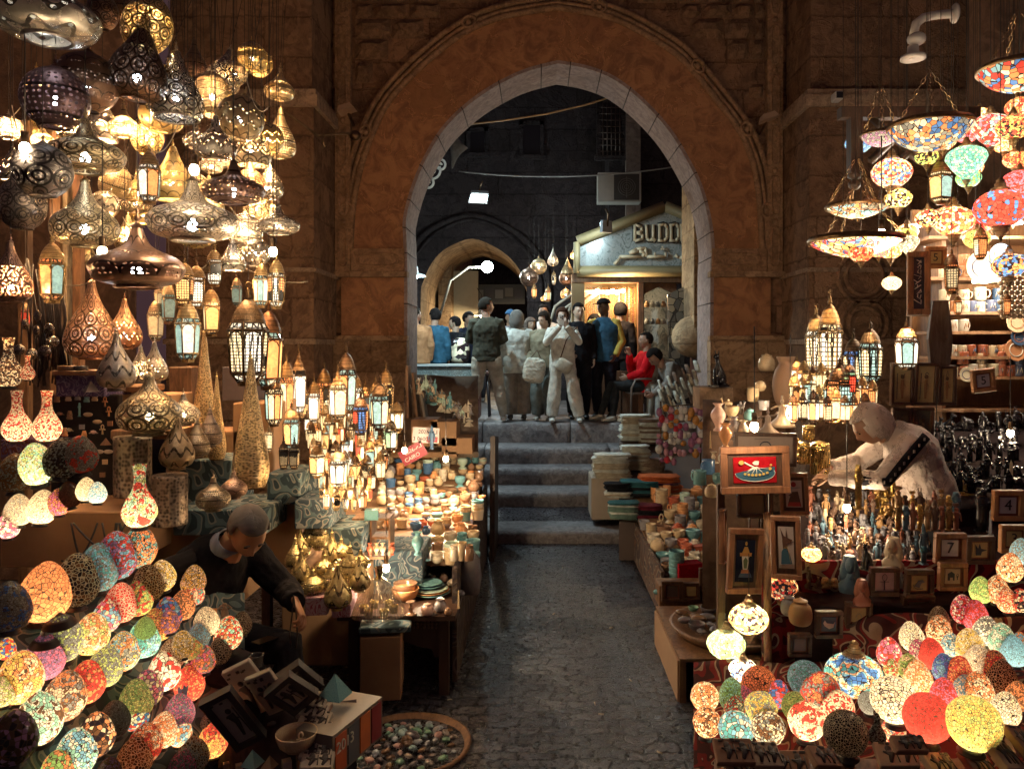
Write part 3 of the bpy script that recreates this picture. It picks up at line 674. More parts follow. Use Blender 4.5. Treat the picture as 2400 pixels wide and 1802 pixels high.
# ================= left: brass lamps =================
BR = (.62, .47, .27); SIL = (.6, .52, .42); GOLD = (.8, .58, .24); COP = (.62, .3, .17); DARK = (.2, .12, .08)
BL = [ # px,py,w,D,shape,kind,color,rep,tilt,bulb,label
 (112, 45, 225, 3.7, 'disc', 'dots', SIL, 4, 0, 1, 'large silvery disc lamp with star and dotted piercing cut by the top frame edge'),
 (345, 62, 112, 4.5, 'egg', 'arab', GOLD, 5, .25, 1, 'tilted golden egg lamp with medallions hanging highest on the left'),
 (322, 178, 132, 4.4, 'tear', 'arab', DARK, 5, -.1, 1, 'large dark bronze teardrop lamp with rosette medallion'),
 (203, 195, 142, 4.3, 'globe', 'scales', DARK, 5, .05, 1, 'dark round lamp with vertical ribs and triangular lattice'),
 (130, 232, 146, 3.9, 'globe', 'fine', (.13, .075, .08), 3, 0, 1, 'dark polished round lamp with small brass finial'),
 (100, 402, 128, 3.6, 'globe', 'arab', (.22, .19, .18), 3, 0, 0, 'grey speckled round lamp with flower medallions'),
 (200, 365, 172, 3.9, 'disc', 'arab', BR, 5, 0, 1, 'wide brass disc lamp glowing below beside the grey flower globe'),
 (52, 478, 104, 4.0, 'egg', 'arab', (.36, .3, .26), 4, 0, 0, 'grey brown egg lamp with floral medallion at the left edge'),
 (290, 300, 70, 4.8, 'onion', 'fine', BR, 4, 0, 1, None), (240, 300, 80, 5.0, 'bell', 'scales', SIL, 4, 0, 1, None),
 (380, 265, 100, 5.0, 'tear', 'dots', GOLD, 4, .1, 1, None), (413, 232, 122, 4.6, 'bell', 'arab', SIL, 5, 0, 1, 'silvery bell lamp with eye shaped medallion and long neck'),
 (497, 225, 88, 5.0, 'egg', 'fine', BR, 6, .15, 1, 'brass egg lamp covered in dense tiny holes'),
 (522, 185, 80, 5.3, 'tear', 'arab', SIL, 5, -.35, 1, 'slanting silvery cone lamp at the top of the cluster'),
 (563, 278, 108, 4.8, 'globe', 'dots', BR, 5, .15, 1, 'round brass lamp with lines of pearl dots'),
 (628, 325, 72, 5.2, 'globe', 'dots', GOLD, 5, -.1, 1, 'golden round lamp with dotted arches at the cluster right edge'),
 (592, 355, 84, 5.0, 'bell', 'arab', (.75, .6, .38), 3, 0, 1, 'pale lit lamp with large cut out calligraphy band'),
 (505, 345, 96, 4.5, 'onion', 'dots', SIL, 4, 0, 1, 'silvery onion lamp with wavy dotted lines and long neck'),
 (405, 432, 96, 4.9, 'bell', 'scales', GOLD, 5, 0, 1, 'golden bell lamp with honeycomb piercing glowing brightly'),
 (585, 425, 72, 5.1, 'onion', 'fine', COP, 5, -.1, 1, 'copper onion lamp with slender neck behind the dark glossy disc'),
 (548, 446, 140, 4.4, 'disc', 'fine', (.17, .1, .08), 3, 0, 1, 'dark glossy disc lamp in the middle of the cluster'),
 (632, 440, 62, 5.3, 'tear', 'scales', SIL, 5, 0, 1, None), (452, 520, 202, 4.0, 'disc', 'arab', (.66, .54, .42), 6, 0, 1, 'largest flattened pale brass lamp with rows of round medallions'),
 (602, 487, 62, 5.1, 'egg', 'arab', BR, 4, .1, 1, None), (652, 528, 98, 4.7, 'disc', 'scales', SIL, 5, 0, 1, 'silvery flattened lamp with scalloped petals at the far right of the cluster'),
 (573, 542, 82, 4.9, 'globe', 'fine', SIL, 6, 0, 1, 'silvery round lamp pricked all over with tiny holes'), (598, 592, 70, 5.0, 'globe', 'dots', SIL, 4, 0, 1, None),
 (546, 612, 58, 4.6, 'bell', 'scales', SIL, 3, 0, 1, 'small silvery bell lamp with petal shapes at its foot'),
 (199, 532, 146, 4.0, 'onion', 'arab', BR, 6, 0, 1, 'brass onion lamp with long neck below the glowing disc lamp'),
 (322, 628, 206, 3.8, 'disc', 'scales', (.36, .2, .13), 4, 0, 1, 'large copper brown lamp with overlapping fish scale panels'),
 (25, 668, 92, 3.9, 'tear', 'arab', (.36, .2, .14), 4, 0, 1, 'brown teardrop lamp with glowing carved panels at the left edge'),
 (215, 790, 118, 4.7, 'tear', 'arab', (.75, .42, .25), 5, 0, 1, 'big copper teardrop lamp with flower medallion'), (292, 785, 76, 5.0, 'tear', 'dots', (.75, .42, .25), 5, 0, 1, 'narrower copper teardrop lamp beside the big flower medallion one'),
 (20, 300, 60, 5.2, 'globe', 'fine', SIL, 4, 0, 1, None), (270, 430, 70, 5.3, 'egg', 'fine', BR, 4, .3, 0, None), (245, 480, 66, 5.1, 'globe', 'dots', SIL, 4, .3, 0, None),
 (300, 560, 60, 5.2, 'bell', 'arab', BR, 4, 0, 1, None), (345, 320, 74, 5.3, 'egg', 'arab', GOLD, 4, 0, 1, None), (455, 440, 70, 5.3, 'globe', 'arab', BR, 4, 0, 1, None),
 (455, 160, 60, 5.6, 'tear', 'fine', DARK, 4, 0, 0, None), (300, 20, 76, 5.2, 'globe', 'fine', DARK, 4, 0, 0, None), (240, 30, 70, 4.9, 'egg', 'arab', DARK, 4, 0, 0, None),
 (460, 330, 60, 5.4, 'squat', 'dots', SIL, 4, 0, 1, None), (640, 500, 50, 5.5, 'onion', 'fine', BR, 4, 0, 1, None), (165, 300, 60, 5.2, 'tear', 'arab', SIL, 4, 0, 1, None),
 (100, 330, 50, 5.3, 'onion', 'arab', BR, 4, 0, 1, None), (335, 215, 50, 5.6, 'globe', 'dots', GOLD, 4, 0, 1, None), (520, 300, 52, 5.6, 'tear', 'fine', BR, 4, 0, 1, None), (30, 400, 60, 4.9, 'bell', 'dots', SIL, 4, 0, 1, None),
]
for a in BL:
    brass_lamp(a[0], a[1], a[2], a[3], a[4], a[5], a[6], a[7], a[10], a[9], a[8], rough=.2 if a[6] in (SIL,) else .3, e=38.0 if a[0] < 430 else 18.0)
rq = random.Random(77)
for i in range(20): brass_lamp(rq.uniform(15, 655), 90+rq.random()*520+(150 if i % 3 == 0 else 0)*0, rq.uniform(50, 84), rq.uniform(5.3, 6.1), rq.choice(('onion', 'globe', 'egg', 'bell', 'tear', 'squat')), rq.choice(('arab', 'dots', 'scales', 'fine')), rq.choice((BR, SIL, GOLD, BR)), 4, None, 1, rq.uniform(-.1, .1), e=9)
# cool silvery lamps unlit standing on boxes etc.
SG = 'pierced metal lamps standing on the left shelves'
for a in ((273, 875, 84, 4.3, 'tear', 'dots', (.36, .3, .25), 'dull pewter teardrop lamp with dotted leaf lines on the shelf', 0), (330, 872, 54, 4.5, 'tear', 'arab', SIL, 'lit silver teardrop lamp between the pewter one and its twin', 2), (362, 868, 60, 4.6, 'tear', 'dots', SIL, 'lit silver teardrop lamp with looping dots, right end of the shelf', 2),
          (350, 968, 142, 4.2, 'squat', 'arab', BR, 'wide brass lamp with dotted swags glowing on the carton shelf', 2), (430, 970, 74, 4.5, 'squat', 'arab', SIL, 'small silver squat lamp behind the wide brass one', 2),
          (415, 1062, 78, 4.2, 'tear', 'dots', (.36, .25, .15), 'dark brass teardrop lamp on the round drum', 0), (462, 1045, 58, 4.4, 'tear', 'fine', (.4, .3, .2), 'middle brass teardrop lamp of three on the patterned cloth', 0), (492, 1020, 56, 4.6, 'tear', 'fine', (.3, .22, .17), 'glossy bronze teardrop lamp leaning on the gold cones', 0),
          (500, 1168, 78, 4.1, 'squat', 'fine', (.36, .27, .18), 'squat bronze lamp on the patterned cloth behind the old man', 0), (548, 1145, 62, 4.3, 'squat', 'scales', (.45, .28, .2), 'squat copper lamp with scales under the big gold cone', 0)):
    brass_lamp(a[0], a[1], a[2], a[3], a[4], a[5], a[6], 4, a[7], a[8], 0, stand=True, e=2.5, group=SG, rough=.28)
def cone(px, pyb, w, h, D, label):
    R_ = w/2*D/F; p = W(px, pyb, D); t = thing('cone_lamp', label, 'lamp', p, rnd.uniform(0, 6), (R_, R_, h*D/F/7.6), 'tall embossed golden cone lamps')
    obj('shade', mc('shcone2', lambda: MB().lathe(smooth_prof(PROF['cone']), 36).mesh('shade')), embossed((.78, .56, .3), 2.2, .3), t)
    obj('finial', mc('finial', lambda: 0), metal(GOLD, .3), t, (0, 0, 7.15)); obj('foot', mc('footcone', lambda: MB().lathe([(.74, -.06), (.8, 0), (.72, .06)], 24).mesh('foot')), DK, t)
mc('finial', lambda: MB().lathe(FIN, 12).mesh('finial'))
cone(588, 1140, 84, 318, 4.5, 'tallest front golden cone lamp with embossed scrolls behind the old man')
cone(479, 1080, 68, 320, 4.9, 'golden cone lamp second in height standing at the back left')
cone(508, 1075, 42, 205, 4.75, 'slim short golden cone lamp between the two tall cones')
# small golden lamps by the seated man
for i, (x, y, w, s) in enumerate(((690, 1310, 44, 'tear'), (706, 1288, 46, 'tear'), (724, 1262, 40, 'tear'), (748, 1262, 50, 'tear'), (778, 1300, 48, 'tear'), (800, 1292, 48, 'squat'), (820, 1338, 54, 'tear'), (842, 1360, 52, 'tear'), (760, 1330, 48, 'squat'), (735, 1372, 60, 'squat'), (705, 1345, 50, 'tear'), (792, 1395, 66, 'tear'), (772, 1362, 40, 'tear'), (845, 1318, 46, 'squat'))):
    brass_lamp(x, y, w, 4.7-(y-1260)*.0022, s, 'dots' if i % 3 else 'fine', (.82, .62, .28), 3, None, 0, rnd.uniform(-.08, .08), stand=True, rough=.14, group='small polished golden lamps beside the seated man', dark=.5)
# ---- hanging glass lanterns, left
HG = 'glass lanterns hanging on the left'
lantern(350, 480, 145, 4.3, 6, ('white', 'orange', 'teal'), 0, label='hanging lantern with teal, cream and orange plain panes', hangs=True, group=HG, rw=.42, bright=1.1, rz=.3)
lantern(122, 712, 165, 4.1, 6, ('orange', 'teal', 'white'), 0, (.5, .33, .15), label='brass lantern with pale green and orange arched panes at left', hangs=True, group=HG, rw=.42, bright=1.0, rz=.5)
lantern(432, 720, 120, 4.4, 4, ('amber', 'orange'), 9, label='boxy hanging lantern with orange latticed panes', hangs=True, group=HG, rw=.48, rz=.2)
lantern(460, 725, 118, 4.6, 4, ('white', 'cream'), 9, label='boxy hanging lantern with pale latticed panes', hangs=True, group=HG, rw=.48, rz=.4)
lantern(503, 672, 100, 4.5, 4, ('white',), 8, label='small dark domed lantern with pale star lattice', hangs=True, group=HG, rw=.46, rz=.6)
lantern(612, 722, 120, 4.7, 8, ('teal', 'white', 'cream'), 0, (.5, .33, .15), label='hanging brass lantern with narrow blue and cream panes', hangs=True, group=HG, rw=.36)
lantern(648, 725, 135, 4.6, 8, ('white', 'orange'), 9, (.5, .33, .15), label='hanging lantern with round white latticed bowl near the pier', hangs=True, group=HG, rw=.36)
lantern(440, 850, 165, 4.4, 6, ('teal', 'white', 'teal'), 0, (.5, .33, .15), label='hanging lantern with icy blue glass above the cone lamps', hangs=True, group=HG, rw=.4, bright=1.1)
lantern(495, 790, 130, 4.8, 4, ('amber', 'cream'), 0, label='hanging lantern with a plain amber pane', hangs=True, group=HG, rw=.4, bright=.9)
lantern(582, 905, 235, 4.6, 6, ('white', 'cream'), 13, (.1, .06, .03), label='large dark lantern with white star lattice panes', hangs=True, group=HG, rw=.46, e=6, rz=.1)
lantern(630, 915, 215, 5.0, 6, ('teal', 'orange', 'amber'), 0, (.2, .1, .05), label='dark lantern with teal and orange sides behind the star lattice one', hangs=True, group=HG, rw=.36, rz=.1)
for i, (x, y, h) in enumerate(((372, 720, 60), (60, 770, 70), (395, 760, 110), (365, 800, 110), (470, 500, 60), (555, 720, 80))): lantern(x, y, h, 5.2, 4, (('cream', 'red', 'teal')[i % 3],), 0, (.3, .2, .12), hangs=True, group=HG, rw=.4, bright=.35)
# ---- tiers of small lanterns
T0 = 'lit glass lanterns on the left tiers'
for a in ((642, 1000, 140, 5.0, 8, ('cream', 'teal', 'cream', 'orange'), 0, (.12, .07, .04), True, .34, 'large eight sided lantern with striped cream and teal panes'),
          (672, 985, 160, 5.4, 6, ('orange', 'cream'), 0, (.35, .22, .1), True, .27, 'tall lantern with orange arched panes behind the eight sided one'), (700, 975, 170, 5.7, 4, ('white',), 0, (.3, .18, .09), False, .26, 'tallest lantern with plain white pointed panes'),
          (792, 990, 140, 5.9, 4, ('cream', 'white'), 0, (.45, .28, .14), False, .36, 'peaked brass lantern with large cream pane before the pier'), (812, 970, 165, 6.3, 6, ('teal', 'orange'), 0, (.2, .12, .07), True, .34, 'tall dark lantern with blue and orange panes before the pier'),
          (890, 1010, 130, 6.0, 6, ('teal', 'cream', 'cream'), 0, (.12, .07, .04), True, .4, 'dark domed lantern with sharp spire right of the cream one'), (683, 1055, 115, 4.8, 6, ('teal', 'cream', 'amber'), 0, (.3, .18, .09), True, .42, 'ribbed dome lantern with marbled teal and cream panes'),
          (743, 1120, 90, 4.7, 4, ('cream', 'amber'), 0, (.25, .14, .06), True, .48, 'squat square lantern with round cut out glowing pane'), (793, 1145, 105, 4.5, 6, ('white',), 0, (.45, .3, .16), True, .46, 'brightest white lantern at the front of the tiers'),
          (665, 1100, 80, 4.6, 4, ('grey',) if False else ('cream',), 12, (.06, .04, .03), False, .42, 'unlit black lattice lantern in front of the ribbed dome one'), (690, 1100, 78, 4.55, 4, ('cream',), 12, (.06, .04, .03), False, .42, 'second unlit black lattice lantern beside the first'),
          (845, 1020, 105, 5.5, 6, ('blue', 'orange', 'red'), 8, (.16, .09, .05), True, .42, 'dark lantern with blue and red latticed panes'), (630, 1060, 75, 4.9, 4, ('cream',), 10, (.25, .18, .12), False, .3, 'wooden fretwork lantern by the big gold cone')):
    lantern(a[0], a[1], a[2], a[3], a[4], a[5], a[6], a[7], a[8], .85, a[9], a[10], False, (.2 if 'unlit' in a[10] else 1.7), 14.0 if a[2] > 100 else 0, T0)
rl = random.Random(4); cs = (('cream',), ('white',), ('orange', 'cream'), ('amber',), ('teal', 'cream'), ('cream',), ('red', 'cream'), ('orange', 'amber'), ('cream', 'amber'), ('white', 'cream'), ('green', 'white'))
for q in range(9): lantern(712+q*24, 985+12*(q % 2), 100+20*(q % 3), 6.7-.1*(q % 2), (6, 4, 8)[q % 3], (('amber',), ('white', 'cream'), ('orange', 'cream'), ('teal', 'white'))[q % 4], 0 if q % 2 else 9, (.3, .18, .08), q % 3 > 0, .85, .32, None, False, 1.8, 6, T0)
for k in range(9):      # tiers from the back (k=0) to the front
    D = 6.6-.27*k; y = 1018+k*22.5; x0, x1 = 718+6*k, 944-k*9; x = x0
    while x < x1:
        h = rl.uniform(58, 86)*(.8 if k > 5 else 1); c = rl.choice(cs)
        lantern(x+rl.uniform(-3, 3), y+rl.uniform(-4, 4), h, D+rl.uniform(-.06, .06), rl.choice((4, 6, 6)), c, rl.choice((0, 0, 9)), rl.choice(((.3, .18, .08), (.5, .33, .15), (.12, .07, .04))), rl.random() < .6, .85, rl.choice((.3, .36, .42)), None, False, rl.uniform(.9, 1.6), 5 if rl.random() < .25 else 0, T0, simple=True)
        x += h*.34+2
# ================= egg and globe lamps =================
def DL(x, y): return 2.9+.7*(x/500)+.35*(1800-y)/500
def DR(x, y): return 3.9-.6*(x-1650)/700+.45*(1700-y)/300
NET = (.75, .62, .4)
def em(names, kind='', lit=True):
    big = 2.2 if 'p' in kind else 0.0; gr = NET if 'n' in kind else ((.05, .03, .02) if 'k' in kind else (.1, .06, .035))
    return MM(tuple(names.split()), 9.0 if 'f' in kind else (4.2 if 'l' in kind else 6.2), .075 if 'n' in kind or 'k' in kind else .06, .1 if lit else .01, big, gr)
EL = [ # x,y,w in zoomed crop units (2.758, origin 0,1200): names, kind, lit, description
 (60, 630, 250, 'grey grey blue', 'fp', 0, 'grey speckled egg lamp with blue rosette at the left edge'), (290, 540, 300, 'orange', '', 1, 'large glowing orange egg lamp'), (495, 460, 270, 'dkbrown brown black', 'n', 0, 'large dark brown egg lamp with pale crackle lines'),
 (630, 380, 245, 'sky teal grey', 'f', 1, 'dusty blue egg lamp behind the dark brown one'), (750, 300, 245, 'mauve red sky', 'p', 1, 'egg lamp patched mauve and bright red'), (895, 240, 215, 'orange teal orange', 'pk', 1, 'egg lamp banded orange and sea green at the top of the heap'),
 (960, 470, 190, 'brown dkbrown', 'n', 0, 'brown crackle egg lamp beside a cream one'), (1050, 420, 160, 'cream yellow', '', 1, 'cream egg lamp at the rear of the heap'), (1250, 450, 150, 'cream yellow', 'k', 1, 'cream egg lamp with black grout by the old man'), (1250, 530, 130, 'teal red cream', 'p', 1, 'small egg lamp patched red and aqua'),
 (1180, 610, 150, 'orange brown', 'f', 1, 'amber brown egg lamp with speckled glass'), (1085, 670, 170, 'sky orange blue pink', 'l', 1, 'egg lamp of mixed blue and pink chips'), (1020, 740, 170, 'yellow orange', 'k', 1, 'amber egg lamp with thick black grout'), (780, 600, 200, 'red', 'n', 1, 'ruby red egg lamp with pale crackle'),
 (890, 570, 180, 'red green yellow', 'p', 1, 'egg lamp with curved green, red and yellow stripes'), (690, 680, 170, 'pink red sky cream', 'l', 1, 'small egg lamp of red and blue chips under the ruby one'), (395, 830, 250, 'grey lime grey', 'f', 1, 'grey mosaic egg lamp topped by a dark screw cap'), (590, 800, 210, 'cream orange lime', 'p', 1, 'egg lamp with cream and orange patches in the middle of the heap'),
 (795, 910, 200, 'grey yellow sky orange', 'p', 1, 'smoky egg lamp with ochre and blue patches'), (930, 830, 195, 'teal mint sky', 'p', 1, 'teal egg lamp paling to mint green'), (290, 950, 230, 'mauve pink', 'f', 1, 'plum coloured egg lamp under the screw capped one'), (1060, 1040, 195, 'white white red', 'l', 1, 'cream brick patterned egg lamp with red squares'),
 (1105, 935, 160, 'brown', 'n', 1, 'rusty brown crackle egg lamp behind the brick patterned one'), (1180, 880, 160, 'cream', '', 1, 'soft cream egg lamp behind the rusty crackle one'), (1280, 800, 120, 'grey purple', 'f', 1, 'grey violet small egg lamp'), (1225, 1115, 180, 'red red orange', 'f', 1, 'scarlet egg lamp with a pale blue camel figure'),
 (1265, 1010, 150, 'mint pink cream', 'l', 1, 'mint and pink chip egg lamp behind the camel one'), (130, 1080, 265, 'yellow orange cream', 'p', 1, 'huge amber yellow egg lamp at the left edge'), (20, 1170, 150, 'lime cream', '', 1, 'lime egg lamp cut by the left frame edge'), (560, 1110, 215, 'red red orange', '', 1, 'bright red egg lamp in the middle of the heap'),
 (680, 1010, 205, 'lime grey', 'f', 1, 'olive green egg lamp beside the bright red one'), (420, 1200, 250, 'orange grey brown cream', 'p', 1, 'smoky egg lamp with orange patches'), (255, 1345, 265, 'mint white brown', 'p', 1, 'mint and white egg lamp with brown patches'), (955, 1150, 180, 'pink cream mauve', 'l', 1, 'rose pink egg lamp of small chips'),
 (880, 1225, 205, 'lime green', 'f', 1, 'lime green egg lamp behind a blue white one'), (880, 1320, 155, 'white blue red', 'l', 1, 'egg lamp of white, blue and red chips'), (740, 1350, 185, 'grey grey', 'f', 0, 'plain matt grey egg lamp'), (620, 1450, 220, 'cream brown black orange', 'lk', 1, 'black and cream chip egg lamp'),
 (90, 1470, 270, 'dkbrown mauve black', 'l', 0, 'very dark maroon egg lamp in the lower left corner'), (490, 1570, 240, 'mint sky white', 'k', 1, 'pale aqua egg lamp at the lower left'), (940, 1500, 200, 'red orange cream', 'p', 1, 'red egg lamp with a cream square'), (1050, 1420, 175, 'cream orange', 'f', 1, 'peach cream egg lamp beside the red square one'),
 (1160, 1300, 180, 'mauve pink grey', 'f', 1, 'lilac egg lamp over a blue cream one'), (1165, 1430, 140, 'sky cream orange', 'l', 1, 'blue and cream egg lamp beneath the lilac one'), (870, 1600, 210, 'brown dkbrown', 'n', 0, 'dark brown honeycomb egg lamp near the bottom edge'), (1240, 1560, 170, 'brown grey', 'n', 0, 'grey brown netted egg lamp near the book box'),
 (1180, 1650, 170, 'grey pink', 'f', 0, 'dull pinkish egg lamp at the bottom edge'), (370, 1670, 190, 'green orange', 'l', 1, 'green and orange egg lamp cut by the bottom edge'), (40, 890, 110, 'yellow red blue', 'l', 1, 'egg lamp with yellow and blue diamonds at the left edge'), (700, 1700, 160, 'mauve brown', 'f', 0, 'dim brown egg lamp cut by the bottom edge'),
 (1480, 1475, 180, 'red orange yellow', 'p', 1, 'red and yellow egg lamp standing alone by the tilted book'), (1330, 1570, 150, 'grey dkbrown', 'n', 0, 'dark grey netted egg lamp by the red and yellow one'), (1430, 1330, 100, 'grey black', 'n', 0, 'small black netted egg lamp behind the red and yellow one')]
for x, y, w, nm, k, lit, d in EL:
    X, Y = x/2.758, 1200+y/2.758
    if x > 1300: X, Y = {1480: (500, 1735), 1330: (462, 1770), 1430: (490, 1692)}[x]
    t = egg_lamp(X, Y, w/2.758*1.05, DL(X, Y), em(nm, k, lit), d, lit=bool(lit), label=d)
    if 'camel' in d:
        cm = MB(); cm.prism([(-.3, -.1), (-.35, .25), (-.25, .45), (-.15, .2), (0, .3), (.1, .55), (.2, .3), (.3, .5), (.38, .45), (.3, .1), (.25, -.5), (.15, -.5), (.12, -.1), (-.05, -.1), (-.08, -.5), (-.2, -.5)], .03)
        t.rotation_euler = (0, 0, 0); obj('camel_figure', cm, plain((.3, .45, .7), .4), t, (0, -1.0, -.1))
    if 'screw cap' in d: obj('screw_cap', MB().lathe([(.75, .75), (.78, .8), (.7, .86), (.72, .92), (.6, 1.0), (.62, 1.05), (.45, 1.15), (.3, 1.25), (.1, 1.42), (.02, 1.5)], 24), plain((.06, .03, .02), .5), t)
for X, Y, w, nm, k, lit, d in ((484, 1459, 58, 'cream', '', 1, 'smooth cream egg lamp by the carved stone monkey'), (535, 1487, 66, 'cream red mint orange', 'k', 1, 'brilliant egg lamp of red, cream and mint chips by the old man'), (567, 1464, 46, 'dkbrown', 'n', 0, 'dark egg lamp with cream net pattern beside the old man hand'), (515, 1528, 52, 'black dkbrown', 'n', 0, 'black netted egg lamp under the brilliant one'),
                     (467, 1492, 50, 'grey sky', 'f', 1, 'blue grey egg lamp left of the brilliant one'), (428, 1513, 52, 'cream yellow', '', 1, 'creamy yellow egg lamp near the heap centre right'), (455, 1520, 44, 'yellow lime orange', 'p', 1, 'yellow green egg lamp beside the creamy one'), (478, 1548, 54, 'pink grey orange', 'l', 1, 'pink and smoky egg lamp at the heap right side'), (397, 1460, 46, 'mauve orange', 'l', 1, 'small mauve egg lamp inside the heap'), (340, 1475, 46, 'lime', 'f', 1, 'small lime egg lamp inside the heap')):
    egg_lamp(X, Y, w, DL(X, Y)-.05, em(nm, k, lit), d, lit=bool(lit), label=d)
G2 = 'painted egg lamps on the upper left carton'
for X, Y, w, nm, k, lit, d in ((87, 1093, 82, 'mint lime cream', 'f', 1, 'pale green egg lamp with star medallion on the upper row'), (144, 1080, 80, 'grey black', 'f', 0, 'dark slate egg lamp on the upper row'), (190, 1071, 74, 'grey grey red', 'fp', 0, 'taupe egg lamp with dark red star on the upper row'), (35, 1114, 76, 'brown grey', 'f', 0, 'brown floral egg lamp at the left edge of the upper row'),
                     (98, 1193, 66, 'cream', 'f', 1, 'cream painted egg lamp on the second row'), (43, 1200, 62, 'cream white', 'f', 1, 'cream painted egg lamp left of its near twin'), (138, 1180, 52, 'orange pink', 'k', 1, 'salmon mosaic egg lamp on the second row'), (163, 1163, 52, 'brown', 'f', 0, 'dim brown egg lamp behind the salmon one'), (202, 1150, 46, 'cream', 'f', 1, 'ivory egg lamp with hexagon pattern'), (228, 1158, 42, 'sky white', 'f', 1, 'icy white egg lamp at the right end'), (19, 1235, 50, 'white pink', 'l', 1, 'white chip egg lamp at the left edge')):
    egg_lamp(X, Y, w, 3.75-.0008*(Y-1080), em(nm, k, lit), d, lit=bool(lit), group=G2, label=d, e=1.3)
VS = [(.4, -1), (.7, -.85), (1, -.35), (1, .1), (.8, .6), (.5, 1.1), (.36, 1.6), (.34, 2.2), (.42, 2.7), (.44, 2.8)]
def vase_lamp(X, Y, w, D, mat, label, e=1.3, name='vase_lamp'):
    t = egg_lamp(X, Y, w, D, mat, label, lit=e > 0, e=e, label=label, group='long necked mosaic vase lamps', tilt=0); t.name = name
    sh = [c for c in t.children if c.name.startswith('glass_shade')][0]; me = mc('vasel', lambda: MB().lathe(smooth_prof(VS, 2), 28).mesh('shade')).copy(); me.materials.append(mat); sh.data = me; return t
vase_lamp(327, 1195, 76, 3.7, em('red cream mint lime', 'p'), 'long necked mosaic vase lamp red above and cream below')
vase_lamp(2094, 1712, 54, 3.45, em('red cream orange sky', 'pl'), 'long necked vase lamp with orange and blue chips at bottom right', 1)
vase_lamp(2055, 1722, 40, 3.35, em('grey black', 'f', 0), 'long necked smoky grey glass vase lamp at bottom right', 0)
ER = [('b', 140, 880, 290, 'sky teal', 'f', 1, 'dusty blue globe lamp at the left rear of the right heap'), ('b', 265, 1000, 330, 'orange red grey', 'p', 1, 'brownish orange globe lamp beside the blue mosaic lamp'), ('b', 150, 1240, 310, 'white cream red', 'fp', 1, 'white globe lamp with red splashes'), ('b', 410, 1130, 280, 'cream cream red', 'f', 1, 'cream globe lamp with a few red chips'),
 ('b', 485, 1350, 360, 'black', 'nf', 0, 'black globe lamp with pale net lines'), ('b', 900, 1060, 370, 'cream white', 'k', 1, 'pale globe lamp with dark arabesques behind the vase lamp'), ('b', 690, 1090, 180, 'grey', 'f', 1, 'small smoky grey globe lamp'), ('b', 1190, 1215, 390, 'red', 'f', 1, 'big bright red globe lamp'), ('b', 1590, 1265, 430, 'lime yellow', 'f', 1, 'biggest yellow green globe lamp'),
 ('e', 1860, 1160, 240, 'white cream', 'k', 1, 'white brick pattern egg lamp right of the biggest globe'), ('e', 1970, 1040, 200, 'orange brown', 'f', 1, 'amber egg lamp at the right edge'), ('e', 1830, 890, 240, 'black dkbrown', 'n', 0, 'black netted egg lamp in the right heap'), ('e', 1770, 800, 230, 'red orange', 'k', 1, 'red orange egg lamp behind the black netted one'), ('e', 1630, 990, 240, 'cream orange', 'k', 1, 'peach egg lamp above the biggest globe'),
 ('e', 1510, 970, 180, 'sky cream', 'f', 1, 'light blue egg lamp beside the peach one'), ('e', 1470, 850, 230, 'orange red', 'f', 1, 'orange red egg lamp with mottled glass'), ('e', 1340, 810, 200, 'purple blue sky', 'p', 1, 'violet blue egg lamp'), ('e', 1330, 1030, 220, 'pink red', 'f', 1, 'coral pink egg lamp behind the big red globe'), ('e', 1110, 890, 230, 'cream orange', 'f', 1, 'peach cream egg lamp left of the coral one'),
 ('e', 1030, 790, 180, 'green lime cream', 'p', 1, 'egg lamp striped green and cream'), ('e', 880, 800, 130, 'red green cream', 'p', 1, 'egg lamp with red and green star'), ('e', 1225, 680, 210, 'red', 'f', 1, 'deep red egg lamp in the middle of the right heap'), ('e', 1110, 640, 140, 'pink white', 'k', 1, 'small pink egg lamp beside the deep red one'), ('e', 860, 670, 200, 'pink white red', 'l', 1, 'magenta and white egg lamp'), ('e', 1055, 530, 200, 'cream white', 'k', 1, 'cream egg lamp with black chips standing tall'),
 ('e', 1290, 470, 200, 'cream brown orange', 'f', 1, 'tan speckled egg lamp with green star'), ('e', 1290, 380, 170, 'brown', 'n', 0, 'maroon crackle egg lamp behind the tan speckled one'), ('e', 1395, 600, 160, 'white sky', 'k', 1, 'icy blue white egg lamp'), ('e', 1550, 620, 240, 'yellow cream', 'f', 1, 'honey yellow egg lamp'), ('e', 1630, 760, 240, 'white cream', 'f', 1, 'dazzling white egg lamp in the right heap'),
 ('e', 1690, 480, 200, 'grey white', 'k', 1, 'smoky white egg lamp'), ('e', 1830, 560, 220, 'white mint', '', 1, 'white mint egg lamp right of the smoky one'), ('e', 1930, 660, 210, 'sky', 'f', 1, 'sky blue egg lamp at the right edge'), ('e', 1500, 300, 200, 'white red pink', 'k', 1, 'egg lamp white in front with red rim'), ('e', 1600, 350, 210, 'red pink', 'f', 1, 'rose red egg lamp beside the white fronted one'), ('e', 1650, 130, 180, 'lime green', '', 1, 'pale green egg lamp at the top of the right heap'),
 ('e', 1790, 130, 190, 'cream orange', 'k', 1, 'peach chip egg lamp beside the pale green one'), ('e', 1880, 220, 170, 'orange cream red', 'f', 1, 'egg lamp with red star flower'), ('e', 1990, 220, 160, 'red black cream', 'l', 1, 'red and black egg lamp at the right edge'), ('e', 1985, 560, 120, 'orange sky', 'l', 1, 'orange egg lamp with blue leaves at the right edge'), ('e', 1900, -60, 200, 'cream orange', 'k', 1, 'cream orange egg lamp highest at the right edge'), ('e', 2000, -200, 180, 'grey sky', 'f', 1, 'grey blue egg lamp cut by the right frame edge')]
G3 = 'mosaic globe and egg lamps heaped on the right stall'
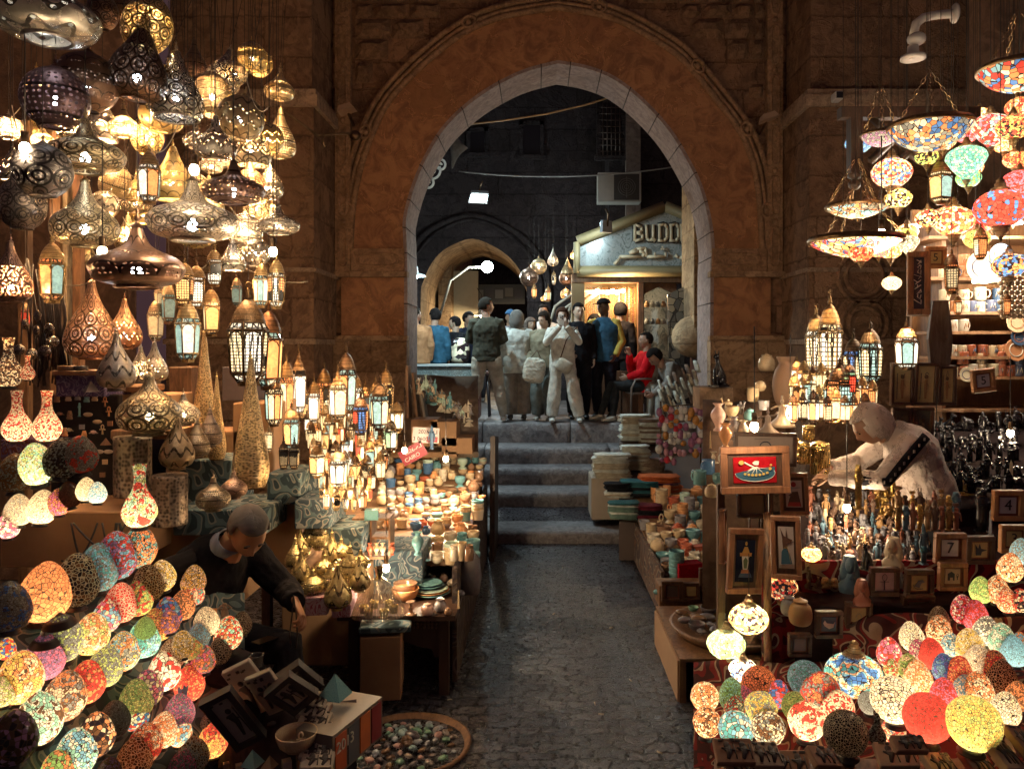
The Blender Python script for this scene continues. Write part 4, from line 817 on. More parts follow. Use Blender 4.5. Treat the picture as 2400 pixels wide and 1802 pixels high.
for s, x, y, w, nm, k, lit, d in ER:
    X, Y = 1850+x/3.675, 1350+y/3.675; egg_lamp(X, Y, w/3.675*1.04, DR(X, Y)-(.25 if w > 350 else 0), em(nm, k, lit), d, 'ball' if s == 'b' else 'egg', lit=bool(lit), group=G3, label=d)
for s, X, Y, w, nm, k, lit, d in (('b', 1652, 1632, 66, 'cream orange', 'k', 1, 'cream and orange globe lamp at the left end of the right heap'), ('e', 1716, 1632, 62, 'mint green', 'f', 1, 'pale green egg lamp beside the cream and orange globe'), ('b', 1762, 1625, 56, 'mauve pink', 'f', 1, 'plum globe lamp behind the olive one'), ('b', 1657, 1692, 66, 'cream orange brown', 'k', 1, 'amber flecked globe lamp in the lower left front'),
                        ('e', 1722, 1662, 52, 'grey cream red', 'k', 1, 'dark flecked small egg lamp'), ('b', 1725, 1708, 82, 'sky teal white', 'l', 1, 'turquoise globe lamp in the front row'), ('b', 1784, 1655, 76, 'lime yellow grey', 'f', 1, 'olive globe lamp with one dark chip'), ('b', 1800, 1706, 78, 'cream grey brown', 'k', 1, 'ivory grey globe lamp beside the turquoise one'), ('e', 1825, 1629, 54, 'red pink blue', 'l', 1, 'magenta egg lamp with white diamonds'), ('b', 1779, 1602, 80, 'orange', 'k', 1, 'glowing orange globe lamp behind the post'), ('b', 1865, 1655, 66, 'green lime', 'f', 1, 'moss green globe lamp behind the white splashed one')):
    egg_lamp(X, Y, w, DR(X, Y), em(nm, k, lit), d, 'ball' if s == 'b' else 'egg', lit=bool(lit), group=G3, label=d)
# draped stands below the heaps
def drape(x0, x1, y0, y1, fn, off, mat, label, nx=30, ny=26, skirt=True, dy=.05, name='draped_stand'):
    m = MB(); vs = []
    for j in range(ny+1):
        row = []
        for i in range(nx+1):
            X = x0+(x1-x0)*i/nx; Y = y0+(y1-y0)*j/ny; p = W(X, Y, fn(X, Y))+Vector((0, dy, -off)); row.append(m.bm.verts.new((p.x, p.y, max(p.z, .03)+.012*math.sin(p.x*17+p.y*11))))
        vs.append(row)
    for j in range(ny):
        for i in range(nx): f = m.bm.faces.new((vs[j][i], vs[j][i+1], vs[j+1][i+1], vs[j+1][i])); f.smooth = True
    if skirt:
        edge = vs[0]+[r[-1] for r in vs[1:]]+vs[-1][::-1][1:]+[r[0] for r in vs[::-1][1:]]
        low = [m.bm.verts.new((v.co.x, v.co.y, 0.01)) for v in edge]
        for i in range(len(edge)-1): m.bm.faces.new((edge[i], edge[i+1], low[i+1], low[i]))
    o = obj(name, m, mat); o.location = (0, 0, 0); tag(o, label, 'stand'); return o
drape(-200, 565, 1330, 1960, DL, .14, khaya(), 'sloping stand draped in dark patterned applique cloth under the left egg lamps')
drape(1630, 2700, 1500, 1900, DR, .13, khaya((.05, .02, .02), (.3, .22, .15), (.16, .02, .02)), 'low sloping stand with red cloth under the right globe lamps')
drape(1960, 2700, 1380, 1500, DR, .15, khaya((.05, .02, .02), (.3, .22, .15), (.16, .02, .02)), 'higher back part of the right egg lamp stand')

# ================= right: hanging mosaic lamps =================
BG = 'mosaic lamps hanging over the right stall'
def mm(names, k=''): return MM(tuple(names.split()), 8.0 if 'f' in k else 6.0, .05, .22, 2.0 if 'p' in k else 0, (.03, .02, .015), .7)
for a in ((2385, 165, 168, 4.0, 'blue cream orange sky red', 'l', 'bowl', 'large hanging bowl of blue and cream glass at the top right corner'), (2180, 300, 182, 4.2, 'cream blue orange grey', 'f', 'bowl', 'wide hanging bowl with red and orange star rosette'), (2065, 318, 88, 4.4, 'mauve grey', 'f', 'bowl', 'small mauve bowl lamp behind the dark turned post'),
          (2322, 300, 86, 4.3, 'sky pink cream red', '', 'tear', 'pastel blue and pink teardrop lamp'), (2375, 298, 76, 4.0, 'red green orange black', 'f', 'globe', 'dark red globe lamp with green and orange chips at the right edge'), (2265, 375, 90, 4.2, 'mint teal', 'f', 'tear', 'seafoam green teardrop lamp'), (2270, 418, 56, 4.7, 'teal green', 'f', 'globe', 'dim teal globe lamp behind the seafoam one'),
          (2090, 405, 92, 4.3, 'blue orange cream red', 'f', 'globe', 'blue and orange globe lamp with red flower'), (2172, 368, 52, 4.5, 'green yellow black', '', 'globe', 'small dark green globe lamp with yellow star'), (2390, 425, 70, 4.2, 'pink red', 'f', 'tear', 'bright pink teardrop lamp at the right edge'), (2395, 375, 50, 4.4, 'red orange', 'f', 'globe', 'small red globe lamp above the pink one'),
          (2105, 465, 62, 4.3, 'cream yellow black', '', 'globe', 'white and black flowered globe lamp under the blue one'), (2175, 512, 58, 4.3, 'red yellow cream black', '', 'globe', 'red globe lamp with yellow star flower'), (2235, 518, 92, 4.6, 'red orange cream', '', 'globe', 'scarlet and cream globe lamp behind the big red one'), (2345, 488, 118, 3.9, 'red red red blue', 'l', 'globe', 'big bright red globe lamp with blue and white stars'),
          (2018, 592, 58, 4.1, 'orange red cream', '', 'globe', 'orange globe lamp with white star flower below the wide bowl'), (2060, 588, 42, 4.4, 'orange pink', 'f', 'globe', 'small salmon globe lamp beside the orange starred one'), (2090, 664, 44, 4.2, 'cream', 'f', 'globe', 'cream crackle globe lamp on a long cord'), (2365, 622, 76, 4.2, 'blue orange black', '', 'globe', 'dark blue globe lamp with orange star'),
          (2128, 570, 50, 4.8, 'grey white', 'f', 'tear', 'clear crackle glass lamp near the lattice'), (2290, 560, 60, 4.9, 'orange green', '', 'globe', 'dim orange and green globe lamp deep in the stall'), (2210, 330, 60, 4.9, 'orange cream', 'l', 'globe', 'dim orange globe lamp behind the star rosette bowl')):
    k = a[5]; mosaic_hanging(a[0], a[1], a[2], a[3], mm(a[4], k), a[7], a[6], label=a[7], bulb=a[6] in ('bowl',), e=1.7 if a[6] != 'tear' else 1.3)
mosaic_hanging(2005, 568, 205, 4.2, mm('cream yellow orange blue red cream', 'p'), '', 'wide', label='widest shallow glass dish lamp with blue rim on three chains', e=2.5)
mosaic_hanging(2010, 488, 140, 4.6, mm('cream grey orange sky', 'p'), '', 'wide', label='shallow glass dish lamp with dark crown edged rim', e=2.0)
mosaic_hanging(2002, 1581, 134, 3.9, mm('blue sky cream orange teal', 'p'), '', 'globe', label='big blue mosaic lamp with brass spire resting on the right heap', e=5, hangs=False)
mosaic_hanging(1702, 1509, 90, 4.3, mm('lime mint', 'f'), '', 'globe', label='pale green crackle lamp with brass cap low on the right', hangs=2, e=3, group='mosaic lamps hung low on the picture stand')
for x, y, w, nm, d in ((1755, 1449, 92, 'cream green orange black', 'globe lamp of cream and green squares beside the picture stand'), (1742, 1569, 68, 'black cream blue', 'dark globe lamp with blue star under the pale green one'), (1829, 1373, 80, 'cream red orange black', 'globe lamp of cream squares with red flower behind the picture stand'), (1902, 1298, 46, 'green red yellow', 'small green and red mosaic globe among the statuettes')):
    mosaic_hanging(x, y, w, 4.05 if x < 1800 else 4.3, mm(nm), '', 'globe', label=d, e=6, group='mosaic lamps hung low on the picture stand', hangs=2 if x < 1900 else 0)
rq = random.Random(5)
for i in range(16):
    nm = rq.choice(('red orange cream', 'green yellow', 'orange cream', 'blue sky', 'red', 'cream orange', 'teal mint', 'pink red')); mosaic_hanging(rq.uniform(1960, 2400), rq.uniform(250, 600), rq.uniform(40, 66), rq.uniform(4.9, 5.6), mm(nm, rq.choice(('', 'f', 'p'))), f"small {nm.split()[0]} mosaic globe lamp", 'globe', e=1.8)
# ================= people =================
tex_c = bpy.data.textures.new('folds', 'CLOUDS'); tex_c.noise_scale = .09
tex_f = bpy.data.textures.new('fur', 'CLOUDS'); tex_f.noise_scale = .02
@cached
def skin(c=(.42, .23, .15)):
    m, t, out = newmat('skin'); n = t.noise(t.coord(), 40, 3); p = bsdf(t, out, t.mix(t.math('MULTIPLY', n, .5), c4(c), c4(hsv(c, .65))), .5, 0, n, .15, .002); p.inputs['Subsurface Weight'].default_value = .1; p.inputs['Subsurface Scale'].default_value = .01; return m
def head(mb, c, M3, s=1.0, seg=36, rings=28):
    # forward is -Y; features pushed out of an ellipsoid
    G = lambda x, z, cx, cz, sx, sz: math.exp(-((x-cx)/sx)**2-((z-cz)/sz)**2)
    vs = []
    for j in range(rings+1):
        ph = math.pi*j/rings; row = []
        for i in range(seg):
            th = 2*math.pi*i/seg; dx, dy, dz = math.sin(ph)*math.sin(th), -math.sin(ph)*math.cos(th), math.cos(ph)
            x, y, z = dx*.077, dy*.098, dz*.118
            if dz < 0: x *= 1-.28*(-dz)**1.4; y *= 1-.12*(-dz) if dy > 0 else 1
            if dy < 0:
                f = G(dx, dz, 0, -.1, .13, .22)*.024+G(dx, dz, 0, .3, .5, .12)*.005-(G(dx, dz, .36, .12, .15, .11)+G(dx, dz, -.36, .12, .15, .11))*.010+G(dx, dz, 0, -.48, .26, .06)*.007+G(dx, dz, 0, -.62, .26, .05)*.005-G(dx, dz, 0, -.55, .3, .025)*.005+G(dx, dz, 0, -.85, .3, .14)*.012
                y -= f
            row.append(mb.bm.verts.new(Vector(c)+M3 @ (Vector((x, y, z))*s)))
        vs.append(row)
    for j in range(rings):
        for i in range(seg):
            k = (i+1) % seg
            try: f = mb.bm.faces.new((vs[j][i], vs[j][k], vs[j+1][k], vs[j+1][i])); f.smooth = True
            except ValueError: pass
    for sx in (-1, 1):
        mb.ball(Vector(c)+M3 @ (Vector((sx*.077, .008, -.0))*s), (.012*s, .018*s, .03*s), 8, 6, M3.to_4x4())
def hand(mb, w, d, nrm, s=1.0, curl=.5, thumb=1, spread=.12):
    # palm + four unequal fingers + a thumb leaving the palm's side
    d = Vector(d).normalized(); nrm = Vector(nrm); nrm = (nrm-d*nrm.dot(d)).normalized(); x = d.cross(nrm)*thumb; w = Vector(w)
    mb.tube([w-d*.02*s, w+d*.02*s, w+d*.055*s, w+d*.088*s], [(.024*s, .018*s), (.034*s, .016*s), (.041*s, .015*s), (.038*s, .012*s)], 10, True, x)
    for k, (off, L) in enumerate(((.029, .07), (.010, .078), (-.010, .072), (-.028, .056))):
        p = w+d*.083*s+x*off*s; dd = (d+x*off*spread*20).normalized(); pts = [p-dd*.015*s, p]; a = 0
        for q, fr in enumerate((.45, .32, .23)):
            a += curl*(.8+.15*k)*(.75 if q == 0 else 1.0); v = dd*math.cos(a)+nrm*math.sin(a); pts.append(pts[-1]+v*L*fr*s)
        mb.tube(pts, [.0092*s, .0092*s, .0086*s, .008*s, .0065*s], 7)
    p = w+d*.025*s+x*.03*s; v1 = (d*.55+x*.8+nrm*.25).normalized(); v2 = (d*.85+x*.25+nrm*.45*(.5+curl)).normalized()
    mb.tube([w+d*.01*s+x*.012*s, p, p+v1*.032*s, p+v1*.032*s+v2*.03*s, p+v1*.032*s+v2*.052*s], [.013*s, .012*s, .0105*s, .0095*s, .0075*s], 7)
STAND = dict(pel=(0, 0, .96), che=(0, 0, 1.27), nek=(0, .015, 1.47), hed=(0, -.02, 1.615), sh=(.175, .01, 1.395), el=(.235, .03, 1.13), wr=(.225, -.06, .9), hip=(.09, 0, .92), kn=(.105, -.02, .5), an=(.11, .02, .085))
def figure(label, loc, rz=0.0, H=1.75, pose=None, top=(.2, .2, .2), bottom=(.1, .1, .1), sk=(.42, .23, .15), hair=(.02, .015, .012), hs='short', bulk=1.0, leg=1.0, flare=1.0, shoe=(.1, .1, .1), headrot=(0, 0, 0), vox=.009, sleeve=1.0, curl=.5, topmat=None, botmat=None, coat=0.0, hn=None, skirt=False, group='people standing on the upper street', seat=False, hl=None, hands=None, foot=None):
    J = {}
    for k, v in STAND.items():
        if k in ('pel', 'che', 'nek', 'hed'): J[k] = Vector(v)
        else: J[k+'R'] = Vector((-v[0], v[1], v[2])); J[k+'L'] = Vector(v)
    for k, v in (pose or {}).items(): J[k] = Vector(v)
    s = H/1.75; t = thing('person', label, 'person', loc, rz, s, group)
    HR = Euler(headrot).to_matrix(); b = MB(); head(b, J['hed'], HR)
    base = J['hed']+HR @ Vector((0, .03, -.06)); b.tube([J['nek']-Vector((0, 0, .05)), J['nek'].lerp(base, .5), base], [.066, .06, .06], 12)
    def torso(mb, k, lo=0.0):
        side = (J['shL']-J['shR']).normalized(); sd2 = (J['hipL']-J['hipR']).normalized()
        p0 = J['pel']-(J['che']-J['pel']).normalized()*(.06+lo); sm = (J['shL']+J['shR'])/2
        mb.tube([p0, J['pel'], J['pel'].lerp(J['che'], .5), J['che'], J['che'].lerp(sm, .65), sm+(J['nek']-sm)*.35, J['nek']],
                [(.165*k, .12*k), (.165*k, .125*k), (.15*k, .115*k), (.172*k, .125*k), (.17*k, .112*k), (.115*k, .088*k), (.066*k, .066*k)], 18, True, [sd2, sd2, sd2.lerp(side, .5), side, side, side, side])
    def arms(mb, k, L=1.0, w=1.0):
        for q in 'LR':
            a, e, r = J['sh'+q], J['el'+q], J['wr'+q]; end = e.lerp(r, L)
            mb.tube([a.lerp(J['nek'], .3)-Vector((0, 0, .02)), a, a.lerp(e, .5), e, e.lerp(end, .5), end], [.055*k, .06*k, .052*k, .045*k*w, .040*k*w, .031*k*w*1.05], 12)
    def legs(mb, k, fl=1.0, an=1.0):
        for q in 'LR':
            a, e, r = J['hip'+q], J['kn'+q], J['an'+q].copy(); r = e.lerp(r, an)
            mb.tube([a+(a-e).normalized()*.05, a.lerp(e, .12), a.lerp(e, .5), e, e.lerp(r, .35), r], [.075*k, .093*k, .078*k, .06*k*(1+(fl-1)*.5), .058*k*(1+(fl-1)*.7), .038*k*fl], 14)
    torso(b, .9); arms(b, .8, 1.0); legs(b, .8)
    for q, sg in (('L', 1), ('R', -1)):
        hd = (hands or {}).get(q); d = (J['wr'+q]-J['el'+q]).normalized()
        if hd: hand(b, J['wr'+q], hd[0], hd[1], 1.0, hd[2], hd[3] if len(hd) > 3 else sg)
        else: hand(b, J['wr'+q], d, Vector((-sg, 0, 0)), 1.0, curl, -sg)
    me = b; o = obj('body', me, skin(sk), t); r = o.modifiers.new('Remesh', 'REMESH'); r.mode = 'VOXEL'; r.voxel_size = vox*.75; r.use_smooth_shade = True; sm = o.modifiers.new('Smooth', 'SMOOTH'); sm.factor = .4; sm.iterations = 1
    def dress(nm, mb, mat, amt=.02, vx=1.0, part=t):
        o = obj(nm, mb, mat, part); r = o.modifiers.new('Remesh', 'REMESH'); r.mode = 'VOXEL'; r.voxel_size = vox*vx; r.use_smooth_shade = True
        q = o.modifiers.new('Smooth', 'SMOOTH'); q.factor = .6; q.iterations = 3
        if amt: dp = o.modifiers.new('Folds', 'DISPLACE'); dp.texture = tex_c; dp.strength = amt; dp.mid_level = .5
        return o
    m = MB(); legs(m, 1.18*leg, flare, .98)
    m.tube([J['pel']+(J['che']-J['pel'])*.12, J['pel'], (J['hipL']+J['hipR'])/2-Vector((0, 0, .05)) if not seat else (J['hipL']+J['hipR'])/2], [(.15, .11), (.172*leg, .128), (.16*leg, .12)], 16, True, (J['hipL']-J['hipR']).normalized())
    if skirt: m.tube([J['pel'], (J['knL']+J['knR'])/2, (J['anL']+J['anR'])/2+Vector((0, 0, .03))], [(.18, .14), (.24, .2), (.28, .24)], 18)
    dress('trousers', m, botmat or cloth(bottom), .018)
    m = MB(); torso(m, 1.13*bulk, .05+coat); arms(m, 1.2*bulk, sleeve, 1.05); dress('jacket' if bulk > 1.02 else 'shirt', m, topmat or cloth(top), .022)
    if hn:  # waistcoat worn over the sleeves
        m = MB(); torso(m, 1.26*bulk, .07); dress('waistcoat', m, cloth(hn), .015)
    hm = {'short': ((.087, .106, .105), (0, .014, .026)), 'crop': ((.081, .101, .102), (0, .010, .022)), 'long': ((.092, .105, .1), (0, .022, .04)), 'curly': ((.1, .112, .115), (0, .02, .03)), 'scarf': ((.1, .118, .125), (0, .022, .0)), 'cap': ((.086, .106, .085), (0, .01, .052)), 'bald': None, 'hood': ((.115, .125, .15), (0, .03, -.0))}[hs]
    if hm:
        (rx, ry, rz_), c = hm; m = MB(); vs = []
        bmh = bmesh.new(); g = bmesh.ops.create_uvsphere(bmh, u_segments=28, v_segments=20, radius=1)
        lo = {'short': -.75, 'crop': -.65, 'long': -1.6, 'curly': -.75, 'scarf': -1.3, 'cap': .05, 'hood': -1.2}[hs]
        for v in list(bmh.verts):
            face = v.co.y < -.30 and v.co.z < (.42 if hs in ('scarf', 'long') else (.5 if hs != 'cap' else .05)) and (abs(v.co.x) < .72 or hs in ('short', 'crop', 'curly', 'cap'))
            if face or v.co.z < lo or (hs in ('short', 'crop') and v.co.y < .12 and v.co.z < -.05): bmh.verts.remove(v)
        for v in bmh.verts:
            if hs == 'curly': k = 1+.06*math.sin(v.co.x*19+v.co.z*23)*math.cos(v.co.y*21)
            else: k = 1+.012*math.sin(v.co.x*40)
            v.co = Vector((v.co.x*rx*k, v.co.y*ry*k, v.co.z*rz_*k))+Vector(c)
            if hs == 'long' and v.co.z < 0: v.co.z *= 2.6; v.co.y += .02; v.co.x *= 1.05
            if hs == 'scarf' and v.co.z < -.03: v.co.z *= 1.5; v.co.x *= 1.1
        for f in bmh.faces: f.smooth = True
        hm_ = bpy.data.meshes.new('hair'); bmh.to_mesh(hm_); bmh.free(); hm_.transform(Matrix.Translation(J['hed']) @ HR.to_4x4())
        nm = {'scarf': 'headscarf', 'cap': 'cap', 'hood': 'hood'}.get(hs, 'hair')
        ho = obj(nm, hm_, topmat if hs == 'hood' else cloth(hair, fine=400), t); so = ho.modifiers.new('Solidify', 'SOLIDIFY'); so.thickness = .012 if hs != 'scarf' else .02; so.offset = 1
        if hs == 'cap': obj('cap_peak', MB().ball((0, 0, 0), (.07, .06, .008), 14, 6), cloth(hair), t, J['hed']+HR @ Vector((0, -.13, .052)), headrot)
    for q in 'LR':
        e = HR @ Vector((.029 if q == 'L' else -.029, -.083, .013)); obj('eye', mc('eye', lambda: MB().ball((0, 0, 0), (.012, .006, .0055), 8, 6).mesh('eye')), plain((.03, .02, .015), .2), t, J['hed']+e, headrot)
        e = HR @ Vector((.03 if q == 'L' else -.03, -.092, .036)); obj('eyebrow', mc('brow', lambda: MB().ball((0, 0, 0), (.018, .004, .004), 8, 5).mesh('brow')), plain(hsv(hair, .8) if hs not in ('scarf', 'hood', 'cap') else (.03, .02, .015), .8), t, J['hed']+e, headrot)
        a = J['an'+q]; fd = Vector((foot or {}).get(q, (0, -1, 0))).normalized(); m = MB(); sd = fd.cross(Vector((0, 0, 1)))
        m.tube([a+Vector((0, 0, -.04))-fd*.06, a+Vector((0, 0, -.035))+fd*.02, a+Vector((0, 0, -.05))+fd*.1, a+Vector((0, 0, -.06))+fd*.17], [(.03, .035), (.042, .04), (.045, .028), (.03, .018)], 12, True, sd)
        m.tube([a+Vector((0, 0, .0)), a+Vector((0, 0, -.05))], [.042, .045], 12); obj('shoe', m, plain(shoe, .5), t)
    t['J'] = 0; return t, J, s
LZ = 1.056
def at(px, D, z=LZ): return ((px-VX)/F*D, D, z)
PI = math.pi
PR = dict(
 olive=figure('man in olive shirt and cream trousers seen from behind, feet wide apart', at(1140, 11.3), PI, 1.84, dict(knR=(-.17, -.02, .5), anR=(-.24, -.04, .085), knL=(.13, .0, .5), anL=(.28, .03, .085), elR=(-.25, -.02, 1.15), wrR=(-.12, -.2, 1.1), elL=(.25, -.03, 1.15), wrL=(.12, -.2, 1.12)), (.085, .085, .065), (.6, .55, .45), (.34, .2, .14), (.03, .025, .02), 'crop', 1.08, 1.1, 1.15, (.5, .45, .38), (0, 0, -1.1)),
 hijab=figure('woman in white shirt and patterned headscarf with black shoulder strap, seen from behind', at(1212, 11.65), PI+.15, 1.66, None, (.62, .64, .6), (.26, .22, .19), (.4, .26, .18), (.16, .15, .14), 'scarf', 1.25, 1.3, 1.9, (.05, .05, .05), (.25, 0, -.3), coat=.1),
 mask=figure('young woman in face mask and beige jacket carrying a white furry bag', at(1275, 11.55), -.35, 1.63, dict(wrR=(-.2, -.14, .93), elR=(-.27, .03, 1.14)), (.27, .24, .17), (.16, .18, .17), (.5, .34, .26), (.03, .02, .015), 'long', 1.25, 1.15, 1.9, (.3, .28, .25), (.3, 0, -.3)),
 white=figure('woman dressed all in white raising a phone to take a picture', at(1318, 11.33), .0, 1.68, dict(elL=(.25, -.13, 1.22), wrL=(.05, -.27, 1.46), elR=(-.25, -.13, 1.22), wrR=(-.045, -.27, 1.47), anL=(.26, .0, .085), knL=(.17, -.03, .5), anR=(-.16, 0, .085), knR=(-.12, 0, .5)), (.8, .78, .7), (.8, .78, .7), (.5, .34, .26), (.07, .03, .018), 'long', 1.08, 1.0, 1.9, (.7, .7, .65), (.1, 0, 0), curl=.8, hands=dict(L=((-.35, -.1, 1), (0, 1, 0), .7, -1), R=((.35, -.1, 1), (0, 1, 0), .7, 1))),
 black=figure('dark haired young man in black shirt looking down beside the woman in white', at(1356, 11.8), .1, 1.78, dict(wrR=(-.15, -.2, 1.0)), (.014, .013, .016), (.02, .02, .025), (.5, .33, .24), (.015, .012, .012), 'short', 1.12, 1.12, 1.2, (.03, .03, .03), (.15, 0, .15)),
 cap=figure('older man in dark cap, blue waistcoat and yellow sleeves', at(1415, 12.0), -.35, 1.86, dict(elL=(.27, .03, 1.13), wrL=(.2, -.1, .92)), (.55, .42, .1), (.02, .02, .03), (.12, .065, .04), (.02, .015, .015), 'cap', 1.12, 1.1, 1.1, (.04, .04, .04), (0, 0, -.5), hn=(.035, .09, .15)),
 curly=figure('curly haired man in black seen behind the capped man', at(1453, 12.9), PI-.5, 1.84, None, (.02, .015, .015), (.02, .02, .02), (.3, .18, .12), (.012, .01, .01), 'curly', 1.05, headrot=(0, 0, .4)),
 orange=figure('stout man in tan orange jacket at the left of the arch, seen from behind', at(974, 12.3), PI+.2, 1.74, dict(elL=(.26, -.02, 1.15), wrL=(.15, -.2, 1.1)), (.42, .22, .11), (.12, .12, .13), (.35, .2, .14), (.02, .015, .012), 'short', 1.25, 1.1, headrot=(0, 0, -.9)),
 denim=figure('man in blue denim jacket with pale patterned shoulders, seen from behind', at(1018, 12.6), PI-.2, 1.74, None, (.035, .11, .18), (.05, .055, .07), (.38, .24, .17), (.015, .012, .012), 'short', 1.18, headrot=(0, 0, .8)),
 pack=figure('dark haired woman in black with a spotted backpack', at(1066, 12.9), PI+.5, 1.62, None, (.02, .02, .025), (.04, .04, .05), (.42, .28, .2), (.015, .012, .012), 'short', 1.1, headrot=(.2, 0, .9)),
 navy=figure('man in navy with glasses behind the spotted backpack', at(1098, 13.4), .5, 1.72, None, (.03, .035, .06), (.05, .05, .06), (.3, .18, .12), (.015, .012, .012), 'short', 1.1, headrot=(.2, 0, .6)),
 bcap=figure('person in blue cap behind the patterned headscarf', at(1196, 13.2), .2, 1.74, None, (.2, .2, .22), (.05, .05, .06), (.3, .18, .12), (.05, .14, .28), 'cap', 1.1),
 face=figure('man with white hood glancing between the mask and the white clad woman', at(1273, 13.3), 0, 1.84, None, (.6, .6, .6), (.05, .05, .06), (.3, .18, .12), (.02, .015, .012), 'short', 1.1),
 dark=figure('woman in black headscarf half hidden by the capped man', at(1393, 12.9), -.6, 1.66, None, (.02, .02, .02), (.1, .12, .13), (.35, .2, .14), (.02, .018, .018), 'scarf', 1.15, skirt=True),
 pscarf=figure('woman in brown patterned headscarf behind the masked woman', at(1243, 12.9), .4, 1.6, None, (.03, .03, .035), (.04, .04, .05), (.4, .26, .18), (.16, .12, .1), 'scarf', 1.15),
 far=figure('far visitor in dark clothes deeper in the alley', at(1120, 15.5), 0, 1.7, None, (.05, .04, .05), (.04, .04, .05), (.3, .18, .12), (.02, .015, .012), 'short', 1.1),
)
SITJ = dict(pel=(0, 0, .52), che=(0, .02, .82), nek=(0, 0, 1.03), hed=(0, -.03, 1.19), shR=(-.185, .0, .98), shL=(.185, .0, .98), hipR=(-.1, -.02, .5), hipL=(.1, -.02, .5), knR=(-.13, -.45, .52), knL=(.13, -.45, .52), anR=(-.14, -.5, .085), anL=(.14, -.5, .085), elR=(-.25, -.05, .72), elL=(.25, -.08, .72), wrR=(-.17, -.28, .65), wrL=(.12, -.27, .65))
sred = dict(SITJ); sred.update(anR=(-.14, -.62, .085), elR=(-.2, -.15, .75), wrR=(-.05, -.2, .98), che=(0, .06, .8), nek=(0, .06, 1.02), hed=(0, .03, 1.18), shR=(-.185, .06, .97), shL=(.185, .06, .97))
figure('seated young man in bright red jacket holding a phone to his mouth', at(1508, 11.55), -PI/2+.15, 1.78, sred, (.6, .012, .02), (.035, .04, .045), (.34, .2, .14), (.015, .012, .012), 'crop', 1.12, 1.0, 1.0, (.5, .48, .42), seat=True, group='people sitting by the shop', hands=dict(R=((0, -.3, 1), (1, 0, 0), 1.0)))
sg = dict(SITJ); sg.update(che=(0, -.18, .72), nek=(0, -.36, .88), hed=(0, -.47, .97), shR=(-.185, -.3, .86), shL=(.185, -.3, .86), elR=(-.25, -.4, .6), elL=(.25, -.4, .6), wrR=(-.1, -.55, .45), wrL=(.1, -.55, .45))
figure('curly haired person in grey hoodie bending forward beside the red jacket', at(1600, 11.35), -PI/2+.35, 1.7, sg, (.3, .28, .26), (.4, .42, .4), (.35, .2, .14), (.015, .012, .012), 'curly', 1.15, 1.0, 1.0, (.3, .3, .3), seat=True, group='people sitting by the shop', headrot=(.9, 0, 0))
# things they carry
ph = MB().box((0, 0, 0), (.075, .009, .155)); x, y, z = at(1314, 11.33); t = tag(obj('phone', ph.mesh('phone', .003), plain((.75, .72, .68), .3), None, (x-.002, y-.36, z+1.49)), 'white phone with three lenses held up by the woman in white', 'phone')
for dx, dz in ((.02, .05), (.02, .02), (-.005, .035)): obj('lens', MB().ball((0, 0, 0), (.011, .004, .011), 10, 6), plain((.02, .02, .03), .1), t, (dx, -.006, dz))
def bag(px, D, z, w, h, mat, label, fur=False, strap=None, ry=0.0, name='handbag'):
    p = at(px, D, z); t = thing(name, label, 'bag', p, (0, ry, 0)); o = obj('bag_body', MB().ball((0, 0, 0), (w/2, w*.2, h/2), 20, 14), mat, t); o.modifiers.new('r', 'CAST').cast_type = 'CUBOID'; o.modifiers['r'].factor = .55
    if fur: d = o.modifiers.new('s', 'SUBSURF'); d.levels = d.render_levels = 2; d = o.modifiers.new('d', 'DISPLACE'); d.texture = tex_f; d.strength = .03
    if strap: obj('strap', MB().tube([Vector(q) for q in strap], (.008), 6), cloth((.12, .06, .04)), t)
    return t
bag(1252, 11.3, LZ+.76, .33, .38, cloth((.7, .68, .58)), 'white furry handbag hanging from the masked woman hand', True, [(-.08, 0, .17), (0, .0, .3), (.08, 0, .17)], .15)
bag(1322, 11.12, LZ+.83, .24, .2, cloth((.6, .55, .45)), 'small cream crossbody bag with brown edging on the woman in white', False, [(-.1, 0, .08), (-.15, .05, .35), (-.1, .12, .6)], .5)
bag(1076, 12.7, LZ+1.05, .34, .42, MM(('black', 'black', 'white'), 12, .0, 0), 'black backpack with white spots', False, None, 0, 'backpack')
# monobloc armchair for the red jacket
x, y, z = at(1508, 11.55); t = thing('plastic_chair', 'brown plastic armchair under the young man in red', 'chair', (x, y, z), -PI/2+.15); pc = plain((.16, .12, .1), .4)
obj('seat', MB().box((0, 0, .42), (.46, .44, .03)), pc, t); obj('backrest', MB().box((0, .24, .65), (.46, .03, .45), rx=-.15), pc, t)
for sx in (-1, 1):
    obj('armrest', MB().tube([(sx*.26, .24, .62), (sx*.27, .0, .64), (sx*.27, -.2, .63), (sx*.27, -.26, .5), (sx*.27, -.27, .02)], [(.03, .015)]*5, 8), pc, t); obj('leg', MB().tube([(sx*.22, .2, .42), (sx*.25, .28, 0)], .02, 8), pc, t)
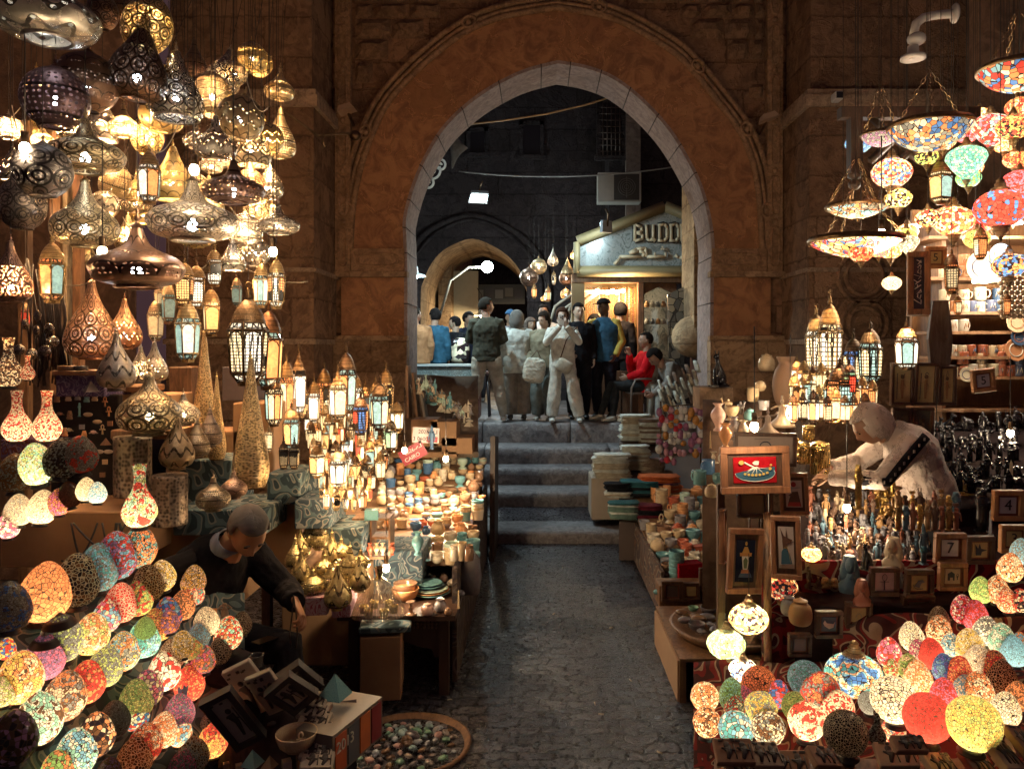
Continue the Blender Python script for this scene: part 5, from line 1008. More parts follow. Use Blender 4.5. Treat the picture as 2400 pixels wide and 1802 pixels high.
# ---- old man seated in the foreground (profile to the right, head bowed)
S1 = 1.11
om = dict(pel=(0, .02, .5), che=(0, -.06, .8), nek=(0, -.22, 1.0), hed=(0, -.36, 1.075), shR=(-.2, -.14, .93), shL=(.2, -.14, .93), elR=(-.27, -.12, .66), wrR=(-.16, -.27, .475), elL=(.3, -.3, .72), wrL=(.14, -.52, .735),
          hipR=(-.11, 0, .47), hipL=(.11, 0, .47), knR=(-.13, -.5, .5), knL=(.16, -.46, .5), anR=(-.13, -.5, .085), anL=(.17, -.42, .085))
oman, OJ, _ = figure('grey haired old man in black seated with head bowed, lamps all around him', (-1.86, 4.15, .0), PI/2-.45, 1.75*S1, om, (.016, .014, .017), (.022, .02, .026), (.4, .18, .09), (.2, .175, .16), 'crop', 1.2, 1.12, 1.1, (.01, .01, .01), (.8, 0, -.45), vox=.006, seat=True, group='stall keepers', hands=dict(R=((.45, -.85, .12), (0, -.2, .9), .22, 1), L=((-.25, -.8, -.75), (-.3, -.3, -.6), .75, 1)), curl=.4)
m = MB(); cc = OJ['nek']+Vector((0, -.01, -.015)); m.tube([cc+Vector((0, .03, -.0)), cc+Vector((0, -.0, .02)), cc+Vector((0, -.03, .045))], [(.092, .082), (.084, .074), (.078, .068)], 18, False, (1, 0, 0)); o = obj('shirt_collar', m, cloth((.3, .3, .36)), oman); o.modifiers.new('s', 'SOLIDIFY').thickness = .008
o = tag(obj('phone', MB().box((0, 0, 0), (.075, .15, .009), rz=-.6).mesh('p', .003), plain((.01, .01, .012), .15), None, (-1.42, 4.03, .62)), 'dark phone lying in the old man open hand', 'phone')
m = MB(); r4 = random.Random(3)
for k in range(2): m.tube([(0, 0, 0), (.01*(k*2-1), .01, -.1), (.02*(k*2-1), 0, -.2), (.012*(k*2-1), 0, -.27)], .004, 5)
tag(obj('prayer_beads', m, plain((.04, .02, .015), .4), None, W(688, 1395, 3.95)), 'dark string of prayer beads dangling from the old man raised hand', 'beads')
t = thing('stool', 'low dark wooden stool under the old man', 'stool', (-1.86, 4.2, -.06), -.3); obj('seat', MB().box((0, 0, .56), (.5, .46, .05)), beam, t)
for sx in (-1, 1):
    for sy in (-1, 1): obj('leg', MB().box((sx*.2, sy*.18, .27), (.05, .05, .54)), beam, t)
# ---- hooded stall keeper on the right, leaning forward to the left
hm = dict(pel=(0, -.02, .9), che=(0, -.12, 1.15), nek=(0, -.26, 1.27), hed=(0, -.39, 1.3), shR=(-.2, -.17, 1.21), shL=(.2, -.17, 1.21), elR=(-.3, -.36, 1.02), wrR=(-.1, -.62, 1.0), elL=(.26, -.4, .98), wrL=(.06, -.66, .96), knR=(-.12, .05, .5), knL=(.12, .05, .5))
@cached
def hoodiemat():
    m, t, out = newmat('printed hoodie'); co = t.coord(); n = t.noise(co, 60, 3, .7, 2); w = t.noise(co, 11, 2); k = t.math('MULTIPLY', t.math('COMPARE', n, .5, .025), t.math('GREATER_THAN', w, .5))
    bsdf(t, out, t.mix(k, (.42, .34, .30, 1), (.1, .07, .07, 1)), .95, 0, t.noise(co, 14, 4), .6, .03); return m
hp = W(2075, 1500, 4.35); hoodman, HJ, _ = figure('stall keeper in pale printed hoodie with hood up leaning over the statuettes', (2.42, 4.75, .47), -PI/2-.1, 1.6, hm, (.4, .33, .3), (.015, .014, .016), (.36, .19, .12), (.45, .37, .33), 'hood', 1.25, 1.1, 1.1, (.02, .02, .02), (.75, 0, 0), vox=.007, topmat=hoodiemat(), group='stall keepers', hands=dict(R=((.5, -.8, -.1), (.3, 0, -.9), .9, 1), L=((-.3, -.9, .0), (-.3, 0, -.9), .9, 1)))
L0, L1, L2 = HJ['shL'], HJ['elL'], HJ['wrL']
def sleeve_band(pts, nm):
    m = MB(); m.tube(pts, [(.012, .032)]*len(pts), 8, True, (1, 0, 0)); b = obj(nm, m, cloth((.012, .01, .013)), hoodman); d = MB()
    for i in range(len(pts)-1):
        for k in range(4): p = Vector(pts[i]).lerp(Vector(pts[i+1]), (k+.5)/4)+Vector((.014, 0, 0)); d.box(p, (.006, .02, .02), .785)
    obj('diamond_pattern', d, cloth((.3, .23, .2)), b)
sleeve_band([L0+Vector((.07, .05, .06)), L0.lerp(L1, .4)+Vector((.085, 0, 0)), L1+Vector((.075, .02, 0)), L1.lerp(L2, .5)+Vector((.07, 0, 0))], 'sleeve_band')
# ================= alley behind the arch =================
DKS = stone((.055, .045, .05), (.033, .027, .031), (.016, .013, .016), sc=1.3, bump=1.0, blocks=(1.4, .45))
SAND = stone((.42, .3, .18), (.3, .2, .12), (.16, .1, .06), sc=1.4, bump=.5, blocks=(.6, .4))
bd = thing('dark_building', 'dark old stone building with small windows above the far vault', 'building', (-.5, 17, LZ))
# facade with a pointed opening for the vault
VA = [(986, 880), (986, 700), (992, 660), (1015, 612), (1050, 580), (1107, 560), (1165, 582), (1205, 615), (1228, 655), (1235, 700), (1235, 880)]
va = catmull([P2(p, 16) for p in VA]); va[0] = (va[0][0], LZ); va[-1] = (va[-1][0], LZ)
nn = len(va); s3 = nn//3; XA, XB, ZB = -5.5, 3.2, 11.5; rc = []
for i in range(nn):
    if i < s3: rc.append((XA, LZ+(ZB-LZ)*i/s3))
    elif i <= nn-1-s3: rc.append((XA+(XB-XA)*(i-s3)/(nn-1-2*s3), ZB))
    else: rc.append((XB, LZ+(ZB-LZ)*(nn-1-i)/s3))
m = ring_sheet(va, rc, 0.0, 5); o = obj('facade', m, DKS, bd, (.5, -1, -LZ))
m = MB()
for i in range(nn-1):
    a, b = va[i], va[i+1]
    for j in range(6): m.poly([(a[0], 3.2*j/6, a[1]), (b[0], 3.2*j/6, b[1]), (b[0], 3.2*(j+1)/6, b[1]), (a[0], 3.2*(j+1)/6, a[1])])
obj('vault', m, SAND, bd, (.5, -1, -LZ))
m = MB(); pts = [(p[0]+(p[0]+1.33)*.42, -.03, p[1]+max(p[1]-3, 0)*.28+.1) for p in va if p[1] > 2.6]; m.tube(pts, .06, 6); m.tube([(p[0]-(p[0]+1.33)*.1, -.03, p[2]-.1) for p in pts], .04, 6); obj('arch_moulding', m, DKS, bd, (.5, -1, -LZ))
def win(px0, py0, px1, py1, D, parent, off, bars=0):
    a, b = W(px0, py0, D), W(px1, py1, D); c = (a+b)/2; w, h = b.x-a.x, a.z-b.z; f = obj('window', MB().box((c.x, c.y-.01, c.z), (w, .04, h)), plain((.012, .01, .014), .3), parent, off)
    fr = MB()
    for sx in (-1, 1): fr.box((c.x+sx*w/2, c.y-.03, c.z), (.08, .08, h+.1))
    fr.box((c.x, c.y-.03, c.z+h/2), (w+.1, .08, .08)); fr.box((c.x, c.y-.03, c.z-h/2), (w+.16, .12, .08)); obj('window_frame', fr, DKS, f)
    if bars:
        g = MB()
        for i in range(1, 6): g.tube([(c.x-w/2+w*i/6, c.y-.06, c.z-h/2), (c.x-w/2+w*i/6, c.y-.06, c.z+h/2)], .014, 4)
        for i in range(1, 9): g.tube([(c.x-w/2, c.y-.06, c.z-h/2+h*i/9), (c.x+w/2, c.y-.06, c.z-h/2+h*i/9)], .014, 4)
        obj('window_grille', g, metal((.2, .17, .16), .5), f)
OB = (.5, -17, -LZ)
win(1098, 305, 1140, 365, 15.97, bd, OB); win(1222, 290, 1270, 370, 15.97, bd, OB)
bd2 = thing('tall_building', 'tall dark building with a barred window above the shop', 'building', (3, 15, LZ)); o2 = (-3, -15, -LZ)
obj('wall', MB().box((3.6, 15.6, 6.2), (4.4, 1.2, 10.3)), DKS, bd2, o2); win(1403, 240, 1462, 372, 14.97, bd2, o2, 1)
obj('pilaster', MB().box((W(1482, 0, 15).x, 14.95, 6), (.28, .2, 9.9)), stone((.24, .19, .17), (.15, .12, .1), (.08, .06, .06)), bd2, o2)
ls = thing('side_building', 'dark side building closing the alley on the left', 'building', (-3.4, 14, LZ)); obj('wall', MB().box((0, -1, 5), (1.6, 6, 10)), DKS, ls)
# passage beyond the vault
pb = thing('passage_wall', 'sandy passage wall with cream shop front under the vault', 'wall', (-2.1, 21, LZ)); obj('wall', MB().box((-.1, .2, 2), (.3, 6, 4)), SAND, pb); obj('end_wall', MB().box((1.3, 3.3, 2.5), (6, .3, 5)), DKS, pb)
tag(obj('shop_shutter', MB().box((0, 0, 0), (.75, .08, 2.6)), plain((.5, .42, .28), .6, 0, .2, 10), None, W(1085, 760, 18.8)), 'cream roller shutter box inside the far passage', 'shutter')
t = thing('shop_board', 'row of dim shop boards deep in the passage', 'board', W(1170, 690, 19.5)); obj('panel', MB().box((0, 0, 0), (1.3, .05, .5)), plain((.1, .09, .08), .6), t)
for i in range(5): obj('board', MB().box((-.5+.25*i, -.04, .05*(i % 2)), (.2, .02, .22)), plain(((.25, .22, .18), (.12, .1, .1), (.3, .28, .25))[i % 3], .6), t)
def floodlight(px, py, D, label, rz, rx, e, col, w=.32, h=.2):
    t = thing('floodlight', label, 'light', W(px, py, D), (rx, 0, rz)); obj('housing', MB().box((0, .03, 0), (w, .06, h), taper=.9), plain((.25, .27, .3), .4), t); obj('lit_panel', MB().box((0, -.006, 0), (w*.86, .008, h*.7)), glow(col, 14.0), t); obj('bracket', MB().tube([(0, .05, 0), (0, .08, h), (0, .02, h*1.5)], .018, 6), DK, t)
    l = bpy.data.lights.new('floodlight_lamp', 'SPOT'); l.energy = e; l.color = col; l.spot_size = 1.9; l.spot_blend = .6; l.shadow_soft_size = .08; o = bpy.data.objects.new('floodlight_lamp', l); C.objects.link(o); o.parent = t; o.location = (0, -.03, 0); o.rotation_euler = (R(-90), 0, 0); return t
COLD = (.72, .95, 1.0)
floodlight(1122, 465, 13.6, 'white floodlight hanging tilted over the alley', .25, R(62), 150, COLD, .34, .28)
floodlight(1418, 532, 11.7, 'small black floodlight clamped on the sign frame aiming at the sign', R(215), R(0), 45, (.75, .95, 1), .2, .18)
def hanging_bulb(px, py, D, e, label, col=COLD, r=.06, hood=True):
    t = thing('bulb_lamp', label, 'lamp', W(px, py, D), 0, 1, 'bare lamps lighting the alley'); obj('bulb', MB().ball((0, 0, 0), r, 12, 8), glow(col, 45.0), t); lamp_light(t, (0, -.12, -.05), e, col, .06)
    if hood: obj('shade', MB().lathe([(.03, .16), (.06, .14), (.07, .05), (.17, .02), (.18, .0)], 20), plain((.55, .6, .6), .4), t); obj('cord', MB().tube([(0, 0, .15), (0, 0, .5), (-.1, 0, .65)], .008, 5), M_CORD, t)
    else: obj('arm', MB().tube([(0, .02, 0), (-.35, .03, 0), (-.7, .05, -.25), (-.9, .08, -.9)], .025, 6), plain((.4, .35, .28), .5), t)
hanging_bulb(1142, 626, 14.5, 110, 'dazzling bare bulb on a curved arm under the far vault', (.85, 1, .95), .11, False)
hanging_bulb(970, 648, 11.5, 30, 'white shaded lamp hanging at the left jamb of the arch')
floodlight(1032, 358, 10.6, 'bright spotlight above the white iron scroll', R(123), R(55), 300, COLD, .16, .14)
hanging_bulb(1128, 740, 18.0, 60, 'small bulb deep in the passage', (1, .8, .5), .04, True)
def bare(px, py, D, e, label, col=(1, .78, .5), r=.022):
    t = thing('bulb_lamp', label, 'lamp', W(px, py, D), 0, 1, 'bare bulbs among the wares'); obj('bulb', MB().ball((0, 0, 0), (r, r, r*1.3), 12, 8), glow(col, 40.0), t); obj('socket', MB().lathe([(.014, r), (.016, r+.05), (.001, r+.055)], 10), DK, t); obj('cord', MB().tube([(0, 0, r+.05), (0, 0, r+.5)], .003, 5), M_CORD, t); lamp_light(t, (0, -.02, -r*1.5), e, col, .03)
for a in ((1045, 1075, 6.3, 46, 'blazing bare bulb over the alabaster bowls on the left table'), (948, 1055, 6.4, 7, 'blazing bare bulb behind the number plates'), (1852, 962, 5.3, 16, 'bare bulb beside the porcelain dancer'), (2368, 1015, 5.2, 4, 'bare bulb among the black statues'), (2195, 1112, 4.85, 7, 'bare bulb among the golden statuettes'), (1985, 1190, 4.6, 8, 'bare bulb behind the brown statuettes'), (905, 1330, 4.8, 7, 'bare bulb over the low side table'), (2066, 548, 4.1, 9, 'bare bulb hanging before the tall calligraphy panel'), (1768, 1000, 4.0, 6, 'bare bulb just above the red dancer picture'), (58, 347, 3.5, 8, 'bare bulb glaring between the globes at the left edge'), (455, 398, 3.7, 10, 'bare bulb over the largest flattened lamp'), (640, 590, 4.2, 8, 'bare bulb at the right end of the brass lamps'), (240, 590, 3.7, 4, 'bare bulb left of the copper scale lamp')): bare(*a)  # bulbs marked added only brighten the stalls; the calligraphy bulb's light is added
# white iron scroll bracket, folded canvas, cables
def spiral(cx, cz, r0, r1, a0, turns, D, flip=1):
    return [W(cx+flip*(r0+(r1-r0)*k/26)*math.cos(a0+turns*2*math.pi*k/26), cz+(r0+(r1-r0)*k/26)*math.sin(a0+turns*2*math.pi*k/26), D) for k in range(27)]
t = thing('scroll_bracket', 'white wrought iron scroll bracket beside the arch', 'bracket', W(1000, 410, 11.0)); of = -W(1000, 410, 11.0)
for q in (spiral(1011, 402, 22, 3, -2.6, -1.4, 11.0, -1), spiral(1032, 388, 17, 3, 2.8, 1.5, 11.0), spiral(1003, 430, 18, 3, 3.0, 1.5, 11.0), [W(982, 470, 11), W(992, 458, 11), W(985, 440, 11), W(983, 410, 11), W(992, 392, 11)]): obj('scroll', MB().tube(q, .018, 6), plain((.75, .75, .7), .5), t, of)
m = MB(); r6 = random.Random(2)
for k in range(7): m.tube([W(1062+k*3, 315+k*4, 12), W(1066+k*3.5, 345, 12), W(1060+k*2, 395-k*5, 12)], [(.03, .06), (.07, .05), (.01, .01)], 8)
tag(obj('canvas_bundle', m, cloth((.3, .3, .3))), 'grey folded canvas awning hanging beside the spotlight', 'awning')
tag(obj('cable', MB().tube([W(1090, 293, 10.6), W(1180, 283, 10.6), W(1280, 268, 10.6), W(1370, 247, 10.6), W(1432, 228, 10.6)], .012, 6), plain((.45, .3, .16), .6)), 'tan cable sagging across the top of the arch', 'cable')
tag(obj('cable', MB().tube(curve_pts(W(1075, 402, 13), W(1590, 390, 13), .13), .012, 6), plain((.3, .3, .3), .6)), 'grey cable crossing the alley behind the air conditioner', 'cable')
t = thing('air_conditioner', 'white air conditioner unit mounted above the shop sign', 'air conditioner', W(1450, 443, 14.4)); obj('casing', MB().box((0, 0, 0), (.8, .32, .54)), plain((.4, .4, .38), .5, 0, .1, 8), t)
obj('fan_recess', MB().box((.13, -.165, 0), (.47, .01, .48)), plain((.05, .05, .055), .5), t); m = MB()
for k in range(5): m.tube([(.13+.04*k*math.cos(a), -.18, .04*k*math.sin(a)) for a in [2*math.pi*i/20 for i in range(21)]] if k else [(.13, -.18, -.2), (.13, -.18, .2)], .004, 4)
obj('fan_guard', m, plain((.2, .2, .2), .5), t)
# shop with gabled marble sign
SD = 12.6
sh = thing('jewellery_shop', 'jewellery shop front with gabled marble sign and lit bead window', 'shop', W(1480, 990, SD)); so = -W(1480, 990, SD)
def quadp(ps, D, th, mat, name, parent=sh, of=so): 
    a = [W(x, y, D) for x, y in ps]; m = MB(); b = [v+Vector((0, th, 0)) for v in a]; va_ = [m.bm.verts.new(v) for v in a]; vb = [m.bm.verts.new(v) for v in b]; k = len(a); m.bm.faces.new(va_); m.bm.faces.new(vb[::-1])
    for i in range(k): m.bm.faces.new((va_[i], vb[i], vb[(i+1) % k], va_[(i+1) % k]))
    return obj(name, m, mat, parent, of)
MARB = marble((.17, .2, .2), (.36, .4, .4), 6.0, .25)
quadp([(1354, 643), (1354, 572), (1558, 492), (1760, 572), (1760, 643)], SD, .12, MARB, 'sign_panel')
GOLDF = metal((.6, .5, .26), .35)
for a, b in (((1354, 566), (1558, 484)), ((1558, 484), (1762, 566)), ((1352, 636), (1764, 636)), ((1352, 568), (1352, 640))):
    pa, pb_ = W(a[0], a[1], SD-.05), W(b[0], b[1], SD-.05); obj('sign_frame', MB().tube([pa, pb_], [(.055, .09)]*2, 4), plain((.34, .27, .14), .5), sh, so)
def ftext(s, size, mat, name, ext=.02, parent=None, loc=(0, 0, 0), rot=(R(90), 0, 0), sp=1.0, align='CENTER', shear=0.0, bold=0.0):
    cu = bpy.data.curves.new(name, 'FONT'); cu.body = s; cu.size = size; cu.extrude = ext; cu.space_character = sp; cu.align_x = align; cu.align_y = 'CENTER'; cu.shear = shear; cu.offset = bold
    tmp = bpy.data.objects.new('tmp', cu); C.objects.link(tmp); me = bpy.data.meshes.new_from_object(tmp.evaluated_get(bpy.context.evaluated_depsgraph_get())); bpy.data.objects.remove(tmp); return obj(name, me, mat, parent, loc, rot)
# blackletter sign lettering from slanted strokes
LET = {'B': [[(0, 0), (0, 1), (.45, .85), (.45, .6), (.1, .5), (.5, .4), (.5, .12), (0, 0)]], 'U': [[(0, 1), (.05, .15), (.25, 0), (.45, .2)], [(.45, 1), (.45, 0), (.6, .12)]], 'D': [[(.12, 0), (.12, 1)], [(0, .95), (.45, 1.05), (.6, .8), (.6, .2), (.4, 0), (0, .05)]], 'H': [[(0, 1.05), (.06, 0), (.16, -.08)], [(.06, .5), (.45, .62), (.45, .0), (.56, -.05)], [(.4, 1.0), (.45, .6)]], 'A': [[(0, 0), (.28, 1.05), (.5, 0)], [(.1, .4), (.45, .4)]]}
lm = plain((.75, .62, .42), .4); ldk = plain((.08, .07, .07), .6); x0 = 1488
for ch in 'BUDDHA':
    for st in LET[ch]:
        for dy, mt, r_ in ((.0, lm, .026), (.03, ldk, .045)):
            m = MB()
            for i in range(len(st)-1):
                a = W(x0+st[i][0]*36, 565-st[i][1]*38, SD-.05+dy); b = W(x0+st[i+1][0]*36, 565-st[i+1][1]*38, SD-.05+dy); m.tube([a, b], [(r_, .02)]*2, 4, True, (1, 0, .5))
            obj('sign_letter', m, mt, sh, so)
    x0 += 27
for st in ([(1440, 618), (1452, 606), (1452, 600), (1505, 600), (1512, 592), (1498, 586), (1475, 592), (1492, 582), (1512, 580)], [(1512, 578), (1516, 600), (1560, 600), (1560, 590)], [(1535, 590), (1535, 598)], [(1582, 596), (1592, 602), (1640, 602), (1640, 588)]):
    for i in range(len(st)-1): obj('sign_letter', MB().tube([W(st[i][0], st[i][1]+2, SD-.05), W(st[i+1][0], st[i+1][1]+2, SD-.05)], [(.03, .022)]*2, 4, True, (0, 0, 1)), lm, sh, so)
for dx, dy in ((0, 0), (5, 0), (2.5, -5)): obj('sign_letter', MB().box(W(1550+dx, 584+dy, SD-.05), (.025, .03, .025)), lm, sh, so)
quadp([(1340, 655), (1370, 655), (1370, 992), (1340, 992)], SD, .3, plain((.2, .13, .06), .5), 'pillar'); quadp([(1340, 643), (1760, 643), (1760, 662), (1340, 662)], SD-.02, .3, wood((.14, .07, .03)), 'lintel')
quadp([(1368, 662), (1498, 662), (1498, 985), (1368, 985)], SD+.6, .05, plain((.65, .4, .16), .5, 0, .2, 6), 'window_back'); quadp([(1372, 870), (1500, 870), (1500, 992), (1372, 992)], SD+.02, .35, wood((.13, .06, .03)), 'window_base')
quadp([(1496, 655), (1508, 655), (1508, 992), (1496, 992)], SD, .2, wood((.25, .11, .05)), 'door_post')
rb = random.Random(8)
for i in range(26):
    x = 1376+i*4.7; y0 = 672+rb.uniform(0, 6); y1 = rb.uniform(740, 850); m = MB(); y = y0; c = rb.choice(((.7, .35, .1), (.5, .2, .08), (.8, .7, .5), (.15, .1, .08), (.6, .15, .08)))
    p0, p1 = W(x, y0, SD+.3), W(x, y1, SD+.3); k = int((y1-y0)/4)
    for j in range(k): m.ball(p0.lerp(p1, j/k), .013, 5, 4)
    tag(obj('bead_necklace', m, plain(c, .3)), '', 'necklace', 'bead strings hanging in the lit shop window'); o = C.objects[-1]; o['label'] = 'bead string hanging in the lit shop window'; AUTO.append((o, 'bead string in the lit shop window', p0))
for i, x in enumerate((1400, 1424, 1436, 1447, 1460)):
    hanging_bulb(x, 682+4*(i % 2), SD+.15, 9, '', (1, .72, .4), .035, False); o = [q for q in C.objects if q.name.startswith('bulb_lamp')][-1]; o['label'] = ('leftmost', 'second', 'middle', 'fourth', 'rightmost')[i]+' warm spot bulb in the bead window'
# glass door side
quadp([(1510, 665), (1578, 665), (1578, 990), (1510, 990)], SD+.5, .04, marble((.12, .15, .17), (.3, .33, .33), 5), 'display_cabinet'); quadp([(1508, 690), (1545, 672), (1585, 690), (1585, 664), (1508, 664)], SD+.1, .08, wood((.2, .09, .04)), 'door_arch')
for i in range(9): o = obj('jar', mc('jar', lambda: MB().lathe([(.001, 0), (.04, 0), (.045, .05), (.03, .08), (.02, .09), (.03, .1), (.001, .1)], 12).mesh('jar')), plain(((.5, .5, .45), (.2, .25, .3), (.5, .3, .15))[i % 3], .3), None, W(1516+(i % 5)*13, 760 if i < 5 else 720, SD+.3)); tag(o, '', 'jar', 'jars on the shop cabinet shelves'); o['label'] = 'jar'; AUTO.append((o, 'small jar on the glass cabinet shelf', Vector(o.location)))
# broken-stone clad panel standing right of the shop
quadp([(1565, 690), (1612, 668), (1600, 930), (1570, 940)], 11.3, .06, mosaic(((.12, .12, .11), (.2, .18, .15), (.07, .07, .07), (.3, .26, .18)), 9.0, (.02, .02, .02), .05, 0), 'mosaic_board', None, (0, 0, 0)); o = C.objects[-1]; tag(o, 'tall board clad in dark stone chips leaning by the shop', 'board')
pl = thing('inner_pier', 'sandstone pier with rounded foot behind the right jamb', 'pier', (2.32, 11.0, LZ)); obj('shaft', MB().box((0, 0, 2.6), (.34, .9, 2.9)), SAND, pl); obj('corbel', MB().ball((-.1, -.1, 1.25), (.32, .4, .3), 16, 10), SAND, pl); obj('foot', MB().box((.05, 0, .6), (.25, .6, 1.2)), wood((.12, .04, .03)), pl)
# brass lamps beside the shop
for a in ((1263, 625, 38, 'globe', 'fine', BR), (1240, 650, 44, 'globe', 'fine', DARK), (1296, 612, 26, 'tear', 'dots', SIL), (1330, 612, 30, 'cone', 'fine', BR), (1327, 652, 34, 'globe', 'fine', DARK), (1326, 690, 26, 'globe', 'arab', BR), (1278, 700, 22, 'squat', 'fine', BR), (1345, 600, 18, 'tear', 'fine', BR)):
    if a[3] == 'cone': brass_lamp(a[0], a[1]+24, a[2], 13, 'bell', a[4], a[5], 4, None, 1, e=8, group='brass lamps hanging beside the shop')
    else: brass_lamp(a[0], a[1], a[2], 13, a[3], a[4], a[5], 4, None, 1, e=8, group='brass lamps hanging beside the shop')
lantern(1298, 668, 36, 12.9, 6, ('white', 'cream'), 8, label='white lattice lantern among the lamps beside the shop', hangs=True, group='brass lamps hanging beside the shop')
lantern(1285, 708, 42, 12.8, 6, ('orange', 'teal'), 0, label='orange and teal lantern among the lamps beside the shop', hangs=True, group='brass lamps hanging beside the shop')
lantern(1252, 700, 40, 12.8, 6, ('amber', 'orange'), 0, label='amber lantern lowest among the lamps beside the shop', hangs=True, group='brass lamps hanging beside the shop')
# glass counter on the left of the landing
t = thing('glass_counter', 'glass display counter with white rails behind the left jamb', 'counter', W(1035, 985, 11.9)); obj('base', MB().box((0, .3, .3), (1.15, .5, .6)), wood((.12, .04, .04)), t); obj('top_rail', MB().box((0, .3, .85), (1.2, .55, .03)), plain((.6, .65, .65), .3), t); obj('glass_front', MB().box((0, .06, .72), (.95, .02, .2)), marble((.3, .36, .36), (.12, .15, .15), 14, .1), t); obj('shelf', MB().box((0, .1, .62), (1.0, .2, .03)), plain((.7, .72, .7), .4), t)
t = thing('bar_stool', 'dark bar stool behind the olive shirted man', 'stool', W(1130, 975, 12.3)); obj('seat', MB().lathe([(.001, .72), (.18, .72), (.19, .68), (.17, .65), (.001, .65)], 20), plain((.08, .04, .04), .4), t)
for a in range(4): obj('leg', MB().tube([(.13*math.cos(a*1.57+.78), .13*math.sin(a*1.57+.78), .66), (.17*math.cos(a*1.57+.78), .17*math.sin(a*1.57+.78), 0)], .018, 6), plain((.03, .03, .04), .4), t)
# ================= stall goods =================
def planeD(py, z0, sl, D0): return (CH-z0+sl*D0)/((py-VY)/F+sl)
LT = lambda py: planeD(py, .66, .085, 4.9)
RT = lambda py: planeD(py, .31, .11, 6.3)
GP = {'bowl': [(.001, 0), (.5, 0), (.55, .04), (.85, .3), (1, .8), (.94, .82), (.78, .34), (.5, .14), (.001, .12)], 'cup': [(.001, 0), (.75, 0), (.82, .05), (.9, .9), (1, 1.5), (.9, 1.52), (.8, .9), (.7, .15), (.001, .12)], 'plate': [(.001, 0), (.6, 0), (.7, .04), (1, .14), (.99, .17), (.66, .1), (.001, .08)],
      'vase': [(.001, 0), (.6, 0), (.62, .2), (.35, .5), (.5, .9), (1, 1.9), (.95, 2.6), (.5, 3.2), (.45, 3.5), (.8, 3.8), (.74, 3.82), (.4, 3.5), (.001, 3.4)], 'mortar': [(.001, 0), (.8, 0), (.85, .15), (.45, .45), (.5, .6), (.95, 1.1), (1, 1.9), (.88, 1.9), (.7, 1.1), (.001, .9)], 'jar': [(.001, 0), (.7, 0), (.95, .3), (1, .8), (.85, 1.3), (.55, 1.55), (.6, 1.62), (.62, 1.7), (.3, 1.8), (.001, 1.95)],
      'candle': [(.001, 0), (1, 0), (.98, .2), (.4, .35), (.3, .8), (.45, 1.2), (.25, 1.6), (.35, 2.0), (.7, 2.2), (.66, 2.24), (.001, 2.1)], 'pot': [(.001, 0), (.6, 0), (.9, .35), (1, .9), (.8, 1.4), (.5, 1.65), (.7, 1.9), (.62, 1.92), (.4, 1.6), (.001, 1.5)], 'ball': [(.001, -1)]+[(math.sin(a*math.pi/10), -math.cos(a*math.pi/10)) for a in range(1, 10)]+[(.001, 1)], 'can': [(.001, 0), (1, 0), (1, 2.2), (.94, 2.2), (.94, .1), (.001, .1)]}
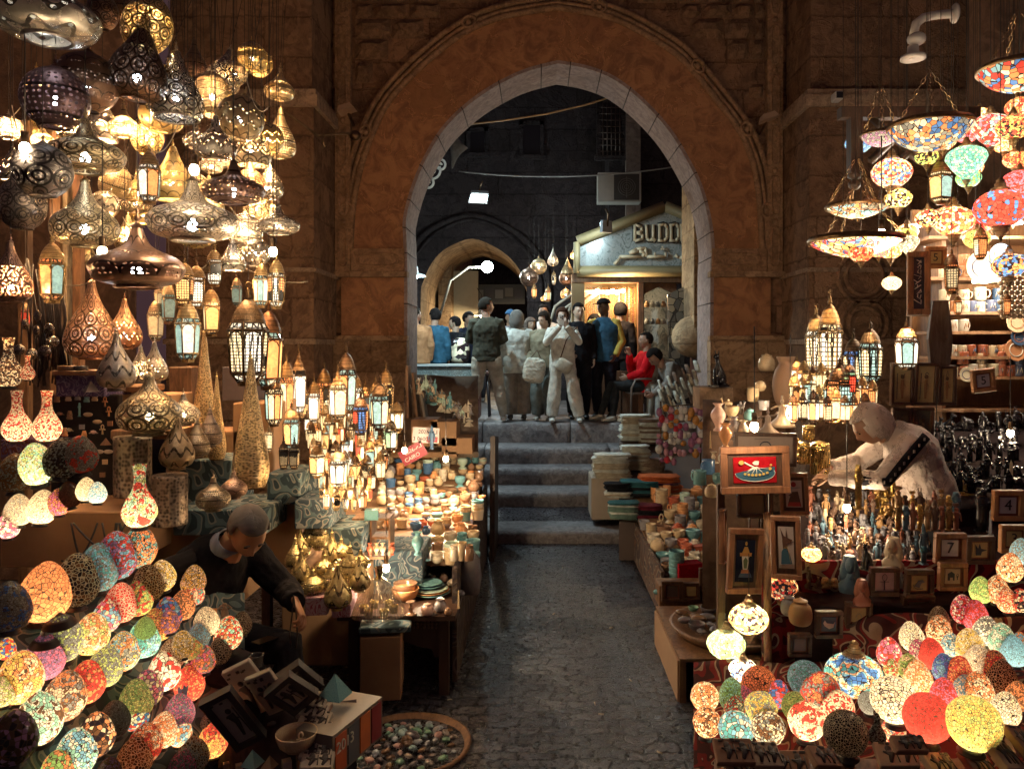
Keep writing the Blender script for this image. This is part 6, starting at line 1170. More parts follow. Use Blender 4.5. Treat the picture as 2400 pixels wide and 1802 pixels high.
def gmesh(k):
    def f():
        m = MB()
        if k in ('mug', 'teapot'):
            m.lathe(smooth_prof([(.001, 0), (.85, 0), (.9, .08), (.9, 1.8), (.93, 1.95), (.85, 1.95), (.82, .15), (.001, .12)] if k == 'mug' else GP['jar'], 1), 20); m.tube([(.85, 0, 1.6), (1.3, 0, 1.5), (1.42, 0, 1.0), (1.25, 0, .5), (.85, 0, .4)], .1, 6)
            if k == 'teapot': m.tube([(-.85, 0, .6), (-1.3, 0, .9), (-1.5, 0, 1.4)], [.18, .12, .08], 8)
        elif k == 'pyramid': m.lathe([(1.2, 0), (.01, 1.5)], 4, smooth=False)
        elif k == 'ankh':
            m.tube([(.28*math.cos(a), 0, 1.5+.45*math.sin(a)) for a in [2*math.pi*i/16 for i in range(17)]], [(.12, .1)]*17, 6, False); m.tube([(0, 0, 0), (0, 0, 1.1)], [(.22, .12), (.12, .1)], 6); m.tube([(-.6, 0, 1.0), (0, 0, 1.0), (.6, 0, 1.0)], [(.1, .16), (.1, .1), (.1, .16)], 6, True, (0, 1, 0))
        elif k == 'scarab':
            m.ball((0, 0, .3), (.62, .85, .38), 14, 9); m.ball((0, -.75, .25), (.35, .25, .22), 10, 6); m.tube([(0, -.45, .66), (0, .1, .7), (0, .8, .38)], .05, 5)
            for s in (-1, 1):
                m.tube([(s*.55, -.35, .55), (0, -.5, .68)], .05, 5)
                for q in (-.4, 0, .4): m.tube([(s*.5, q, .25), (s*.8, q*1.3, .12), (s*.75, q*1.6, .0)], .05, 5)
        elif k == 'cat':
            m.tube([(0, .35, .05), (0, .3, .5), (0, .05, 1.1), (0, -.05, 1.5), (0, -.1, 1.8)], [(.36, .45), (.42, .5), (.28, .32), (.15, .17), (.14, .15)], 14); m.ball((0, -.18, 1.95), (.2, .24, .2), 12, 8); m.ball((0, -.4, 1.9), (.09, .1, .08), 8, 6)
            for s in (-1, 1): m.tube([(s*.13, -.12, 2.05), (s*.17, -.1, 2.4)], [(.09, .05), (.015, .01)], 6); m.tube([(s*.15, -.1, 1.1), (s*.14, -.25, .5), (s*.14, -.3, .08), (s*.14, -.45, .04)], [.12, .09, .07, .06], 8); m.ball((s*.35, .15, .28), (.17, .4, .28), 10, 7)
            m.tube([(.1, .7, .05), (.45, .5, .06), (.5, 0, .06)], .06, 6); m.box((0, .1, -.06), (.95, 1.35, .14))
        elif k in ('ushabti', 'pharaoh', 'anubis', 'isis'):
            m.tube([(0, 0, .1), (0, 0, .9), (0, 0, 1.5), (0, 0, 2.1), (0, 0, 2.35)], [(.22, .2), (.26, .2), (.24, .19), (.36, .2), (.14, .12)], 12, True, (1, 0, 0)); m.ball((0, -.03, 2.55), (.2, .22, .25), 12, 9); m.box((0, .02, .05), (.6, .6, .12))
            if k == 'ushabti': m.tube([(-.34, -.05, 1.9), (0, -.24, 1.75), (.34, -.05, 1.9)], .08, 7); m.tube([(0, .05, 2.78), (0, .05, 2.3), (0, .06, 1.95)], [(.2, .16), (.28, .2), (.22, .1)], 10, True, (1, 0, 0))
            else:
                for s in (-1, 1): m.tube([(s*.34, 0, 2.05), (s*.42, -.05, 1.5), (s*.36, -.25, 1.15)], [.1, .08, .06], 8)
                if k == 'pharaoh': m.tube([(0, 0, 2.6), (0, .05, 3.0), (0, .06, 3.3)], [(.22, .2), (.16, .15), (.07, .07)], 10); m.tube([(-.27, .0, 2.5), (-.3, -.05, 2.0)], .08, 6); m.tube([(.27, .0, 2.5), (.3, -.05, 2.0)], .08, 6)
                if k == 'anubis': m.tube([(0, -.1, 2.55), (0, -.4, 2.48), (0, -.6, 2.44)], [(.13, .12), (.08, .08), (.04, .04)], 8); [m.tube([(s*.1, .03, 2.7), (s*.12, .03, 3.25)], [(.08, .05), (.015, .01)], 6) for s in (-1, 1)]; m.tube([(.42, -.3, .1), (.42, -.3, 2.3)], .035, 5)
                if k == 'isis': m.ball((0, .05, 3.05), (.24, .06, .24), 12, 8); [m.tube([(s*.08, .05, 2.8), (s*.27, .05, 3.0), (s*.2, .05, 3.35)], .04, 5) for s in (-1, 1)]
        elif k == 'bust':
            m.tube([(0, 0, 0), (0, 0, .4), (0, .0, .75), (0, 0, 1.0)], [(.62, .4), (.7, .36), (.3, .25), (.22, .22)], 14, True, (1, 0, 0)); m.ball((0, -.12, 1.35), (.3, .34, .42), 14, 10); m.tube([(0, .12, 1.8), (0, .15, 1.3), (0, .1, .85), (0, .05, .5)], [(.34, .28), (.52, .3), (.6, .26), (.5, .2)], 14, True, (1, 0, 0)); m.tube([(0, -.42, 1.0), (0, -.45, .72)], [.07, .09], 6); m.ball((0, -.46, 1.3), (.05, .09, .1), 6, 5)
        elif k == 'obelisk': m.lathe([(.34, 0), (.34, .12), (.24, .14), (.15, 3.0), (.01, 3.4)], 4, smooth=False)
        elif k == 'camel':
            m.ball((0, 0, .9), (.28, .6, .32), 12, 8); m.ball((0, -.05, 1.25), (.16, .22, .24), 10, 7); m.tube([(0, -.5, .95), (0, -.8, .9), (0, -.9, 1.3), (0, -.95, 1.5), (0, -1.2, 1.45)], [.16, .12, .1, .12, .06], 8); [m.tube([(x*.16, y, .8), (x*.17, y-.05, .4), (x*.16, y, 0)], [.11, .06, .05], 7) for x in (-1, 1) for y in (-.4, .4)]
        elif k == 'dancer':
            m.lathe([(.001, 0), (1, .0), (.9, .25), (.4, .7), (.22, 1.2), (.26, 1.5), (.1, 1.7), (.001, 1.75)], 20); m.ball((0, 0, 1.9), (.14, .15, .18), 10, 8); m.tube([(0, 0, 1.6), (.5, 0, 1.65), (.8, 0, 2.0)], .08, 7); m.tube([(0, 0, 1.6), (-.5, 0, 1.55), (-.9, 0, 1.35)], .08, 7); m.lathe([(.09, 2.05), (.07, 2.35), (.001, 2.37)], 10)
        elif k == 'monkey':
            m.tube([(0, 0, 0), (0, 0, .5), (0, -.02, 1.0), (0, -.05, 1.3)], [(.42, .45), (.4, .4), (.32, .3), (.18, .18)], 12); m.ball((0, -.1, 1.5), (.28, .28, .26), 12, 9); m.ball((0, -.36, 1.42), (.16, .16, .13), 8, 6); [m.tube([(s*.3, 0, 1.1), (s*.62, -.1, 1.2), (s*.3, -.25, 1.55)], .1, 7) for s in (-1, 1)]; [m.tube([(s*.3, 0, .3), (s*.4, -.5, .4), (s*.25, -.55, .0)], .13, 7) for s in (-1, 1)]
        elif k == 'stone': m.ball((0, 0, .4), (1, .7, .45), 12, 8)
        elif k == 'hieros': m.box((0, 0, .5), (1, .9, 1))
        else: m.lathe(smooth_prof(GP[k], 2), 22)
        return m.mesh(k)
    return mc('g'+k, f)
def good(k, px, py, w, D, mat, desc, group, cat=None, name=None, rz=None, dz=0.0, label=None, rot=None, sc=None):
    s = w/2*D/F; p = W(px, py, D)+Vector((0, 0, dz)); nm = name or {'cup': 'cup', 'can': 'tin', 'ball': 'stone_ball', 'ushabti': 'statuette', 'pharaoh': 'statuette', 'anubis': 'statuette', 'isis': 'statuette', 'cat': 'cat_statue', 'stone': 'carved_stone', 'hieros': 'carton', 'dancer': 'dancer_figurine', 'monkey': 'monkey_carving'}.get(k, k)
    o = obj(nm, gmesh(k), mat, None, p, rot or (0, 0, rnd.uniform(0, 6.3) if rz is None else rz), s if sc is None else tuple(s*q for q in sc))
    return tag(o, label or desc, cat or nm.replace('_', ' '), group, label is None)
STN = {'teal': marble((.08, .22, .26), (.2, .4, .42)), 'orange': marble((.65, .18, .06), (.8, .45, .2)), 'cream': marble((.72, .58, .38), (.45, .3, .16)), 'white': marble((.8, .72, .58), (.5, .4, .28)), 'grey': marble((.16, .14, .15), (.35, .32, .32)), 'brown': marble((.18, .09, .05), (.35, .2, .12)), 'blue': marble((.03, .08, .2), (.1, .2, .35)), 'mint': marble((.35, .52, .42), (.55, .66, .55)), 'red': marble((.45, .03, .02), (.6, .2, .1)), 'pink': marble((.55, .25, .2), (.7, .5, .4)), 'black': marble((.02, .018, .02), (.08, .07, .07), 9, .15)}
# -- left table
def slab_table(name, label, pts, th, legs, mat):
    t = thing(name, label, 'table', pts[0]); o = -Vector(pts[0]); m = MB(); a = [m.bm.verts.new(p) for p in pts]; b = [m.bm.verts.new(Vector(p)-Vector((0, 0, th))) for p in pts]; m.bm.faces.new(a); m.bm.faces.new(b[::-1])
    for i in range(4): m.bm.faces.new((a[i], b[i], b[(i+1) % 4], a[(i+1) % 4]))
    obj('tabletop', m, mat, t, o)
    for x, y, z in legs: obj('leg', MB().box((x, y, z/2), (.06, .06, z)), mat, t, o)
    return t
WD = wood((.22, .11, .05), (.08, .035, .02)); WD2 = wood((.3, .16, .08), (.12, .06, .03))
def tz(D): return .66+.085*(D-4.9)-.006
slab_table('display_table', 'sloping wooden display table crowded with alabaster bowls on the left', [(-2.1, 5.3, tz(5.3)), (-.5, 5.3, tz(5.3)), (-.56, 8.1, tz(8.1)), (-2.4, 8.1, tz(8.1))], .04, [(-.56, 5.4, .6), (-1.9, 5.4, .6), (-.6, 7.9, .85)], WD2)
slab_table('display_table', 'sloping wooden display table crowded with bowls and scarves on the right', [(1.0, 5.95, .265), (2.1, 5.95, .265), (2.1, 9.1, .612), (1.0, 9.1, .612)], .04, [(1.05, 6.05, .22), (1.05, 8.9, .55)], WD2)
tag(obj('table_skirt', MB().box((.985, 7.5, .2), (.025, 2.9, .38)), khaya((.08, .06, .06), (.22, .17, .13), (.14, .08, .06), .7)), 'fringed dark cloth hanging down the aisle side of the right table', 'cloth')
tag(obj('table_skirt', MB().box((-.53, 6.4, .38), (.03, 3.0, .72)), khaya((.06, .045, .045), (.14, .11, .1), (.1, .07, .05), .7)), 'dark cloth hanging down the aisle side of the left table', 'cloth')
tag(obj('plank', MB().box((-.46, 8.15, .58), (.05, .7, 1.25), 0, -.12), beam), 'rough upright plank standing between the left table and the steps', 'plank')
rg = random.Random(12); GLf = 'alabaster and stone wares on the left table'
KS = ('bowl', 'cup', 'plate', 'jar', 'mortar', 'bowl', 'pot', 'cup', 'bowl'); CSn = ('teal', 'orange', 'cream', 'white', 'cream', 'orange', 'grey', 'brown', 'mint', 'cream', 'white', 'red', 'blue')
y = 1316
while y > 1085:
    D = LT(y); x0 = 880-(1300-y)*.02+(70 if y > 1250 else 0); x1 = 1104+(1320-y)*.11; x = x0+rg.uniform(0, 12)
    while x < x1:
        w = rg.uniform(20, 36)*5.2/D*1.05; k = rg.choice(KS); c = rg.choice(CSn)
        if x > 1010: c = rg.choice(('orange', 'cream', 'teal', 'white', 'brown', 'cream'))
        nst = rg.choice((1, 1, 2, 3, 4)) if k in ('bowl', 'plate', 'cup') else 1
        for q in range(nst): good(k, x+w/2, y+rg.uniform(-3, 3), w, D, STN[c if rg.random() < .75 else rg.choice(CSn)], '', GLf, dz=q*w/2*D/F*(.34 if k == 'bowl' else (.16 if k == 'plate' else .5))); o = AUTO.pop()[0]; AUTO.append((o, f"{c} {'alabaster' if c in ('cream', 'white') else 'stone'} {k} on the left table", Vector(o.location)+Vector((0, 0, .02))))
        x += w*1.02
    y -= 11+(y-1080)*.045
# notable left table things
good('vase', 979, 1300, 28, 4.95, STN['teal'], '', GLf, label='dark teal baluster vase standing at the front edge of the left table')
for i, x in enumerate((850, 866, 882, 897, 919)): good('vase', x, 1300, 15, 4.9, STN[('brown', 'red', 'cream', 'white', 'red')[i]], '', 'sand bottles', name='sand_bottle', cat='bottle', label=('maroon', 'scarlet', 'cream floral', 'black and white', 'red banded')[i]+' slim sand bottle in the row by the shelf', sc=(1, 1, .95))
for i in range(6): good('mug' if i % 2 else 'can', 1066+(i % 3)*16, 1312-12*(i//3), 24, 5.0, STN[('white', 'cream', 'brown')[i % 3]], 'stone cup on the left table corner', GLf)
t = thing('wooden_shelf', 'small wooden pigeonhole shelf above the sand bottles', 'shelf', W(875, 1300, 5.05)); w_ = .24
for z in (.0, .13, .25): obj('board', MB().box((0, 0, z), (w_, .16, .015)), WD2, t)
for x in (-w_/2, 0, w_/2): obj('divider', MB().box((x, 0, .125), (.012, .155, .235)), WD2, t)
good('hieros', 872, 1216, 32, 5.0, STN['teal'], '', GLf, label='teal marble box full of carved stone sticks', cat='box', name='stone_box', rz=.1, sc=(2, 2, 1.4))
for nm, x, y, h, txt in (('licence_plate', 998, 1020, 36, (('2026  مصر', .03), ('3 0600  E', -.035))), ('licence_plate', 968, 1062, 30, (('2026', .03), ('CAIRO', -.03)))):
    D = 7.0; t = thing(nm, ('white and red souvenir number plate reading 2026 and 0600' if h == 36 else 'maroon tilted souvenir number plate reading 2026 Cairo'), 'plate', W(x, y, D), (0, .05 if h == 36 else -.5, 0)); obj('panel', MB().box((0, 0, 0), (.24, .012, .14)), plain((.5, .4, .38) if h == 36 else (.25, .03, .04), .4), t)
    for s_, z in txt: o = ftext(s_.encode('ascii', 'ignore').decode().strip(), .05, plain((.04, .02, .02) if h == 36 else (.7, .6, .55), .5), 'lettering', .002, t, (-.02, -.008, z))
    obj('stripe', MB().box((.06, -.0075, -.035), (.1, .004, .05)), plain((.3, .02, .03), .5), t)
    for st in ([(.1, .05), (.1, .02), (.07, .02)], [(.07, .04), (.05, .02), (.02, .03)]): obj('lettering', MB().tube([(a, -.01, b) for a, b in st], .004, 5), plain((.04, .02, .02) if h == 36 else (.7, .6, .55), .5), t)
good('pharaoh', 1012, 1052, 34, 6.9, plain((.05, .1, .17), .6), '', 'x', label='small bearded old man figurine in blue robe beside the number plates', name='figurine', rz=0)
# upper clutter by the jamb: cartons, carved animals and blocks
for i, (x, y, w, h) in enumerate(((1000, 1010, 60, 60), (1045, 1012, 58, 55), (1075, 1040, 70, 36), (1000, 1060, 150, 12))):
    D = 7.9; a = W(x, y, D); tag(obj('carton', MB().box((0, 0, 0), (w*D/F, .35, h*D/F)), plain((.36, .2, .1), .8, 0, .2), None, (a.x, a.y, a.z)), ('plain carton at the foot of the left jamb', 'carton beside the first under the carved animals', 'low carton nearest the steps', 'wooden ledge board under the three cartons')[i], 'carton')
for i in range(84):
    u = rg.random(); x = 975+u*130+rg.uniform(-14, 14); y = 905+u*85+rg.uniform(-12, 16); k = rg.choice(('camel', 'cat', 'monkey', 'pyramid', 'stone', 'anubis', 'camel')); c = rg.choice(('white', 'grey', 'teal', 'mint', 'cream', 'white')); good(k, x, y, rg.uniform(16, 28), 7.9+.25*rg.random(), STN[c], f"{c} carved stone {gmesh(k).name.split('.')[0]} by the left jamb", 'carved stone animals heaped by the left jamb')
drape(950, 1120, 880, 1060, lambda a, b: 8.75-(b-880)*.004, .0, cloth((.26, .19, .14)), 'sloping cloth covered base under the carved stone animals', 3, 3)
for i in range(3): tag(obj('leaning_board', MB().box((0, 0, 0), (.025, .2, .55), 0, 0, (-.02, -.1, -.16)[i]), (WD2, WD2, plain((.4, .38, .34), .7, 0, .4))[i], None, W(958+i*18, 918+i*16, 8.1)), ('upright', 'leaning', 'carved grey leaning')[i]+' wooden panel against the left jamb', 'panel')
# side table in front, left
TT_ = lambda py: planeD(py, .522, .0, 5)
st = thing('side_table', 'low dark carved wooden side table with arched apron on the paving', 'table', (-.86, 4.95, 0)); obj('tabletop', MB().box((0, .05, .505), (.72, .66, .03)), wood((.06, .03, .02)), st)
for sx in (-1, 1):
    for sy in (-1, 1): obj('leg', MB().box((sx*.28, .05+sy*.22, .245), (.06, .06, .49)), wood((.06, .03, .02)), st)
ap = [(-.28, .43), (-.28, .17), (-.22, .17), (-.2, .22), (-.12, .235), (-.05, .26), (0, .29), (.05, .26), (.12, .235), (.2, .22), (.22, .17), (.28, .17), (.28, .43)]; obj('apron', MB().prism(ap, .02), wood((.06, .03, .02)), st, (0, -.18, .06))
m = MB(); [m.ball((-.23+.023*i, -.19, .42+.022*j), (.011, .008, .011), 6, 4) for i in range(21) for j in range(3)]; obj('turned_lattice', m, wood((.2, .12, .07)), st)
t = thing('glass_dome', 'wide clear ribbed glass cone covering small gold cups on the side table', 'dome', W(888, 1436, 4.6)); gm, gt, go = newmat('clear ribbed glass'); gn = gt.n('ShaderNodeTexWave', ('Vector', gt.coord('UV')), ('Scale', 14.0), bands_direction='X').outputs[1]; gp = bsdf(gt, go, (.8, .68, .5), .12, 0, gn, .6, .01); gp.inputs['Alpha'].default_value = .45; gp.inputs['Metallic'].default_value = .6
obj('cone', MB().lathe(smooth_prof([(.165, 0), (.16, .01), (.12, .1), (.05, .19), (.025, .21)], 3), 40), gm, t); obj('neck', MB().lathe([(.028, .2), (.018, .22), (.022, .25), (.03, .275)], 20), metal(BR, .15), t)
for i in range(6): obj('gold_cup', gmesh('cup'), metal((.8, .6, .25), .2), t, (.09*math.cos(i*1.05), .09*math.sin(i*1.05), .002), scale=.028)
GT = 'small wares on the low side table'
for a in (('plate', 1010, 1392, 90, 'teal', 0), ('plate', 1010, 1392, 84, 'orange', .012), ('plate', 1010, 1392, 78, 'mint', .024), ('plate', 1005, 1388, 70, 'teal', .04), ('plate', 1005, 1388, 62, 'teal', .055), ('ball', 1006, 1368, 14, 'black', .06), ('ball', 1014, 1374, 16, 'black', .06), ('bowl', 950, 1405, 64, 'orange', 0), ('bowl', 950, 1400, 56, 'brown', .03), ('stone', 930, 1372, 50, 'cream', 0), ('stone', 958, 1358, 46, 'teal', 0), ('pyramid', 955, 1376, 30, 'white', 0), ('cat', 985, 1370, 26, 'white', 0), ('jar', 1002, 1440, 30, 'pink', 0), ('candle', 963, 1440, 28, 'brown', 0), ('pot', 1032, 1432, 30, 'grey', 0), ('jar', 1050, 1440, 18, 'brown', 0), ('obelisk', 1075, 1425, 26, 'cream', 0), ('stone', 1066, 1372, 40, 'white', 0), ('stone', 1078, 1395, 30, 'grey', 0), ('jar', 1040, 1362, 20, 'pink', 0), ('candle', 905, 1432, 20, 'cream', 0)):
    good(a[0], a[1], a[2], a[3], TT_(a[2]), STN[a[4]], f"{a[4]} stone {gmesh(a[0]).name.split('.')[0]} on the low side table", GT, dz=a[5])
for i, (x, y, w, h, mt, lb) in enumerate(((885, 1640, 95, 150, 'box', 'cardboard box half covered by dark patterned cloth beside the old man knee'), (895, 1482, 120, 14, 'cl', 'dark patterned cloth spread over the cardboard box'), (735, 1440, 52, 44, 'pk', 'pink box printed with hieroglyphs under a golden lamp'), (793, 1445, 44, 30, 'pk', 'small purple box printed with hieroglyphs under a golden lamp'))):
    D = 4.55 if i < 2 else 4.4; a = W(x, y, D); tag(obj('cardboard_box' if i != 1 else 'cloth_cover', MB().box((0, .15, h/2*D/F), (w*D/F, .34, h*D/F), .12).mesh('b', .006), {'box': plain((.3, .16, .08), .85, 0, .3, 12), 'cl': khaya(), 'pk': khaya((.45, .25, .28), (.3, .05, .08), (.5, .35, .35), 3)}[mt], None, a), lb, 'box' if i != 1 else 'cloth')
tag(obj('plastic_bag', (lambda m: m.tube([(0, 0, 0), (0, 0, .12), (.02, 0, .24), (.01, 0, .3)], [(.07, .05), (.085, .06), (.05, .04), (.015, .01)], 10))(MB()), cloth((.2, .18, .19)), None, W(1100, 1390, 5.2)), 'crumpled grey plastic bag at the corner of the left table', 'bag')
# stand for golden lamps and stepped boxes
def cbox(px0, py0, px1, py1, D, dep, mat, label, name='carton', cat='box', rz=0.0, bev=.006):
    a, b = W(px0, py0, D), W(px1, py1, D); o = obj(name, MB().box((0, dep/2, 0), (b.x-a.x, dep, a.z-b.z)).mesh('b', bev), mat, None, ((a.x+b.x)/2, D, (a.z+b.z)/2), (0, 0, rz)); return tag(o, label, cat)
CB = plain((.36, .2, .1), .85, 0, .3, 12); KH = khaya(); KH2 = khaya((.05, .07, .09), (.3, .29, .27), (.1, .15, .17), 1.6)
for a in ((660, 1330, 860, 1560, 4.9, .4, CB, 'carton carrying the small golden lamps'), (545, 945, 640, 1140, 5.1, .5, CB, 'big crumpled carton behind the largest golden cone'), (625, 1110, 702, 1182, 4.75, .4, KH, 'patterned cloth box taped in brown under the black lattice lanterns'), (690, 1172, 772, 1240, 4.6, .4, KH2, 'patterned cloth box with a brown paper strip'), (765, 1238, 848, 1302, 4.75, .4, KH, 'patterned cloth box beside the sand bottles'),
          (560, 1178, 700, 1330, 4.85, .4, CB, 'brown carton behind the old man head'), (405, 1195, 620, 1255, 4.45, .5, KH, 'patterned cloth covered ledge under the squat bronze lamp'), (360, 1222, 560, 1420, 4.5, .5, CB, 'brown carton behind the old man shoulder'), (420, 1078, 540, 1195, 4.75, .4, KH, 'navy and cream patterned cloth box under the teardrop lamps'), (770, 1290, 990, 1420, 5.1, .4, KH2, 'patterned cloth box with taped ends under the left table front'),
          (258, 1008, 405, 1030, 4.35, .4, WD2, 'wooden shelf board under the wide brass lamp'), (405, 1010, 560, 1080, 5.1, .3, CB, 'brown carton beneath the lamp shelf'), (0, 1200, 295, 1330, 4.0, .5, CB, 'long brown carton carrying the painted egg lamps'), (272, 925, 400, 1015, 4.6, .3, CB, 'glowing carton behind the wide brass lamp'), (250, 1150, 450, 1350, 4.8, .3, plain((.2, .11, .07), .9), 'dark carton behind the vase lamp'),
          (130, 878, 245, 930, 4.4, .3, khaya((.07, .05, .14), (.3, .26, .35), (.12, .1, .2), 3), 'purple box printed with hieroglyphs on the shelf'), (120, 868, 245, 880, 4.35, .3, WD2, 'narrow wooden shelf with woven boxes'), (0, 1030, 150, 1080, 4.3, .3, khaya((.1, .03, .03), (.2, .15, .2), (.08, .06, .15), 3), 'dark red printed box at the left edge'), (205, 905, 330, 920, 4.6, .3, WD2, 'shelf board under the pewter lamp'),
          (395, 860, 450, 1010, 5.2, .3, wood((.2, .1, .05)), 'open wooden crate behind the cone lamps'), (520, 860, 600, 940, 5.3, .3, plain((.1, .08, .09), .7), 'dark metal box behind the star lattice lantern')):
    cbox(*a)
cbox(118, 925, 278, 1160, 4.45, .05, plain((.02, .015, .015), .9), 'black board covered with souvenir magnets', 'magnet_board', 'board')
MG = 'souvenir magnets on the black board'
for i, (x, y, k, c) in enumerate(((133, 935, 'bust', 'brown'), (160, 932, 'bust', 'white'), (182, 930, 'bust', 'grey'), (203, 935, 'bust', 'teal'), (222, 932, 'bust', 'cream'), (246, 945, 'ankh', 'orange'), (255, 968, 'ankh', 'orange'), (140, 965, 'scarab', 'brown'), (163, 975, 'bust', 'brown'), (186, 968, 'ushabti', 'teal'), (206, 968, 'stone', 'cream'), (228, 985, 'stone', 'cream'), (258, 990, 'hieros', 'brown'), (162, 1003, 'scarab', 'cream'), (192, 998, 'hieros', 'grey'), (219, 1008, 'scarab', 'pink'), (240, 1010, 'ankh', 'cream'), (248, 1035, 'pyramid', 'brown'), (232, 1055, 'stone', 'white'), (254, 1055, 'stone', 'white'), (246, 1080, 'hieros', 'cream'), (240, 1110, 'hieros', 'brown'), (152, 1015, 'bust', 'orange'), (197, 1022, 'bust', 'orange'))):
    good(k, x, y+8, 23, 4.42, STN[c], f"{c} {gmesh(k).name.split('.')[0] if k != 'hieros' else 'tile'} fridge magnet on board", MG, name='magnet', rz=0, sc=(1, .4, 1))
for x, y0, y1, w in ((311, 1022, 1160, 82), (398, 1112, 1228, 78)): D = 4.2; tag(obj('drum', MB().lathe([(.001, 0), (1, 0), (1.02, .05), (1, .1), (1, 2.5), (1.03, 2.6), (1, 2.7), (.001, 2.7)], 32), embossed((.42, .33, .26), .8, .45), None, W(x, y1, D), (0, 0, 0), (w/2*D/F, w/2*D/F, (y1-y0)/2.7*D/F)), 'tall grey embossed metal drum beside the magnet board' if x < 350 else 'embossed brass drum under the dark teardrop lamp', 'drum')
good('pyramid', 213, 918, 34, 4.4, STN['grey'], '', 'x', label='grey stone pyramid on the purple hieroglyph box'); good('can', 158, 868, 36, 4.4, WD2, '', 'x', label='round woven box on the narrow shelf', name='woven_box', sc=(1.1, 1.1, .25)); good('can', 190, 868, 30, 4.4, STN['black'], '', 'x', label='round black inlaid box on the narrow shelf', name='inlaid_box', sc=(1, 1, .3))
good('monkey', 527, 1452, 46, 3.85, marble((.3, .22, .17), (.16, .11, .08), 12, .8), '', 'x', label='carved stone monkey covering its eyes beside the old man', rz=.3); good('hieros', 500, 1448, 16, 3.8, STN['orange'], '', 'x', label='amber onyx block tower in front of the stone monkey', name='onyx_blocks', sc=(1.6, 1.6, 2.6))
for i, (x, y, w, nm) in enumerate(((40, 1010, 62, 'cream red cream'), (110, 1010, 62, 'cream cream red'), (20, 905, 60, 'cream brown black'), (65, 905, 30, 'cream brown red'))): vase_lamp(x, y-(8 if i < 2 else 30), w, 3.9, em(nm, 'f'), ('squat cream pot lamp with red stars left', 'squat cream pot lamp with red stars near the magnet board', 'tall inlaid vase lamp at the left edge', 'slim inlaid vase lamp behind the cream pots')[i], 1 if i < 2 else .4)
# left shop timber and dark merchandise
lw = thing('shop_wall', 'dark timber and plaster back wall of the left lamp stall', 'wall', (-4, 6.6, 0)); obj('wall', MB().box((-2.2, .6, 3.6), (4.8, .15, 7.2)), stone((.2, .12, .08), (.12, .07, .05), (.06, .035, .03)), lw)
for px_, w_, c in ((135, 22, (.22, .12, .06)), (158, 10, (.4, .32, .22)), (185, 16, (.2, .1, .05)), (60, 20, (.18, .1, .05))): a = W(px_, 800, 5.6); obj('post', MB().box((a.x+4, a.y-6.6, 1.9), (w_*.0034, .06, 3.8)), wood(c), lw)
cn = thing('roof_lattice', 'dark timber roof lattice from which the left lamps hang', 'lattice', (-2.8, 4.5, ZC)); [obj('beam', MB().box((0, y, .06), (4.2, .08, .1)), beam, cn) for y in (-1.4, -.7, 0, .7, 1.05)]; [obj('beam', MB().box((x, -.2, .15), (.08, 2.5, .08)), beam, cn) for x in (-1.8, -.6, .6, 1.8)]
cn = thing('roof_lattice', 'dark timber roof lattice from which the right mosaic lamps hang', 'lattice', (2.9, 4.5, ZC)); [obj('beam', MB().box((0, y, .06), (3.6, .08, .1)), beam, cn) for y in (-1.2, -.4, .4, 1.0)]; [obj('beam', MB().box((x, -.2, .15), (.08, 2.4, .08)), beam, cn) for x in (-1.5, 0, 1.5)]
m = MB(); r8 = random.Random(6)
for i in range(34): x = r8.uniform(60, 150); m.tube([W(x, 610+r8.uniform(-10, 30), 4.9), W(x+r8.uniform(-10, 25), 750, 4.85), W(x+r8.uniform(-20, 40), 890+r8.uniform(-30, 20), 4.8)], .006, 4)
tag(obj('leather_whips', m, plain((.03, .02, .02), .6)), 'hanging bunch of dark leather cords at the left', 'cords')
for i, (x, y) in enumerate(((60, 760), (88, 740), (85, 775), (115, 770), (75, 830), (105, 822), (45, 820), (125, 800))): good('ball', x, y, 26, 4.6, metal((.3, .26, .22), .2), 'dark metal trinket among the cords', 'small metal trinkets hanging on the left', name='trinket', sc=(1, .5, 1))
rw = random.Random(31)
for i in range(16):
    a = W(rw.uniform(20, 640), rw.uniform(200, 620), rw.uniform(4.3, 5.2)); b = a+Vector((rw.uniform(-.5, .5), rw.uniform(-.2, .2), rw.uniform(-.35, .3))); o = tag(obj('wire', MB().tube(curve_pts(a, b, rw.uniform(.04, .16), 10), .0035, 4), M_WHITECORD), 'pale electric wire looping between the brass lamps', 'wire', 'electric wires looping between the brass lamps', True, a)
for i in range(9):
    a = W(rw.uniform(140, 330), 1225, 3.75); b = W(rw.uniform(110, 360), rw.uniform(1300, 1400), 3.7); tag(obj('flex', MB().tube(curve_pts(a, b, rw.uniform(.02, .1), 10), .005, 5), plain((.02, .015, .015), .5)), 'black lamp flex drooping down the long carton', 'wire', 'black lamp flexes drooping down the long carton', True, a)
